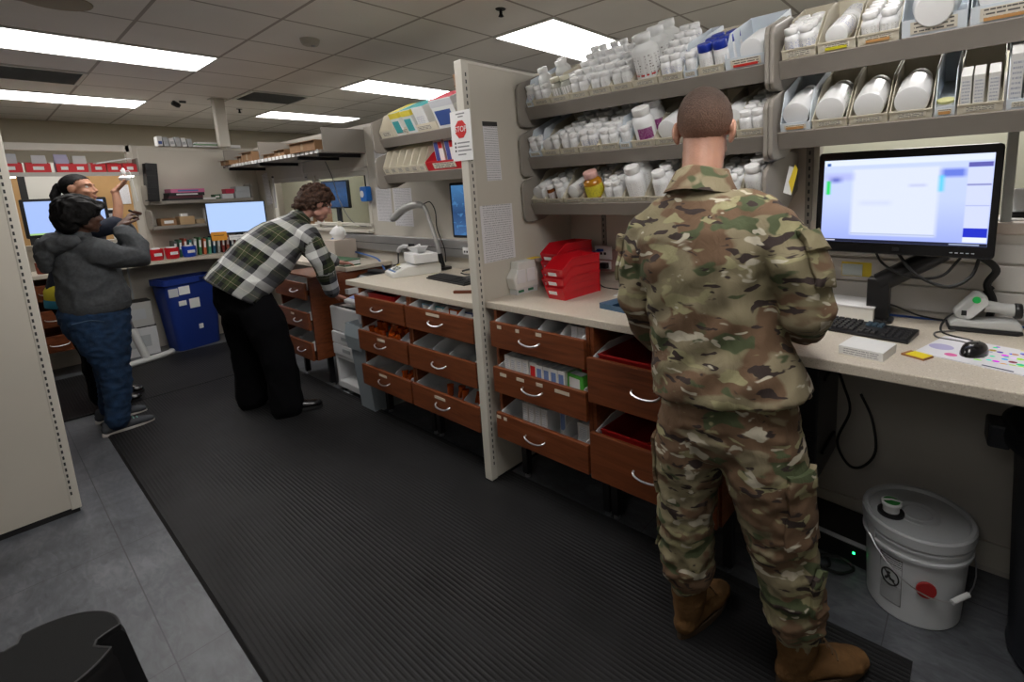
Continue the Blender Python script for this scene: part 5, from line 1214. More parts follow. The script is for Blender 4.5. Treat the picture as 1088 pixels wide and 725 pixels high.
og = thing('document_organizer', 'tall black compartment organizer leaning on the upper hutch shelf', 'organizer', (-6.58,1.225,1.552), (RAD(-4),0,0))
MB().box((-.10,-.045,0),(.06,.045,.38)).build('case', black_m, og, bevel=.004)
b = MB()
for k in range(6): b.box((.06,-.042,.015+.06*k),(.068,.042,.022+.06*k))
b.build('compartment_lip', dark_m, og)
zs = 1.551
bks = [('black_binder','black binder at the bottom of the binder stack on the upper hutch shelf',(.20,.32,.022),M('binder_black',(.02,.02,.022),.5)),('maroon_binder','maroon binder second in the binder stack',(.20,.30,.024),M('binder_maroon',(.09,.02,.03),.5)),('black_binder','thick black binder with white label under the pink one',(.20,.31,.034),M('binder_black')),('pink_binder','bright pink binder topmost of the binder stack',(.19,.30,.040),M('binder_pink',(.66,.17,.33),.45))]
for i, (nm, lab, dm, m) in enumerate(bks):
    stackbox(nm, lab, (-6.665,1.49+.01*i,zs), dm, m, 'binder', RAD(2*i-2), 'binder stack on the hutch', extra=paper if i == 2 else (M('binder_blue',(.12,.2,.5),.5) if i == 3 else None)); zs += dm[2]
stackbox('white_booklet','stack of white booklets beside the pink binder stack',(-6.66,1.70,1.551),(.18,.13,.02),paper,'booklet',0)
stackbox('small_box','small dark green box beside the booklets on the hutch',(-6.66,1.79,1.551),(.12,.06,.05),M('box_dgreen',(.03,.10,.04),.5),extra=paper)
stackbox('small_box','pale grey box with dark lid left of the grey box pair',(-6.66,1.885,1.551),(.16,.11,.055),lgrey_p,lid=M('lid_dgreen',(.02,.07,.04),.4))
stackbox('grey_box','grey box, lower one of the pair at the right hutch end',(-6.66,2.03,1.551),(.18,.15,.075),grey_p)
stackbox('grey_box','grey box, upper one of the pair at the right hutch end',(-6.66,2.035,1.6265),(.18,.14,.055),grey_p)
stackbox('red_box','small crimson box beside the upper grey box',(-6.66,1.915,1.607),(.13,.09,.05),M('box_crimson',(.48,.03,.07),.45))
stackbox('kraft_carton','brown carton left on the lower hutch shelf',(-6.65,1.32,1.296),(.18,.13,.075),kraft,group='kraft cartons on the lower hutch shelf',extra=paper)
stackbox('kraft_carton','pale brown carton with white packet on top, lower hutch shelf',(-6.64,1.475,1.296),(.18,.13,.085),M('kraft_pale',(.48,.33,.18),.7),group='kraft cartons on the lower hutch shelf')
stackbox('white_packet','small white packet on the pale brown carton',(-6.63,1.465,1.382),(.08,.06,.03),paper)
tp = thing('tape_roll', 'tan roll of tape standing on the lower hutch shelf', 'tape', (-6.61,1.595,1.297)); MB().lathe([(.022,0),(.045,0),(.045,.045),(.022,.045),(.022,0)],20).build('roll', M('tape_tan2',(.40,.30,.18),.5), tp, smooth=True); MB().lathe([(.019,.001),(.0222,.001),(.0222,.044),(.019,.044),(.019,.001)],20).build('core', kraft, tp)
for k in range(3):
    stackbox('paper_ream','white paper bundle standing on the lower hutch shelf, %s' % ('left one','middle one','right one beside the screen')[k],(-6.66,1.69+.065*k,1.2965),(.17,.05,.16-.012*k),paper,'papers',rz=RAD(3*k),group='white bundles on the lower hutch shelf')
# row of coloured folders standing under the hutch
fc = [(.10,.12,.12),(.05,.16,.10),(.42,.08,.05),(.03,.2,.22),(.5,.5,.48),(.06,.2,.08),(.55,.14,.06),(.10,.32,.20),(.03,.12,.20),(.45,.45,.42),(.3,.05,.04),(.5,.12,.08),(.06,.16,.24),(.55,.18,.14),(.4,.42,.4)]
fn = ['black','dark green','rust','teal','pale grey','green','orange','mint','navy','cream grey','maroon','red','steel blue','coral','ash grey']
for k in range(15):
    y = 1.34+.043*k; h = .17+.02*((k*7)%3)/2
    t = thing('file_folder', '%s folder standing upright in the row under the hutch' % fn[k], 'folder', (-6.70,y,ZM), (RAD(-4),0,0), 'folders under the hutch')
    MB().box((-.08,-.012,0),(.10,.012,h)).build('cover', M('folder_%d' % k, fc[k], .5), t, bevel=.002); MB().box((.10,-.009,h*.45),(.1015,.009,h*.85)).build('spine_label', paper, t)
# corner monitor, orange note, keyboard
cmn = thing('monitor', 'wide pale blue monitor in the far corner behind the plaid shirt', 'monitor', (-6.25,1.845,1.345), (0,0,RAD(70)))
MB().prism(rrect(.54,.335,.012), -.02, .015, 'y').build('bezel', black_p, cmn, bevel=.003)
MB().box((-.258,-.0212,-.155),(.258,-.0202,.158)).build('screen', scr('screen_light',[(0,(.36,.50,.86)),(.5,(.46,.62,.95)),(1,(.44,.60,.95))],1.0) if False else M('screen_light',(.02,.02,.02),.3,emit=(.42,.58,.95,1.0)), cmn)
MB().box((-.03,0,-.36),(.03,.03,-.1)).build('stand_neck', black_p, cmn); MB().box((-.12,-.08,-.389),(.12,.1,-.375)).build('stand_foot', black_p, cmn); MB().box((-.03,.0,-.376),(.03,.025,-.35)).build('stand_joint', black_p, cmn)
on = thing('sticky_note', 'orange sticky note under the left corner of the pale monitor', 'note', (-6.165,1.635,1.17), (0,0,RAD(70))); MB().box((-.07,-.0012,-.05),(.065,0,.04)).build('note', M('note_orange',(.70,.30,.03),.6), on); MB().box((-.05,-.0018,.0),(.04,-.0012,.006)).build('writing', black_m, on)
wl = thing('label_strip', 'white paper strip under the pale monitor beside the orange note', 'paper', (-6.12,1.80,1.145), (0,0,RAD(70))); MB().box((-.09,-.0012,-.03),(.19,0,.022)).build('strip', paper, wl); MB().box((-.08,-.0018,-.002),(.10,-.0012,.004)).build('writing', grey_p, wl)
for o_ in (on, wl): pass
k3 = thing('keyboard', 'dark keyboard on the corner worktop under the pale monitor', 'keyboard', (-6.03,1.90,ZM), (0,0,RAD(62)))
MB().prism([(-.065,0),(-.068,.012),(.068,.024),(.068,0)], -.20, .20, 'x').build('case', black_p, k3, bevel=.003); keys(k3,-.19,.19,16,5)
# hanging papers right of the hutch
sheet('notice_sheet', 'curled white printed sheet hanging below the long shelf left end', (-6.50,2.262,1.64), .16, .36, 'y', sheet_txt, RAD(-8))
sheet('notice_sheet', 'narrow white strip with black top hanging beside the window frame', (-6.30,2.262,1.60), .06, .36, 'y', paper, RAD(3), header=.02)
orl = outlet(-5.42,1.735,'small outlet with orange label above the middle window', M('pale_plate',(.55,.52,.48),.5), 'data', y=YW-.0065, w=.06, h=.06)
# papers on top of the far partition
for k in range(6):
    t = thing('paper_stack', 'white binders and papers standing on top of the far partition, %s from left' % ORD[k], 'papers', (-6.83,1.40+.052*k,2.1255), (RAD(6 if k else 0),0,0), 'papers on top of the far partition')
    MB().box((-.07,-.02,0),(.07,.02,.10-.008*(k%3))).build('cover', paper if k%2 == 0 else M('paper_grey',(.5,.52,.54),.8), t, bevel=.002); MB().box((.07,-.015,.02),(.0715,.015,.05)).build('label', M('label_navy',(.06,.10,.3),.6) if k == 0 else grey_p, t)
t = thing('paper_stack', 'loose white and green papers lying on the far partition beside the column', 'papers', (-6.83,1.80,2.1255))
for k in range(3): MB().box((-.08,-.12+.02*k,.018*k),(.08,.12,.018*k+.016)).build('sheet', paper if k != 1 else M('papers_green',(.25,.4,.25),.8), t)
t = thing('paper_stack', 'small folded papers on the partition just right of the column', 'papers', (-6.83,2.08,2.1255))
for k in range(2): MB().box((-.05,-.06+.02*k,.018*k),(.05,.06,.018*k+.016)).build('sheet', paper, t)
# paper on the tan door, socket and charger by the opening
sheet('notice_sheet', 'white printed sheet on the tan door under the raised hand', (-8.44,1.30,1.66), .105, .24, 'x', sheet_txt, 0)
ch = thing('wall_charger', 'white wall charger with cable on the opening sill right of the monitor', 'charger', (-6.76,.925,1.45)); MB().box((-.03,-.045,-.05),(.02,.045,.05)).build('case', white_p, ch, bevel=.006); MB().box((.02,-.03,.0),(.021,.02,.035)).build('display', black_p, ch)
MB().box((-.045,-.015,-.26),(-.02,.015,-.04)).build('stand', white_p, ch)
MB().tube(smooth_path([(.0,0,-.05),(.02,-.01,-.12),(.03,.03,-.2),(.02,.06,-.25)]), .004, 6).build('cord', cableb, ch, smooth=True)
# blue recycling bin with stickers
rb = thing('recycling_bin', 'tall blue recycling bin with paper labels under the far worktop', 'recycling bin', (-6.52,1.36,0), (0,0,RAD(15)))
def rr8(w, d, z, r=.05, n=4): return [(x,y,z) for x,y in rrect(w,d,r,n)]
lv = [rr8(.23,.40,0), rr8(.235,.41,.02), rr8(.275,.50,.69), rr8(.30,.53,.70), rr8(.30,.53,.76), rr8(.27,.50,.76), rr8(.25,.47,.66), rr8(.21,.38,.03)]
n_ = len(lv[0]); b = MB(); b.add([v for l in lv for v in l], [tuple(range(n_-1,-1,-1))]+[(j*n_+k,j*n_+(k+1)%n_,(j+1)*n_+(k+1)%n_,(j+1)*n_+k) for j in range(7) for k in range(n_)]+[tuple(range(7*n_,8*n_))]); b.build('tub', blue_p, rb, smooth=True, angle=35)
for (y,z,w,h,m) in ((-.19,.62,.085,.085,text_mat('bin_label',(.5,.52,.55),(.12,.13,.16),6.,12.,.45)),(-.09,.63,.10,.085,paper),(-.01,.48,.095,.10,paper),(-.12,.50,.07,.05,paper),(.02,.22,.04,.05,paper)):
    x = .1375-.02*(.69-z)/.69+.002; MB().box((x-.001,y-w/2,z-h/2),(x+.0015,y+w/2,z+h/2), Matrix.Translation((0,0,0))).build('paper_label', m, rb)
MB().box((.148,.06,.71),(.156,.20,.745)).build('grip_slot', M('blue_dark',(.004,.01,.07),.5), rb); MB().box((.1495,.15,.66),(.1505,.19,.68)).build('orange_mark', M('mark_orange',(.5,.08,.02),.5), rb)
# cantilever table leg with curved foot
tl = thing('table_leg', 'pale grey tubular table foot with curved end left of the blue bin', 'table leg', (-6.21,.90,0))
wm = M('tube_white',(.55,.56,.55),.4)
MB().tube([(0,0,.05),(-.02,-.06,.35)], .032, 12).build('sleeve', wm, tl, smooth=True); MB().tube([(-.02,-.06,.35),(-.04,-.11,.92)], .016, 10).build('post', steel, tl, smooth=True)
MB().tube(smooth_path([(.09,-.22,.032),(.02,-.02,.034),(-.03,.10,.034),(-.09,.20,.034),(-.13,.22,.034)]), .030, 12).build('foot', wm, tl, smooth=True)
# dark kick panels, cartons under the far worktop
for (y,z,w,h,lab,m) in ((.92,0,.30,.30,'pale storage box low under the far worktop behind the table foot',lgrey_p),(.92,.301,.28,.26,'second pale storage box stacked under the far worktop',M('storage_grey',(.42,.42,.40),.6))):
    stackbox('storage_box', lab, (-6.64,y,z), (.2,w,h), m, 'box', extra=grey_p, lid=dark_m)
# ------------------------------------------------------------------ black step stool, lower left
st = thing('footstool', 'round black step stool with notched rim at the lower left corner', 'stool', (-1.74,-.06,0))
def notched(r, k=72):
    out = []
    for i in range(k):
        a = 2*pi*i/k; q = r
        for c, wd, dp in ((RAD(70),.20,.045),(RAD(196),.17,.030)):
            d = abs((a-c+pi)%(2*pi)-pi)
            if d < wd: q = r - dp*min(1, (1-(d/wd)**4)*1.6)
        out.append((q*cos(a), q*sin(a)))
    return out
sm_ = M('stool_black',(.006,.006,.007),.5)
n_ = 72; b = MB(); lv = [(1.32,.0),(1.33,.03),(1.05,.385),(1.0,.40)]
vs_ = []
for f_, z in lv: vs_ += [(x*f_,y*f_,z) for x,y in notched(.158)]
b.add(vs_, [tuple(range(n_-1,-1,-1))]+[(j*n_+k,j*n_+(k+1)%n_,(j+1)*n_+(k+1)%n_,(j+1)*n_+k) for j in range(3) for k in range(n_)]+[tuple(range(3*n_,4*n_))])
b.build('body', sm_, st, smooth=True, angle=35)
MB().prism(notched(.160), .40, .418, 'z').build('cushion_top', M('stool_fabric',(.006,.006,.0065),.9,bump=(900,.4)), st, bevel=.003)
pts = [(x*.985,y*.985,.4175) for x,y in notched(.160)]; MB().tube(pts+[pts[0]], .0028, 6, cap=False).build('piping', M('piping_grey',(.035,.035,.037),.5), st, smooth=True)
MB().box((-.085,-.075,.4182),(-.065,-.069,.4188)).build('tag', paper, st)
# ------------------------------------------------------------------ contents of the drawers
def dbox(lab, x, y, z, w, d, h, m, pm=None, rz=0, rx=0):
    t = thing('medicine_box', lab, 'box', (x,y,z), (rx,0,rz), 'boxes in the drawers')
    MB().box((-w/2,-d/2,0),(w/2,d/2,h)).build('carton', m, t, bevel=.0008)
    if pm: MB().box((-w*.38,-d/2-.0006,h*.15),(w*.30,-d/2+.0002,h*.85)).build('front_print', pm, t); MB().box((-w*.4,-d*.4,h),(w*.35,d*.4,h+.0005)).build('top_print', M('print_pale',(.62,.64,.68),.6), t)
blue_pr = M('print_blue_box',(.16,.24,.48),.5); z2 = .612
for k in range(4): dbox('white medicine box, %s from left in the middle drawer beside the divider' % ORD[k], -1.765+.041*k, 1.615, z2, .038, .09, .112, carton_w, box_txt)
dbox('white box with red end panel in the middle drawer', -1.590, 1.615, z2, .045, .09, .108, carton_w, M('stop_red'))
for k in range(4): dbox('white and blue medicine box, %s of the right group in the middle drawer' % ORD[k], -1.545+.045*k, 1.61, z2, .042, .09, .105, carton_w, blue_pr)
for k in range(4): dbox('white box in the rear row of the middle drawer, %s from left' % ORD[k], -1.75+.085*k, 1.73, z2+.0, .08, .09, .115, carton_w, box_txt)
dbox('red topped white box behind the red end panel box', -1.50, 1.73, z2+.0, .10, .09, .135, M('carton_red',(.40,.05,.06),.5), paper)
gbx = M('carton_green',(.10,.50,.06),.45)
dbox('bright green box in front at the right of the middle drawer', -1.335, 1.60, z2, .10, .05, .10, gbx, paper, RAD(-8)); dbox('green box with red corner behind the bright green one', -1.315, 1.67, z2, .10, .055, .125, gbx, M('stop_red'), RAD(-4))
for k in range(4): dbox('grey white box, %s of four in the bottom drawer beside the divider' % ORD[k], -1.675+.042*k, 1.63, .367, .039, .09, .125, M('carton_grey',(.60,.60,.60),.6), box_txt)
for k in range(2): dbox('grey white box behind the four in the bottom drawer, %s one' % ('left','right')[k], -1.60+.09*k, 1.75, .367, .08, .09, .135, M('carton_grey'), box_txt)
dbox('box standing right of the divider plate in the bottom drawer', -1.475, 1.68, .367, .04, .09, .14, M('carton_grey'), blue_pr); dbox('single grey box in the right compartment of the bottom drawer', -1.335, 1.66, .367, .07, .09, .10, M('carton_grey'), box_txt)
for k in range(3): dbox('pale box in the right compartment of the top drawer, %s one' % ('left','middle','right')[k], -1.365+.04*k, 1.66, .847, .036, .09, .072, lgrey_p, box_txt)
# amber vials and red tubs
av = None
def vial(lab, x, y, z, rx, rz):
    global av
    if av is None:
        av = thing('amber_vial', lab, 'vial', (0,0,0)); MB().lathe([(.017,0),(.0185,.003),(.0185,.064),(.0165,.064),(.0165,.006),(0,.006)],14).build('tube', amber, av, smooth=True); MB().lathe([(.0188,.052),(.0205,.053),(.0205,.066),(.0188,.066)],14).build('rim', amber, av, smooth=True); o = av
    else: o = dup(av, label=lab)
    o.location = (x,y,z); o.rotation_euler = (rx,0,rz); o['group'] = 'amber vials in the drawers'; return o
rv = random.Random(5)
for r_ in range(3):
    for k in range(6): vial('amber vial in the middle drawer by the printer, %s row, %s from left' % (ORD[r_], ORD[k]), -3.145+.070*k, 1.615+.055*r_, (.589+.021*r_) , rv.uniform(-.5,.4), rv.uniform(-1,1))
for k in range(3): vial('amber vial in the bottom drawer by the printer, %s one' % ('left','middle','right')[k], -2.80+.045*k, 1.62+.03*(k%2), .344, rv.uniform(-.3,.3), rv.uniform(-1,1))
for k in range(5): vial('amber vial in the bottom drawer left of the divider, %s from left' % ORD[k], -2.36+.07*k, 1.64+.02*(k%2), .344, rv.uniform(-.3,.3), rv.uniform(-1,1))
def red_tub(lab, x, y, z, w, d, h, m=red_p):
    t = thing('red_drawer_tub', lab, 'bin', (x,y,z)); th = .004; b = MB(); b.box((-w/2,-d/2,0),(w/2,d/2,th)); b.box((-w/2,-d/2,th),(-w/2+th,d/2,h)); b.box((w/2-th,-d/2,th),(w/2,d/2,h)); b.box((-w/2+th,-d/2,th),(w/2-th,-d/2+th,h)); b.box((-w/2+th,d/2-th,th),(w/2-th,d/2,h)); b.build('tub', m, t)
    MB().box((-w/2-.004,-d/2-.004,h-.008),(w/2+.004,-d/2,h)).build('front_rim', m, t)
rd2 = M('red_dark',(.30,.012,.012),.3,coat=.3)
red_tub('dark red tub in the upper deep drawer beside the soldier', -.955, 1.80, .710, .50, .44, .125, rd2)
red_tub('dark red tub in the lower deep drawer beside the soldier', -.955, 1.80, .360, .50, .44, .14, rd2)
red_tub('red tub in the top drawer by the printer', -2.97, 1.74, .830, .30, .28, .062, rd2)
for k in range(4): vial('amber vial lying in the lower deep drawer tub, %s from left' % ORD[k], -1.03+.07*k, 1.70, .366, .2, .4*k)

for k in range(4):
    dbox('%s packet in the top drawer left of the divider, %s from left' % (('pale blue','teal','amber','navy')[k], ORD[k]), -2.50+.13*k, 1.66, .8305, .09, .07, .05, (M('packet_pale_blue',(.25,.42,.58),.5),M('packet_teal',(.05,.30,.36),.5),amber,M('packet_navy',(.03,.06,.20),.5))[k], paper)
# ------------------------------------------------------------------ people
V = Vector
class LB(MB):
    def loft(s, chain, side, n=18, cap=True, sq=2.0):
        """chain = [(centre, r_side, r_other)], rings across the chain; rounded ends"""
        P = [V(c[0]) for c in chain]; side = V(side); rings = []
        m = len(P); data = []
        for i in range(m):
            t = (P[min(i+1,m-1)]-P[max(i-1,0)]).normalized()
            u = side - t*side.dot(t); u = u.normalized() if u.length > 1e-4 else t.orthogonal().normalized()
            rx = chain[i][1]; ry = chain[i][2] if len(chain[i]) > 2 else rx
            data.append((P[i], t, u, t.cross(u), rx, ry))
        if cap:
            p,t,u,w,rx,ry = data[0]; h = min(rx,ry)
            if cap != 'flat': data = [(p-t*h*.85,t,u,w,rx*.35,ry*.35),(p-t*h*.5,t,u,w,rx*.8,ry*.8)] + data
            p,t,u,w,rx,ry = data[-1]; h = min(rx,ry)
            data += [(p+t*h*.5,t,u,w,rx*.8,ry*.8),(p+t*h*.85,t,u,w,rx*.35,ry*.35)]
        vs = []; fs = []
        for p,t,u,w,rx,ry in data:
            for k in range(n):
                a = 2*pi*k/n; c, q = cos(a), sin(a)
                if sq != 2: c = math.copysign(abs(c)**(2/sq), c); q = math.copysign(abs(q)**(2/sq), q)
                vs.append(p+u*rx*c+w*ry*q)
        for j in range(len(data)-1):
            for k in range(n): fs.append((j*n+k, j*n+(k+1)%n, (j+1)*n+(k+1)%n, (j+1)*n+k))
        fs.append(tuple(range(n-1,-1,-1))); fs.append(tuple(range((len(data)-1)*n, len(data)*n)))
        return s.add(vs, fs)
    def ball(s, c, r, mat=None, n=16, m=10):
        c = V(c); r = V(r) if hasattr(r, '__len__') else V((r,r,r)); vs = []; fs = []
        for j in range(1, m):
            a = pi*j/m
            for k in range(n):
                b = 2*pi*k/n; v = c+V((r.x*sin(a)*cos(b), r.y*sin(a)*sin(b), -r.z*cos(a))); vs.append(mat @ v if mat is not None else v)
        t0 = c-V((0,0,r.z)); t1 = c+V((0,0,r.z)); vs += [mat @ t0, mat @ t1] if mat is not None else [t0, t1]
        for j in range(m-2):
            for k in range(n): fs.append((j*n+k, j*n+(k+1)%n, (j+1)*n+(k+1)%n, (j+1)*n+k))
        L = len(vs)
        for k in range(n): fs.append((L-2, (k+1)%n, k)); fs.append((L-1, (m-2)*n+k, (m-2)*n+(k+1)%n))
        return s.add(vs, fs)
def remeshed(mb, name, mats, parent, voxel, smooth=4, disp=None, base=V((0,0,0)), fac=.5):
    """grow one continuous surface from overlapping volumes"""
    me = bpy.data.meshes.new(name+'_src'); me.from_pydata(mb.v, [], mb.f); me.update()
    o = bpy.data.objects.new(name+'_tmp', me); COL.objects.link(o)
    r = o.modifiers.new('r','REMESH'); r.mode = 'VOXEL'; r.voxel_size = voxel
    if smooth: q = o.modifiers.new('s','SMOOTH'); q.iterations = smooth; q.factor = fac
    dg = bpy.context.evaluated_depsgraph_get(); m2 = bpy.data.meshes.new_from_object(o.evaluated_get(dg))
    bpy.data.objects.remove(o); bpy.data.meshes.remove(me); m2.name = name
    if disp:
        co = [v.co.copy() for v in m2.vertices]; no = [v.normal.copy() for v in m2.vertices]
        for v, c, n in zip(m2.vertices, co, no): v.co = c + n*disp(c, n)
    for v in m2.vertices: v.co -= base
    m2.materials.clear()
    for m in (mats if isinstance(mats, (list,tuple)) else [mats]): m2.materials.append(m)
    for p in m2.polygons: p.use_smooth = True
    m2.update()
    ob = bpy.data.objects.new(name, m2); COL.objects.link(ob); ob.parent = parent
    return ob
def cloth_noise(sc, amp, ax=(1,1,1), seed=0, detail=.4):
    a = V(ax); off = V((seed*3.1, seed*1.7, seed*2.3))
    def f(c, n):
        p = V((c.x*a.x, c.y*a.y, c.z*a.z))*sc + off
        r = 1-abs(noise.noise(p))*2.2
        return amp*(r-.35) + amp*detail*noise.noise(p*2.7)
    return f
def skin_mat(nm, c):
    m = M(nm, c, .48, var=(18,.10), bump=(160,.12)); b = m.node_tree.nodes['Principled BSDF']
    b.inputs['Subsurface Weight'].default_value = .12; b.inputs['Subsurface Radius'].default_value = (.010,.004,.002); return m
def head_into(b, Mh, s=1.0, female=False):
    """skull, jaw and face features into the body surface; Mh: head frame (x right, y forward, z up)"""
    q = Mh @ Matrix.Scale(s,4)
    b.ball((0,-.014,.030),(.0745,.094,.084),q,24,16); b.ball((0,.030,-.030),(.060,.062,.075),q,20,14)
    b.ball((0,.048,-.078),(.043,.040,.036),q); b.ball((0,.071,-.100),(.021,.017,.017),q)
    b.ball((0,.074,.030),(.050,.016,.013),q)
    for sx in (-1,1):
        b.ball((sx*.036,.064,-.030),(.022,.020,.020),q); b.ball((sx*.047,.012,-.066),(.013,.030,.026),q)
        e = q @ Matrix.Translation((sx*.080,-.008,-.008)) @ Matrix.Rotation(sx*RAD(20),4,'Z') @ Matrix.Rotation(RAD(-8),4,'X')
        b.ball((0,0,.004),(.0075,.023,.033),e,14,10); b.ball((-sx*.004,.006,-.020),(.007,.010,.014),e,12,8)
    b.tube([q @ V((0,.084,.018)), q @ V((0,.098,-.008)), q @ V((0,.108,-.028))], [.008*s,.010*s,.013*s], 10)
    for sx in (-1,1): b.ball((sx*.011,.094,-.031),(.009,.010,.008),q,10,8)
    b.ball((0,.086,-.060),(.022,.010,.0065),q,14,8); b.ball((0,.085,-.071),(.019,.010,.007),q,14,8)
def face_parts(t, Mh, s, base, iris, lipc, brow):
    q = Matrix.Translation(-base) @ Mh @ Matrix.Scale(s,4)
    for sx in (-1,1):
        e = LB().ball((sx*.031,.0632,.009),.0120,q,14,10).build('eye', M('eye_white',(.75,.73,.70),.25), t, smooth=True)
        LB().ball((sx*.031,.0712,.009),(.0056,.0045,.0056),q,12,8).build('iris', M('iris_'+iris[0], iris[1], .2), e, smooth=True)
        pts = [q @ V((sx*(.014+.0085*k), .0890-.0016*k*k, .027+.0045*sin(pi*k/4)) ) for k in range(5)]
        MB().tube(pts, [.002,.0034,.0034,.003,.0015], 6).build('eyebrow', brow, t, smooth=True)
    b = LB(); b.ball((0,.0935,-.0655),(.020,.0045,.0055),q,14,8); b.build('lips', M('lips_'+lipc[0], lipc[1], .45), t, smooth=True)
def hand_into(b, wrist, d, pn, thumb, curl=.35, s=1.0, spread=.06):
    """palm and five fingers: d = pointing direction, pn = palm normal (palm faces it), thumb = +1/-1 side"""
    wrist = V(wrist); d = V(d).normalized(); pn = (V(pn)-d*V(pn).dot(d)).normalized(); sd = d.cross(pn)*thumb
    b.loft([(wrist-d*.02*s,.027*s,.020*s),(wrist+d*.01*s,.028*s,.018*s),(wrist+d*.045*s,.037*s,.016*s),(wrist+d*.085*s,.041*s,.0135*s)], sd, 16)
    for off, ln, r in ((.031,.072,.0082),(.0105,.080,.0085),(-.0105,.075,.0082),(-.031,.058,.0074)):
        p = wrist+d*.082*s+sd*off*s - (d*.006*s if off < -.02 else V((0,0,0))); fd = (d + sd*off*spread*40*.05).normalized(); pts = [p-fd*.02*s, p]; rad = [r*s*1.05]*2
        for j, f in enumerate((.45,.32,.23)):
            a = curl*(.7+.5*j); ax = fd.cross(pn); fd = Matrix.Rotation(a, 3, ax) @ fd if ax.length > 1e-5 else fd
            p = p + fd*ln*f*s; pts.append(p); rad.append(r*s*(.98-.09*j))
        b.tube(pts, rad, 10); b.ball(pts[-1], rad[-1]*.98, None, 10, 8)
    p = wrist+d*.022*s+sd*.026*s; td = (d*.75+sd*.75+pn*.28).normalized(); pts = [p-td*.012*s,p,p+td*.038*s]; td2 = (d*.95+sd*.28+pn*.35).normalized(); pts.append(pts[-1]+td2*.032*s)
    b.tube(pts+[pts[-1]+td2*.018*s], [.013*s,.0125*s,.0105*s,.0095*s,.0075*s], 10)
def head_frame(c, fwd, up=(0,0,1), roll=0):
    f = V(fwd).normalized(); r = f.cross(V(up)).normalized(); u = r.cross(f)
    m = Matrix(((r.x,f.x,u.x,0),(r.y,f.y,u.y,0),(r.z,f.z,u.z,0),(0,0,0,1)))
    return Matrix.Translation(V(c)) @ m @ Matrix.Rotation(roll,4,'Y')
def shoe(t, name, heel, toe, m, sole_m, base, h=.085, w=.046, shaft=None, laces=None, shaft_r=(.062,.056)):
    heel = V(heel); toe = V(toe); d = (toe-heel); L = d.length; d.normalize(); sd = V((d.y,-d.x,0)); z = V((0,0,1)); g = heel.z
    P = lambda f, zz: heel+d*L*f+z*zz
    b = LB()
    b.loft([(P(.10,.045),w*.70,.036),(P(.25,.048),w*.78,.042),(P(.45,.048),w*.86,.038),(P(.66,.042),w*1.0,.030),(P(.84,.037),w*.92,.025),(P(.93,.033),w*.66,.020)], sd, 18)
    b.loft([(P(.17,.05),w*.72,.045),(P(.20,h),w*.66,.048)], sd, 16)
    if shaft is not None: b.loft([(P(.19,.06),w*.8,.050),(P(.21,.13),shaft_r[1],shaft_r[1]*1.05),(V(shaft),shaft_r[0],shaft_r[0]*1.05)], sd, 18)
    o = remeshed(b, name, m, t, .006, 4, cloth_noise(26,.0018,(1,1,1.6),3) if shaft is not None else None, base)
    out = []
    for k in range(28):
        a = 2*pi*k/28; f = .5-.5*cos(a)*1.0; wd = w*(.72+.34*f-.30*max(0,f-.72)/.28*.5); q = heel+d*L*f+sd*wd*sin(a); out.append((q.x-base.x, q.y-base.y))
    MB().prism(out, g-base.z, g-base.z+.026, 'z').build('sole', sole_m, o, bevel=.004)
    if laces:
        for k in range(4):
            q = P(.44+.075*k, .096-.008*k); MB().tube(smooth_path([q-sd*w*.5-z*.008-base, q-base+z*.003, q+sd*w*.5-z*.008-base],4), .0028, 6).build('lace', laces, o, smooth=True)
        q = P(.44,.102); MB().tube(smooth_path([q-sd*.03-base, q+z*.012-sd*.015-base, q-base, q+sd*.018+z*.012-base, q+sd*.035-base],4), .003, 6).build('lace_bow', laces, o, smooth=True)
    return o
def hair_shell(nm, t, Mh, s, base, m, keep, rad=(.080,.101,.091), c=(0,-.016,.030), amp=.004, sc=60, n=64, mm=40, thick=.006):
    q = Mh @ Matrix.Scale(s,4); R3 = q.to_3x3(); vs = []; ok = []
    for j in range(mm+1):
        a = pi*j/mm
        for k in range(n):
            b_ = 2*pi*k/n; dr = V((sin(a)*cos(b_), sin(a)*sin(b_), -cos(a))); p = V(c)+V((rad[0]*dr.x, rad[1]*dr.y, rad[2]*dr.z))
            ok.append(keep(p)); nz = noise.noise(p*sc)*amp + noise.noise(p*sc*2.3)*amp*.5
            vs.append((q @ (p+dr*nz), (R3 @ dr).normalized()))
    b = MB(); N = len(vs); b.v = [tuple(v-base) for v,_ in vs]+[tuple(v-dn*thick*s-base) for v,dn in vs]
    def face(f): b.f.append(f); b.m.append(0); b.sm.append(False)
    kept = {}
    for j in range(mm):
        for k in range(n):
            ids = [j*n+k, j*n+(k+1)%n, (j+1)*n+(k+1)%n, (j+1)*n+k]
            if sum(ok[i] for i in ids) >= 3: kept[(j,k)] = ids; face(ids); face([i+N for i in ids][::-1])
    for (j,k), ids in kept.items():
        for nb, (a, c_) in (((j-1,k),(0,1)),((j,(k+1)%n),(1,2)),((j+1,k),(2,3)),((j,(k-1)%n),(3,0))):
            if nb not in kept and 0 <= nb[0] < mm: face([ids[a]+N, ids[c_]+N, ids[c_], ids[a]][::-1])
    o = b.build(nm, m, t, smooth=True, angle=70); return o

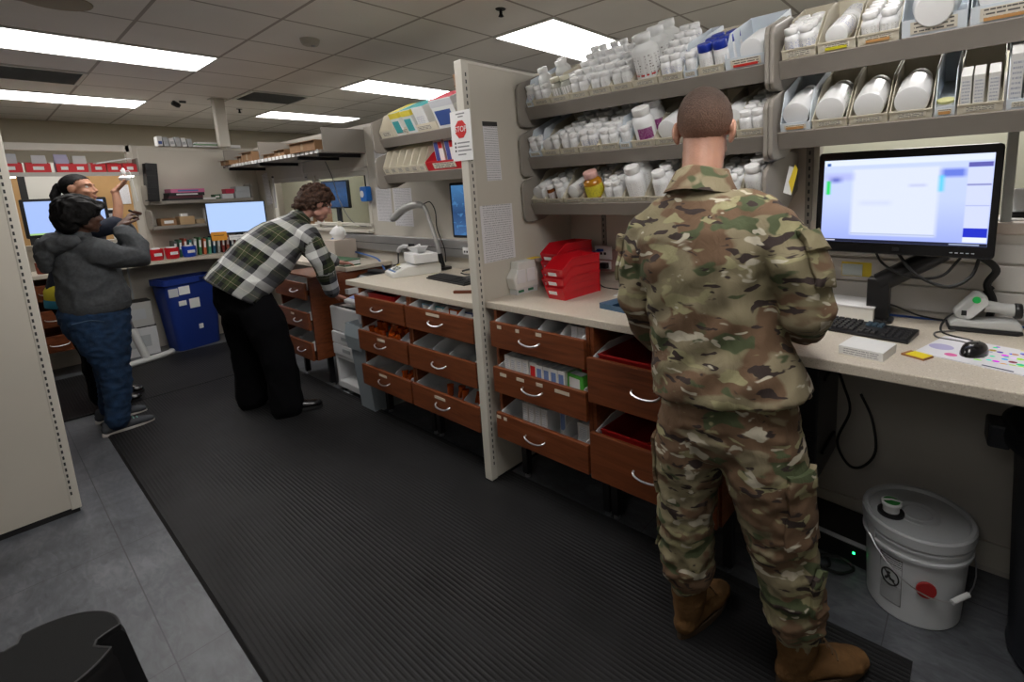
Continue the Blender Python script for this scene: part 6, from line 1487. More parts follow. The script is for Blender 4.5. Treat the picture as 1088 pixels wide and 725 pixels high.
# camouflage cloth
def camo_mat():
    m = M('camouflage_cloth', (.2,.17,.1), .85); t = NT(m); co = t.coords()
    warp = t.n('ShaderNodeTexNoise'); warp.inputs['Scale'].default_value = 9; warp.inputs['Detail'].default_value = 2; t.l(co, warp.inputs['Vector'])
    vm = t.n('ShaderNodeVectorMath', operation='SCALE'); t.l(warp.outputs['Color'], vm.inputs[0]); vm.inputs['Scale'].default_value = .05
    va = t.n('ShaderNodeVectorMath', operation='ADD'); t.l(co, va.inputs[0]); t.l(vm.outputs[0], va.inputs[1]); w = va.outputs[0]
    N_ = lambda sc, loc, ax=(1,1,2.1), det=2.2, rough=.55: t.noise(t.mapping(w, scale=ax, loc=loc), sc, det, .3, rough)
    step = lambda f, e, sf=.012: t.ramp(f, [(e-sf,0.0),(e+sf,1.0)])
    base = t.mix(t.ramp(N_(3.6,(3,1,2)), [(.42,0.0),(.58,1.0)]), (.31,.26,.165), (.25,.215,.125))
    c = t.mix(step(N_(5.0,(0,5,1)), .490,.02), base, (.175,.105,.060))            # brown
    c = t.mix(step(N_(6.8,(7,0,3)), .585), c, (.085,.105,.048))                   # green
    c = t.mix(step(N_(9.2,(2,8,0)), .600), c, (.36,.33,.18))                   # pale green tan
    c = t.mix(step(N_(11.5,(9,3,6),(1,1,2.8)), .605), c, (.045,.029,.026))        # dark brown
    c = t.mix(step(N_(11.5,(4,6,9),(1,1,2.2)),   .635), c, (.60,.55,.43))            # cream
    tw = t.noise(co, 700, 1); c = t.mix(t.math('MULTIPLY', tw, .18), c, (.03,.03,.02))
    t.color(c)
    h = t.math('ADD', t.math('MULTIPLY', t.noise(t.mapping(co, scale=(1.4,1.4,.8)), 16, 3, .8), 1.0), t.math('MULTIPLY', tw, .04))
    t.bump(h, .45, .012); return m
camo = camo_mat(); seam_m = M('camo_seam', (.12,.10,.055), .9)
# ---------------- soldier
def soldier():
    B0 = V((-.54,1.36,0)); t = thing('person', 'person in camouflage uniform seen from behind, standing at the long worktop', 'person', B0)
    z0 = .0125; skin = skin_mat('skin_fair', (.50,.27,.19))
    Mh = head_frame((-.652,1.405,1.672), (-.26,.90,-.30), roll=RAD(2))
    b = LB(); head_into(b, Mh, 1.02)
    b.loft([((-.637,1.345,1.47),.066,.062),((-.640,1.358,1.54),.058,.058),((-.645,1.380,1.605),.059,.060),((-.648,1.390,1.645),.060,.060)], (1,0,0), 20)
    b.loft([((-.56,1.34,.92),.14,.10),((-.60,1.335,1.10),.13,.09),((-.62,1.335,1.30),.155,.10),((-.635,1.34,1.43),.13,.075),((-.637,1.345,1.49),.06,.055)], (1,0,0), 20)
    b.loft([((-.78,1.335,1.40),.045),((-.835,1.33,1.27),.042),((-.842,1.33,1.15),.036),((-.83,1.40,1.05),.034),((-.815,1.465,.975),.026)], (1,0,0), 14)
    b.loft([((-.46,1.33,1.42),.045),((-.37,1.32,1.31),.042),((-.337,1.335,1.19),.036),((-.38,1.47,1.12),.034),((-.44,1.61,1.06),.026)], (1,0,0), 14)
    hand_into(b, (-.812,1.475,.962), (.10,.42,-.90), (.9,.35,.25), 1, .30)
    hand_into(b, (-.447,1.62,1.056), (-.25,.85,-.22), (-.3,-.2,-1), -1, .40)
    for hx, kn, an in (((-.645,1.335,.88),(-.685,1.345,.48),(-.690,1.36,.14)), ((-.455,1.335,.88),(-.395,1.36,.48),(-.352,1.392,.14))):
        b.loft([(hx,.075),(kn,.048),(an,.038)], (1,0,0), 14)
    body = remeshed(b, 'body', skin, t, .0042, 3, None, B0)
    face_parts(t, Mh, 1.02, B0, ('hazel',(.10,.06,.03)), ('fair',(.45,.18,.15)), M('brow_brown',(.05,.03,.02),.8))
    # cropped hair with faded sides
    hm = M('hair_cropped', (.035,.022,.016), .85); T_ = NT(hm); s = T_.sep(T_.coords('Generated')); nn = T_.noise(T_.coords(), 240, 3); f = T_.math('ADD', s[2], T_.math('MULTIPLY', T_.math('SUBTRACT', nn, .5), .45))
    T_.color(T_.ramp(f, [(.20,(.36,.20,.14)),(.40,(.20,.115,.08)),(.60,(.105,.062,.045)),(.85,(.045,.027,.019))])); T_.bump(nn, .8, .004)
    def keep(p):
        lim = -.052 if p.y < -.05 else (-.052+(p.y+.05)*1.35 if p.y < .02 else .042+(p.y-.02)*.75)
        return p.z > lim
    hair_shell('hair', t, Mh, 1.02, B0, hm, keep, rad=(.0768,.0962,.0864), amp=.0016, sc=90, thick=.006)
    hb = LB(); q = Mh @ Matrix.Scale(1.02,4)
    for k in range(60):
        a = random.uniform(0,2*pi); r = random.uniform(0,.05); p0 = V((r*cos(a), .01+r*sin(a)*1.3, .108-5.0*r*r)); hb.tube([q @ p0 - B0, q @ (p0+V((random.uniform(-.004,.004),.004,.012))) - B0], [.0022,.0008], 4)
    hb.build('hair_tuft', M('hair_dark',(.025,.016,.012),.8), t)
    # jacket
    j = LB()
    j.loft([((-.553,1.335,.918),.234,.154),((-.560,1.335,.97),.224,.148),((-.585,1.335,1.06),.196,.132),((-.605,1.333,1.18),.192,.130),((-.618,1.332,1.30),.212,.136),((-.628,1.335,1.38),.215,.124),((-.633,1.338,1.44),.178,.098),((-.636,1.342,1.485),.110,.078),((-.637,1.345,1.515),.078,.072)], (1,0,0), 30, sq=2.3, cap='flat')
    j.loft([((-.735,1.338,1.425),.070,.068),((-.800,1.335,1.375),.076,.076),((-.832,1.330,1.28),.072,.074),((-.843,1.326,1.16),.064,.068),((-.835,1.385,1.06),.060,.064),((-.818,1.455,.985),.051,.053)], (1,0,0), 20)
    j.loft([((-.510,1.338,1.440),.070,.068),((-.440,1.333,1.400),.080,.080),((-.378,1.325,1.31),.078,.080),((-.340,1.328,1.195),.070,.074),((-.372,1.455,1.13),.062,.064),((-.430,1.585,1.07),.052,.054)], (1,0,0), 20)
    cn1 = cloth_noise(6.5,.0075,(1.3,1.0,.9),1); cn2 = cloth_noise(13,.0030,(1.8,1.0,.7),4)
    def jd(c, n):
        k = (1.0 if c.z < 1.22 else max(.25, 1-(c.z-1.22)*4)) if abs(c.x+.61) < .17 else 1.15
        diag = max(0, 1-abs((c.x+.60)*.75+(c.z-1.05)*.9)/.35)*.004*sin(((c.x+.6)*.9-(c.z-1.0)*1.2)*52)
        return (cn1(c,n)+cn2(c,n))*k + diag*(n.y < 0)
    jk = remeshed(j, 'jacket', camo, t, .0085, 3, jd, B0)
    # collar: a turned band round the neck
    cb = MB(); n = 40; vs = []
    for r, zz, dy in ((.072,1.495,0),(.066,1.545,.004),(.068,1.560,.006),(.075,1.556,.004),(.090,1.522,-.004),(.104,1.496,-.008)):
        for k in range(n):
            a = 2*pi*k/n; vs.append(V((-.638+r*1.02*cos(a), 1.350+dy+r*.95*sin(a), zz - .030*(sin(a) > .75) - .010*sin(a) + .004*sin(3*a)))-B0)
    cb.add(vs, [(q_*n+k, q_*n+(k+1)%n, (q_+1)*n+(k+1)%n, (q_+1)*n+k) for q_ in range(5) for k in range(n)]); cb.build('collar', camo, jk, smooth=True, angle=80)
    # trousers
    p = LB()
    p.loft([((-.556,1.335,.955),.185,.125),((-.553,1.335,.88),.200,.138),((-.552,1.337,.80),.195,.130)], (1,0,0), 26)
    p.loft([((-.640,1.335,.86),.108,.125),((-.668,1.335,.70),.108,.116),((-.682,1.343,.56),.094,.100),((-.688,1.345,.45),.088,.092),((-.690,1.350,.34),.084,.088),((-.690,1.357,.25),.080,.084),((-.690,1.357,.215),.062,.066)], (1,0,0), 22)
    p.loft([((-.462,1.335,.86),.110,.125),((-.435,1.338,.70),.114,.120),((-.410,1.352,.56),.098,.104),((-.390,1.362,.45),.090,.094),((-.367,1.378,.33),.084,.088),((-.355,1.388,.225),.080,.084),((-.354,1.390,.19),.060,.066)], (1,0,0), 22)
    tn1 = cloth_noise(9,.008,(1.0,1.0,1.9),7); tn2 = cloth_noise(17,.004,(1.2,1.2,1.0),9)
    def td(c, n):
        k = 1.0 + (.9 if c.z < .34 else 0) + (.5 if .42 < c.z < .56 else 0)
        return (tn1(c,n)+tn2(c,n))*k*.85
    tr_ = remeshed(p, 'trousers', camo, t, .0085, 3, td, B0)
    def patch(nm, c0, w, h, rotz, rotx, th=.010, out=.10, tgt=None):
        tgt = tgt or tr_
        """pocket cloth laid onto the trouser leg"""
        Mx_ = Matrix.Translation(V(c0)-B0) @ Matrix.Rotation(rotz,4,'Z') @ Matrix.Rotation(rotx,4,'Y'); g = MB(); nx, ny = 10, 12
        for j_ in range(ny+1):
            for i_ in range(nx+1): g.v.append(tuple(Mx_ @ V((out, -w/2+w*i_/nx, -h/2+h*j_/ny))))
        for j_ in range(ny):
            for i_ in range(nx): g.f.append([j_*(nx+1)+i_, j_*(nx+1)+i_+1, (j_+1)*(nx+1)+i_+1, (j_+1)*(nx+1)+i_]); g.m.append(0); g.sm.append(False)
        o = g.build(nm, camo, tgt, smooth=True, angle=60)
        sw = o.modifiers.new('wrap','SHRINKWRAP'); sw.target = tgt; sw.wrap_method = 'NEAREST_SURFACEPOINT'; sw.wrap_mode = 'OUTSIDE_SURFACE'; sw.offset = th*.6
        sd = o.modifiers.new('thick','SOLIDIFY'); sd.thickness = th; sd.offset = 0
        bv = o.modifiers.new('bevel','BEVEL'); bv.width = th*.35; bv.segments = 2; return o
    patch('cargo_pocket', (-.327,1.318,.64), .15,.20,RAD(-28),RAD(10),.012,.03); patch('cargo_flap', (-.318,1.312,.735), .155,.06,RAD(-28),RAD(10),.018,.03)
    patch('calf_pocket', (-.292,1.360,.37), .085,.11,RAD(-25),RAD(9),.010,.03); patch('calf_flap', (-.290,1.357,.425), .09,.045,RAD(-25),RAD(9),.015,.03)
    patch('cargo_pocket', (-.782,1.322,.64), .15,.20,RAD(15),RAD(4),.010,-.03); patch('calf_pocket', (-.776,1.340,.37), .08,.10,RAD(10),RAD(0),.009,-.03)
    for sx, x_, z_, tl in ((1,-.292,1.325,RAD(-20)),(-1,-.912,1.295,RAD(8))):
        patch('sleeve_pocket', (x_,1.318,z_), .125,.15, RAD(-20*sx), tl, .010, .02*sx, jk); patch('pocket_flap', (x_-.012*sx*(sx>0),1.318,z_+.058), .132,.055, RAD(-20*sx), tl, .019, .02*sx, jk)
    suede = M('boot_coyote', (.135,.070,.026), .85, spec=.25, bump=(120,.25), var=(20,.25)); sol = M('boot_sole', (.055,.033,.017), .8)
    for nm, he, to, sh in (('boot',(-.697,1.295,z0),(-.655,1.585,z0),(-.690,1.357,.245)),('boot',(-.392,1.338,z0),(-.188,1.568,z0),(-.354,1.390,.225))):
        bo_ = shoe(t, nm, he, to, suede, sol, B0, w=.052, shaft=sh)
        d_ = (V(to)-V(he)).normalized(); sd_ = V((d_.y,-d_.x,0))
        lm = M('boot_lace',(.11,.065,.03),.8)
        for k in range(5):
            q_ = V(he)+d_*(.115+.018*(4-k))+V((0,0,.075+.026*k)); MB().tube(smooth_path([q_-sd_*.03-d_*.006-B0,q_+d_*.006-B0,q_+sd_*.03-d_*.006-B0],4), .0026, 6).build('lace', lm, bo_, smooth=True)
    return t
soldier()
def uv_attr(ob, segs, base):
    """store cloth coordinates per vertex: (across, along) of the nearest garment panel, and the panel number"""
    at = ob.data.attributes.new('cloth', 'FLOAT_VECTOR', 'POINT'); out = []
    for v in ob.data.vertices:
        p = v.co + base; best = None
        for i, (a, b, side, r) in enumerate(segs):
            ab = b-a; L = ab.length; t = (p-a).dot(ab)/(L*L); tc = min(1, max(0, t)); d = (p-(a+ab*tc)).length/r
            if best is None or d < best[0]:
                tt = ab.normalized(); sd = (side-tt*side.dot(tt)).normalized(); w = tt.cross(sd); q = p-a
                x = q.dot(sd); y = q.dot(w); best = (d, x + (.6*y if abs(x) > r*.6 else 0), t*L, i)
        out += [best[1], best[2], best[3]*.31]
    at.data.foreach_set('vector', out)
def plaid_mat():
    m = M('plaid_flannel', (.5,.5,.5), .85); t = NT(m)
    a = t.n('ShaderNodeAttribute'); a.attribute_name = 'cloth'; s = t.sep(a.outputs['Vector'])
    def stripes(q, ph):
        f = t.math('FRACT', t.math('ADD', t.math('MULTIPLY', q, 1/.205), ph))
        band = lambda lo, hi: t.math('MULTIPLY', t.math('GREATER_THAN', f, lo), t.math('LESS_THAN', f, hi))
        return band
    u = stripes(t.math('ADD', s[0], s[2]), .15); v = stripes(s[1], .40)
    W_, G_, K_, X_ = (.80,.81,.79), (.040,.056,.020), (.004,.004,.005), (.12,.12,.13)
    def colour(b):
        c = t.mix(b(.0,.24), (.29,.31,.26), W_); c = t.mix(b(.24,.42), c, X_); c = t.mix(b(.42,.58), c, K_); c = t.mix(b(.58,.86), c, G_); c = t.mix(b(.86,1.0), c, K_); return t.mix(b(.71,.725), c, (.42,.34,.25))
    cu, cv = colour(u), colour(v)
    co = t.coords(); ch = t.n('ShaderNodeTexChecker'); ch.inputs['Scale'].default_value = 900; t.l(co, ch.inputs['Vector'])
    t.color(t.mix(.5, cu, cv)); t.bump(t.noise(co, 30, 3), .3, .008); return m
# ---------------- woman in plaid, bending to the printer
def plaid_woman():
    B0 = V((-3.95,1.18,0)); t = thing('person', 'person in green and white plaid shirt bending forward to the printer', 'person', B0)
    z0 = .0125; skin = skin_mat('skin_rosy', (.52,.27,.21)); S_ = V((1,0.05,0))
    Mh = head_frame((-3.815,1.62,1.475), (.12,.86,-.50)); b = LB(); head_into(b, Mh, .97)
    b.loft([((-3.85,1.47,1.36),.055,.052),((-3.84,1.525,1.41),.048,.048),((-3.83,1.575,1.445),.047,.05)], S_, 18)
    b.loft([((-3.93,1.09,.92),.14,.11),((-3.90,1.2,1.07),.13,.10),((-3.87,1.33,1.22),.14,.10),((-3.855,1.43,1.32),.12,.075),((-3.85,1.48,1.36),.06,.05)], S_, 18)
    RA = [((-3.715,1.445,1.325),.042),((-3.675,1.50,1.17),.038),((-3.672,1.54,1.04),.033),((-3.695,1.575,.92),.029),((-3.715,1.605,.815),.022)]
    LA = [((-4.02,1.445,1.325),.042),((-4.07,1.56,1.20),.038),((-4.08,1.65,1.10),.033),((-4.06,1.73,1.04),.029),((-4.04,1.80,1.005),.022)]
    b.loft(RA, S_, 14); b.loft(LA, S_, 14)
    hand_into(b, (-3.717,1.613,.80), (-.02,.78,-.40), (0,-.3,-1), 1, .22, .95)
    hand_into(b, (-4.04,1.81,1.0), (.1,.95,-.22), (0,-.2,-1), 1, .2, .95)
    for hx, kn, an in (((-3.83,1.13,.88),(-3.78,1.20,.48),(-3.755,1.225,.12)), ((-4.03,1.10,.88),(-4.10,1.12,.48),(-4.13,1.135,.12))): b.loft([(hx,.075),(kn,.05),(an,.038)], S_, 14)
    remeshed(b, 'body', skin, t, .0052, 3, None, B0)
    face_parts(t, Mh, .97, B0, ('brown',(.05,.03,.015)), ('rose',(.42,.13,.12)), M('brow_brown'))
    hm = M('hair_curly', (.055,.026,.015), .7, var=(55,.55), bump=(90,.6)); h = LB(); q = Mh @ Matrix.Scale(.97,4); rn = random.Random(21)
    h.ball((0,-.02,.035),(.082,.098,.088),q,24,16)
    for k in range(420):
        th = rn.uniform(0,2*pi); ph = rn.uniform(-.25*pi, .5*pi); d = V((cos(ph)*cos(th), cos(ph)*sin(th), sin(ph)))
        if d.y > .35 and d.z < .42: continue
        if d.y > .0 and d.z < -.1: continue
        r = rn.uniform(.9,1.2); p = V((0,-.022,.030))+V((.085*d.x*r,.104*d.y*r,.094*d.z*r)); h.ball(p, (rn.uniform(.010,.020),)*3, q, 7, 5)
    for k in range(110):
        p = V((rn.uniform(-.07,.07), rn.uniform(-.135,-.075), rn.uniform(-.085,.03))); h.ball(p, (rn.uniform(.012,.022),)*3, q, 7, 5)
    remeshed(h, 'hair', hm, t, .0055, 1, cloth_noise(75,.0055,(1,1,1),2,.8), B0)
    j = LB()
    j.loft([((-3.935,1.035,.905),.232,.185),((-3.925,1.10,.985),.228,.178),((-3.905,1.195,1.075),.214,.190),((-3.885,1.29,1.175),.208,.178),((-3.868,1.375,1.255),.198,.150),((-3.857,1.435,1.315),.168,.105),((-3.85,1.475,1.358),.095,.075),((-3.846,1.50,1.385),.066,.062)], S_, 28, sq=2.2, cap='flat')
    ra = [((-3.76,1.42,1.31),.078),((-3.705,1.465,1.27),.080),((-3.675,1.505,1.15),.074),((-3.670,1.545,1.03),.068),((-3.695,1.575,.92),.062),((-3.714,1.602,.83),.050)]
    la = [((-3.98,1.42,1.31),.078),((-4.03,1.465,1.28),.080),((-4.072,1.565,1.19),.070),((-4.08,1.65,1.105),.063),((-4.058,1.735,1.045),.056),((-4.045,1.785,1.01),.048)]
    j.loft(ra, S_, 18); j.loft(la, S_, 18)
    pm = plaid_mat(); sh = remeshed(j, 'shirt', pm, t, .009, 3, cloth_noise(7,.008,(1.2,1,1),5), B0)
    segs = [(V((-3.935,1.035,.905)),V((-3.85,1.475,1.358)),V((1,.05,0)),.23)]
    for arm in (ra, la): segs += [(V(arm[1][0]),V(arm[3][0]),V((.9,-.5,0)),.075),(V(arm[3][0]),V(arm[5][0]),V((.9,-.5,0)),.065)]
    uv_attr(sh, segs, B0)
    cb = MB(); n = 30; vs = []; ax = V((.01,.42,.46)).normalized(); s1 = V((1,0,0)); w1 = ax.cross(s1)
    for r, d in ((.064,0),(.060,.028),(.063,.038),(.070,.030),(.078,.004)):
        for k in range(n): a = 2*pi*k/n; vs.append(V((-3.847,1.487,1.372))+ax*d+s1*r*1.03*cos(a)+w1*r*sin(a)-B0)
    cb.add(vs, [(q_*n+k, q_*n+(k+1)%n, (q_+1)*n+(k+1)%n, (q_+1)*n+k) for q_ in range(4) for k in range(n)]); co_ = cb.build('collar', pm, sh, smooth=True, angle=80); uv_attr(co_, segs[:1], B0)
    for arm in (ra, la):
        a_, b_ = V(arm[4][0]), V(arm[5][0]); b2 = LB(); d = (b_-a_).normalized(); b2.loft([(b_-d*.045,.056),(b_+d*.004,.052),(b_+d*.008,.046)], S_, 18, cap='flat'); b2.v = [tuple(V(v)-B0) for v in b2.v]; c2 = b2.build('cuff', pm, sh, smooth=True); uv_attr(c2, segs, B0)
    p = LB(); bl = M('trouser_black', (.0035,.0035,.0045), .9, spec=.12, bump=(40,.25))
    p.loft([((-3.93,1.075,.97),.185,.150),((-3.93,1.09,.89),.200,.165),((-3.93,1.105,.80),.195,.155)], S_, 24)
    p.loft([((-3.84,1.12,.84),.112,.130),((-3.80,1.17,.66),.112,.122),((-3.775,1.20,.48),.100,.105),((-3.76,1.215,.28),.098,.100),((-3.752,1.215,.09),.104,.108),((-3.750,1.215,.045),.100,.106)], S_, 20)
    p.loft([((-4.02,1.10,.84),.112,.130),((-4.07,1.11,.66),.110,.120),((-4.10,1.115,.48),.098,.102),((-4.12,1.12,.28),.095,.098),((-4.13,1.12,.09),.102,.106),((-4.13,1.12,.045),.098,.104)], S_, 20)
    remeshed(p, 'trousers', bl, t, .010, 3, cloth_noise(8,.009,(1.2,1.2,.7),8), B0)
    lb = M('leather_black', (.007,.007,.008), .25, coat=.4)
    shoe(t, 'shoe', (-3.785,1.155,z0), (-3.66,1.415,z0), lb, black_m, B0, h=.09, w=.046); shoe(t, 'shoe', (-4.15,1.06,z0), (-4.075,1.33,z0), lb, black_m, B0, h=.09, w=.046)
    t.location.y += .03
    return t
plaid_woman()
# ---------------- woman in grey hooded jacket, hands raised
def hoodie_woman():
    B0 = V((-4.6,.45,0)); t = thing('person', 'person in grey hooded jacket and blue jeans with both hands raised', 'person', B0)
    z0 = .0; skin = skin_mat('skin_deep', (.105,.048,.030)); S_ = V((1,0,0))
    Mh = head_frame((-4.56,.475,1.478), (-.22,.95,-.12)); b = LB(); head_into(b, Mh, .98)
    b.loft([((-4.59,.43,1.28),.06,.055),((-4.58,.445,1.345),.05,.05),((-4.57,.46,1.42),.048,.052)], S_, 18)
    b.loft([((-4.6,.46,.85),.15,.12),((-4.6,.46,1.05),.14,.11),((-4.6,.45,1.2),.15,.10),((-4.59,.44,1.29),.10,.07)], S_, 18)
    RA = [((-4.44,.47,1.265),.042),((-4.40,.60,1.20),.038),((-4.395,.715,1.175),.035),((-4.45,.69,1.27),.030),((-4.52,.645,1.375),.023)]
    LA = [((-4.76,.47,1.265),.042),((-4.82,.60,1.21),.038),((-4.83,.71,1.19),.035),((-4.76,.71,1.29),.030),((-4.68,.69,1.385),.023)]
    b.loft(RA, S_, 14); b.loft(LA, S_, 14)
    hand_into(b, (-4.525,.645,1.385), (-.35,.55,.55), (-.2,.5,-.6), -1, .55, .92); hand_into(b, (-4.675,.69,1.392), (.45,.25,.55), (-.1,.5,-.5), 1, .55, .92)
    for hx, kn, an in (((-4.50,.46,.82),(-4.47,.47,.46),(-4.455,.46,.12)), ((-4.70,.46,.82),(-4.74,.475,.46),(-4.77,.465,.12))): b.loft([(hx,.08),(kn,.052),(an,.04)], S_, 14)
    remeshed(b, 'body', skin, t, .0052, 3, None, B0)
    face_parts(t, Mh, .98, B0, ('dark',(.02,.012,.008)), ('brown',(.16,.05,.045)), M('brow_black',(.008,.006,.005),.8))
    hm = M('hair_black', (.004,.0035,.0035), .65, spec=.25, bump=(60,.3)); h = LB(); q = Mh @ Matrix.Scale(.98,4)
    h.ball((0,-.025,.038),(.098,.118,.098),q,26,18)
    h.loft([(q @ V((0,-.075,.05)),.092,.07),(q @ V((0,-.082,-.03)),.094,.066),(q @ V((0,-.070,-.085)),.080,.052)], q.to_3x3() @ V((1,0,0)), 22)
    for sx in (-1,1): h.loft([(q @ V((sx*.080,.0,.06)),.030,.052),(q @ V((sx*.086,-.02,.0)),.026,.048),(q @ V((sx*.080,-.04,-.05)),.020,.040)], q.to_3x3() @ V((1,0,0)), 14)
    h.loft([(q @ V((-.05,.062,.085)),.045,.022),(q @ V((.03,.072,.075)),.046,.022),(q @ V((.080,.045,.045)),.034,.018)], q.to_3x3() @ V((0,1,0)), 14)
    hs = cloth_noise(20,.006,(3.0,1.0,1.0),6)
    remeshed(h, 'hair', hm, t, .0062, 4, hs, B0)
    j = LB()
    j.loft([((-4.60,.465,.845),.205,.170),((-4.60,.465,.93),.215,.178),((-4.60,.455,1.05),.205,.165),((-4.60,.445,1.16),.200,.150),((-4.598,.440,1.24),.185,.125),((-4.593,.435,1.30),.120,.090),((-4.588,.44,1.335),.075,.070)], S_, 28, sq=2.2, cap='flat')
    ra = [((-4.49,.455,1.255),.082),((-4.43,.50,1.235),.084),((-4.402,.60,1.195),.078),((-4.395,.705,1.175),.072),((-4.435,.70,1.25),.064),((-4.495,.66,1.335),.056),((-4.515,.65,1.365),.048)]
    la = [((-4.71,.455,1.255),.082),((-4.77,.50,1.24),.084),((-4.815,.60,1.205),.076),((-4.828,.705,1.19),.070),((-4.785,.715,1.265),.062),((-4.715,.70,1.35),.054),((-4.69,.695,1.378),.046)]
    j.loft(ra, S_, 18); j.loft(la, S_, 18)
    fl = M('fleece_grey', (.078,.084,.092), .95, var=(60,.18), bump=(350,.35))
    jk = remeshed(j, 'jacket', fl, t, .009, 3, cloth_noise(8,.010,(1,1,1.3),12), B0)
    hd = LB()
    hd.loft([((-4.76,.40,1.315),.045,.04),((-4.70,.335,1.30),.060,.055),((-4.60,.295,1.275),.075,.070),((-4.50,.335,1.30),.060,.055),((-4.44,.40,1.315),.045,.04)], (0,0,1), 18)
    hd.loft([((-4.60,.33,1.32),.12,.060),((-4.60,.275,1.22),.11,.050),((-4.60,.27,1.15),.06,.032)], S_, 18)
    remeshed(hd, 'hood', fl, jk, .009, 4, cloth_noise(12,.007,(1,1,1.5),14), B0)
    zb = MB().box((-.004,-.004,0),(.004,.004,.42)).build('zipper', grey_p, jk, loc=V((-4.60,.655,.87))-B0)
    hem = LB(); hem.loft([((-4.60,.465,.835),.200,.166),((-4.60,.465,.845),.209,.174),((-4.60,.465,.885),.215,.178),((-4.60,.465,.89),.207,.172)], S_, 36, cap='flat', sq=2.2); hem.v = [tuple(V(v)-B0) for v in hem.v]; hem.build('hem_band', fl, jk, smooth=True)
    dn = M('denim_blue', (.010,.034,.085), .85, var=(26,.35), bump=(260,.3)); p = LB()
    p.loft([((-4.60,.46,.90),.190,.155),((-4.60,.450,.83),.205,.180),((-4.60,.450,.75),.200,.175)], S_, 24)
    p.loft([((-4.505,.452,.78),.112,.160),((-4.480,.46,.60),.108,.128),((-4.468,.475,.46),.082,.086),((-4.458,.475,.32),.078,.078),((-4.452,.452,.16),.064,.064),((-4.450,.440,.085),.062,.064)], S_, 20)
    p.loft([((-4.695,.452,.78),.112,.160),((-4.722,.462,.60),.106,.126),((-4.745,.480,.46),.080,.084),((-4.760,.478,.32),.076,.076),((-4.772,.458,.16),.062,.062),((-4.775,.445,.085),.060,.062)], S_, 20)
    tr = remeshed(p, 'jeans', dn, t, .0095, 3, cloth_noise(12,.008,(1,1,1.8),16), B0)
    MB().tube(smooth_path([V((-4.395,.315,.80))-B0,V((-4.40,.40,.805))-B0,V((-4.36,.46,.79))-B0],6), .003, 6).build('pocket_stitch', M('stitch_blue',(.05,.09,.15),.8), tr, smooth=True)
    sg_ = M('sneaker_grey', (.055,.06,.07), .8, bump=(300,.2)); sw_ = M('sneaker_sole', (.52,.50,.48), .6); mint = M('lace_mint', (.25,.55,.47), .6)
    shoe(t, 'sneaker', (-4.455,.352,z0), (-4.485,.635,z0), sg_, sw_, B0, h=.085, w=.044, laces=mint); shoe(t, 'sneaker', (-4.775,.357,z0+.0), (-4.745,.640,z0), sg_, sw_, B0, h=.085, w=.044, laces=mint)
    return t
hoodie_woman()
hv = thing('small_bottle', 'small dark object held up between the hands of the woman in grey', 'bottle', (-4.585,.775,1.462), (RAD(70),0,RAD(30)))
MB().lathe([(.010,0),(.012,.004),(.012,.05),(.006,.058),(.006,.07)],12).build('body', M('object_brown',(.08,.03,.015),.4), hv, smooth=True); MB().lathe([(.0075,.066),(.0075,.08)],10).build('cap', black_p, hv)
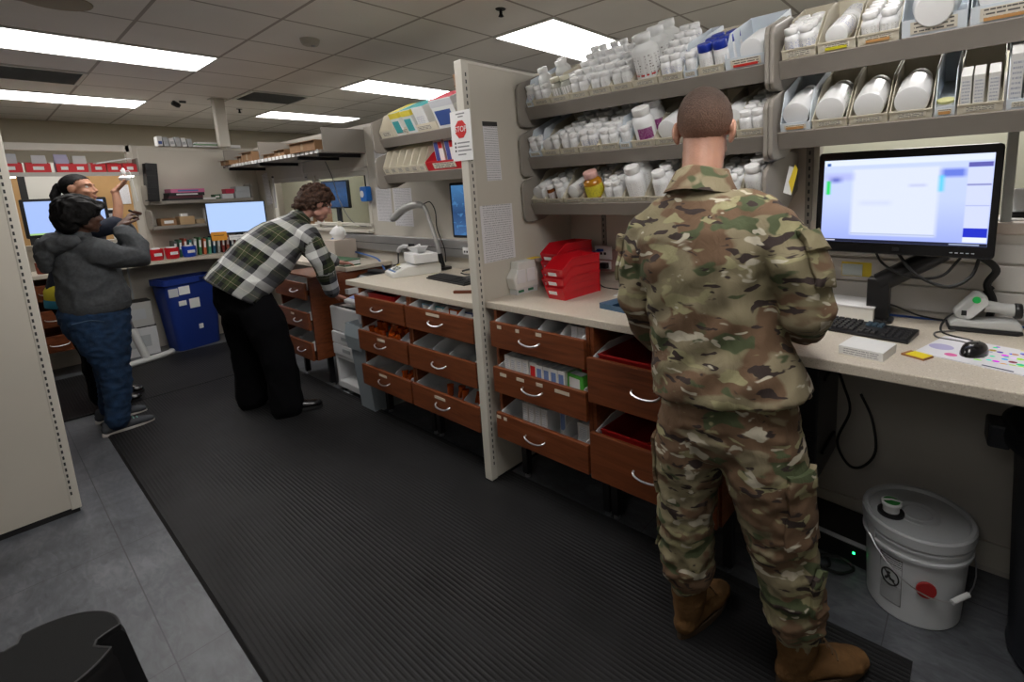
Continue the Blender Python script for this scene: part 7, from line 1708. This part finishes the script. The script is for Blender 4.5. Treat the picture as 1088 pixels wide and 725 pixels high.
# ---------------- woman behind, arm raised with a white dispenser
def back_woman():
    B0 = V((-5.22,.52,0)); t = thing('person', 'person with black ponytail behind the grey jacket, raising one hand', 'person', B0)
    z0 = .0125; skin = skin_mat('skin_tan', (.40,.20,.125)); S_ = V((.86,-.5,0))
    Mh = head_frame((-5.20,.555,1.655), (.52,.83,.06), roll=RAD(-6)); b = LB(); head_into(b, Mh, .97)
    b.loft([((-5.22,.515,1.45),.055,.052),((-5.215,.525,1.52),.047,.047),((-5.205,.54,1.60),.046,.05)], S_, 18)
    b.loft([((-5.22,.45,.92),.14,.11),((-5.22,.47,1.1),.12,.10),((-5.22,.52,1.3),.14,.10),((-5.22,.515,1.42),.12,.075),((-5.22,.515,1.46),.06,.055)], S_, 18)
    RA = [((-5.09,.46,1.40),.042),((-5.02,.58,1.36),.038),((-4.99,.70,1.40),.034),((-5.03,.73,1.52),.030),((-5.075,.735,1.625),.023)]
    LA = [((-5.36,.575,1.40),.042),((-5.42,.585,1.26),.038),((-5.43,.59,1.13),.033),((-5.42,.61,1.0),.029),((-5.40,.64,.90),.022)]
    b.loft(RA, S_, 14); b.loft(LA, S_, 14)
    hand_into(b, (-5.077,.737,1.64), (-.1,.62,.62), (.1,-.5,.75), 1, .45, .95); hand_into(b, (-5.398,.643,.89), (.05,.2,-.95), (.9,-.3,0), 1, .3, .95)
    for hx, kn, an in (((-5.13,.43,.88),(-5.12,.46,.48),(-5.12,.47,.12)), ((-5.31,.48,.88),(-5.33,.51,.48),(-5.34,.53,.12))): b.loft([(hx,.075),(kn,.05),(an,.038)], S_, 14)
    remeshed(b, 'body', skin, t, .0052, 3, None, B0)
    face_parts(t, Mh, .97, B0, ('dark',(.02,.012,.008)), ('rose2',(.36,.12,.11)), M('brow_black'))
    h = LB(); q = Mh @ Matrix.Scale(.97,4); s3 = q.to_3x3() @ V((1,0,0))
    hm = M('hair_black')
    hair_shell('hair', t, Mh, .97, B0, hm, lambda p: p.z > (-.045 if p.y < -.04 else (-.045+(p.y+.04)*1.5 if p.y < .03 else .060+(p.y-.03)*.45)), rad=(.0795,.100,.0905), amp=.002, sc=40, thick=.010)
    h.ball((0,-.115,.035),(.028,.026,.028),q,14,10); h.loft([(q @ V((0,-.125,.03)),.026,.024),(q @ V((0,-.150,-.03)),.036,.028),(q @ V((0,-.150,-.12)),.036,.026),(q @ V((0,-.14,-.22)),.022,.016)], s3, 16)
    remeshed(h, 'ponytail', hm, t, .006, 3, cloth_noise(30,.004,(1,1,.4),19), B0)
    j = LB(); nv = M('shirt_navy', (.010,.014,.028), .85, bump=(60,.2))
    j.loft([((-5.22,.43,.80),.190,.150),((-5.22,.44,.90),.195,.155),((-5.22,.465,1.05),.172,.135),((-5.22,.495,1.2),.180,.130),((-5.22,.52,1.33),.190,.120),((-5.22,.517,1.41),.150,.09),((-5.22,.515,1.455),.075,.065)], S_, 26, sq=2.2, cap='flat')
    ra = [((-5.12,.475,1.39),.072),((-5.07,.52,1.375),.072),((-5.02,.59,1.362),.064),((-4.995,.66,1.375),.058),((-4.995,.695,1.40),.05)]; la = [((-5.34,.565,1.39),.072),((-5.39,.585,1.33),.070),((-5.42,.60,1.26),.060),((-5.425,.61,1.2),.054)]
    j.loft(ra, S_, 16); j.loft(la, S_, 16); sh = remeshed(j, 'shirt', nv, t, .0095, 3, cloth_noise(9,.008,(1,1,1.2),22), B0)
    for z0_, z1_, nm, c in ((.855,.92,'yellow_band',(.66,.58,.04)),(.80,.852,'teal_band',(.03,.22,.34))):
        hb = LB(); hb.loft([((-5.22,.43 if z0_ < .84 else .438,z0_),.202,.162),((-5.22,.437 if z0_ < .84 else .445,z1_),.204,.165)], S_, 36, cap='flat', sq=2.2); hb.v = [tuple(V(v)-B0) for v in hb.v]; hb.build(nm, M('band_'+nm, c, .8), sh, smooth=True)
    p = LB(); bl = M('trouser_black')
    p.loft([((-5.22,.45,.93),.165,.130),((-5.22,.44,.80),.180,.145)], S_, 22)
    p.loft([((-5.14,.42,.80),.098,.118),((-5.125,.45,.48),.080,.085),((-5.12,.46,.12),.072,.078),((-5.12,.46,.08),.070,.076)], S_, 18); p.loft([((-5.30,.47,.80),.098,.118),((-5.325,.51,.48),.080,.085),((-5.335,.53,.12),.072,.078),((-5.335,.53,.08),.070,.076)], S_, 18)
    remeshed(p, 'trousers', bl, t, .010, 3, cloth_noise(9,.008,(1,1,.8),25), B0)
    lb = M('leather_black')
    shoe(t, 'shoe', (-5.16,.42,z0), (-5.02,.66,z0), lb, black_m, B0); shoe(t, 'shoe', (-5.375,.47,z0), (-5.235,.71,z0), lb, black_m, B0)
    return t
back_woman()
wd_ = thing('white_dispenser', 'white nozzle bottle resting on the raised palm of the woman with ponytail', 'bottle', (-5.07,.80,1.712), (0,0,RAD(20)))
MB().lathe([(.030,0),(.034,.006),(.034,.022),(.022,.034),(.010,.038),(.009,.052),(.013,.054),(.010,.085),(.003,.095)],18).build('body', white_p, wd_, smooth=True); MB().tube(smooth_path([(.0,.012,.07),(.02,.03,.06),(.03,.035,-.05),(.02,.05,-.16)]), .0028, 6).build('cord', white_p, wd_, smooth=True); MB().tube([(0,0,.06),(-.02,-.005,.075)], .006, 8).build('nozzle', white_p, wd_)
# ------------------------------------------------------------------ world and exposure
w = bpy.data.worlds.new('world'); SC.world = w; w.use_nodes = True
w.node_tree.nodes['Background'].inputs['Color'].default_value = (.5,.5,.5,1); w.node_tree.nodes['Background'].inputs['Strength'].default_value = .02
vs = SC.view_settings; vs.view_transform = 'Standard'; vs.look = 'None'; vs.gamma = 1; vs.use_curve_mapping = False
vs.exposure = 0.15
SC.display_settings.display_device = 'sRGB'
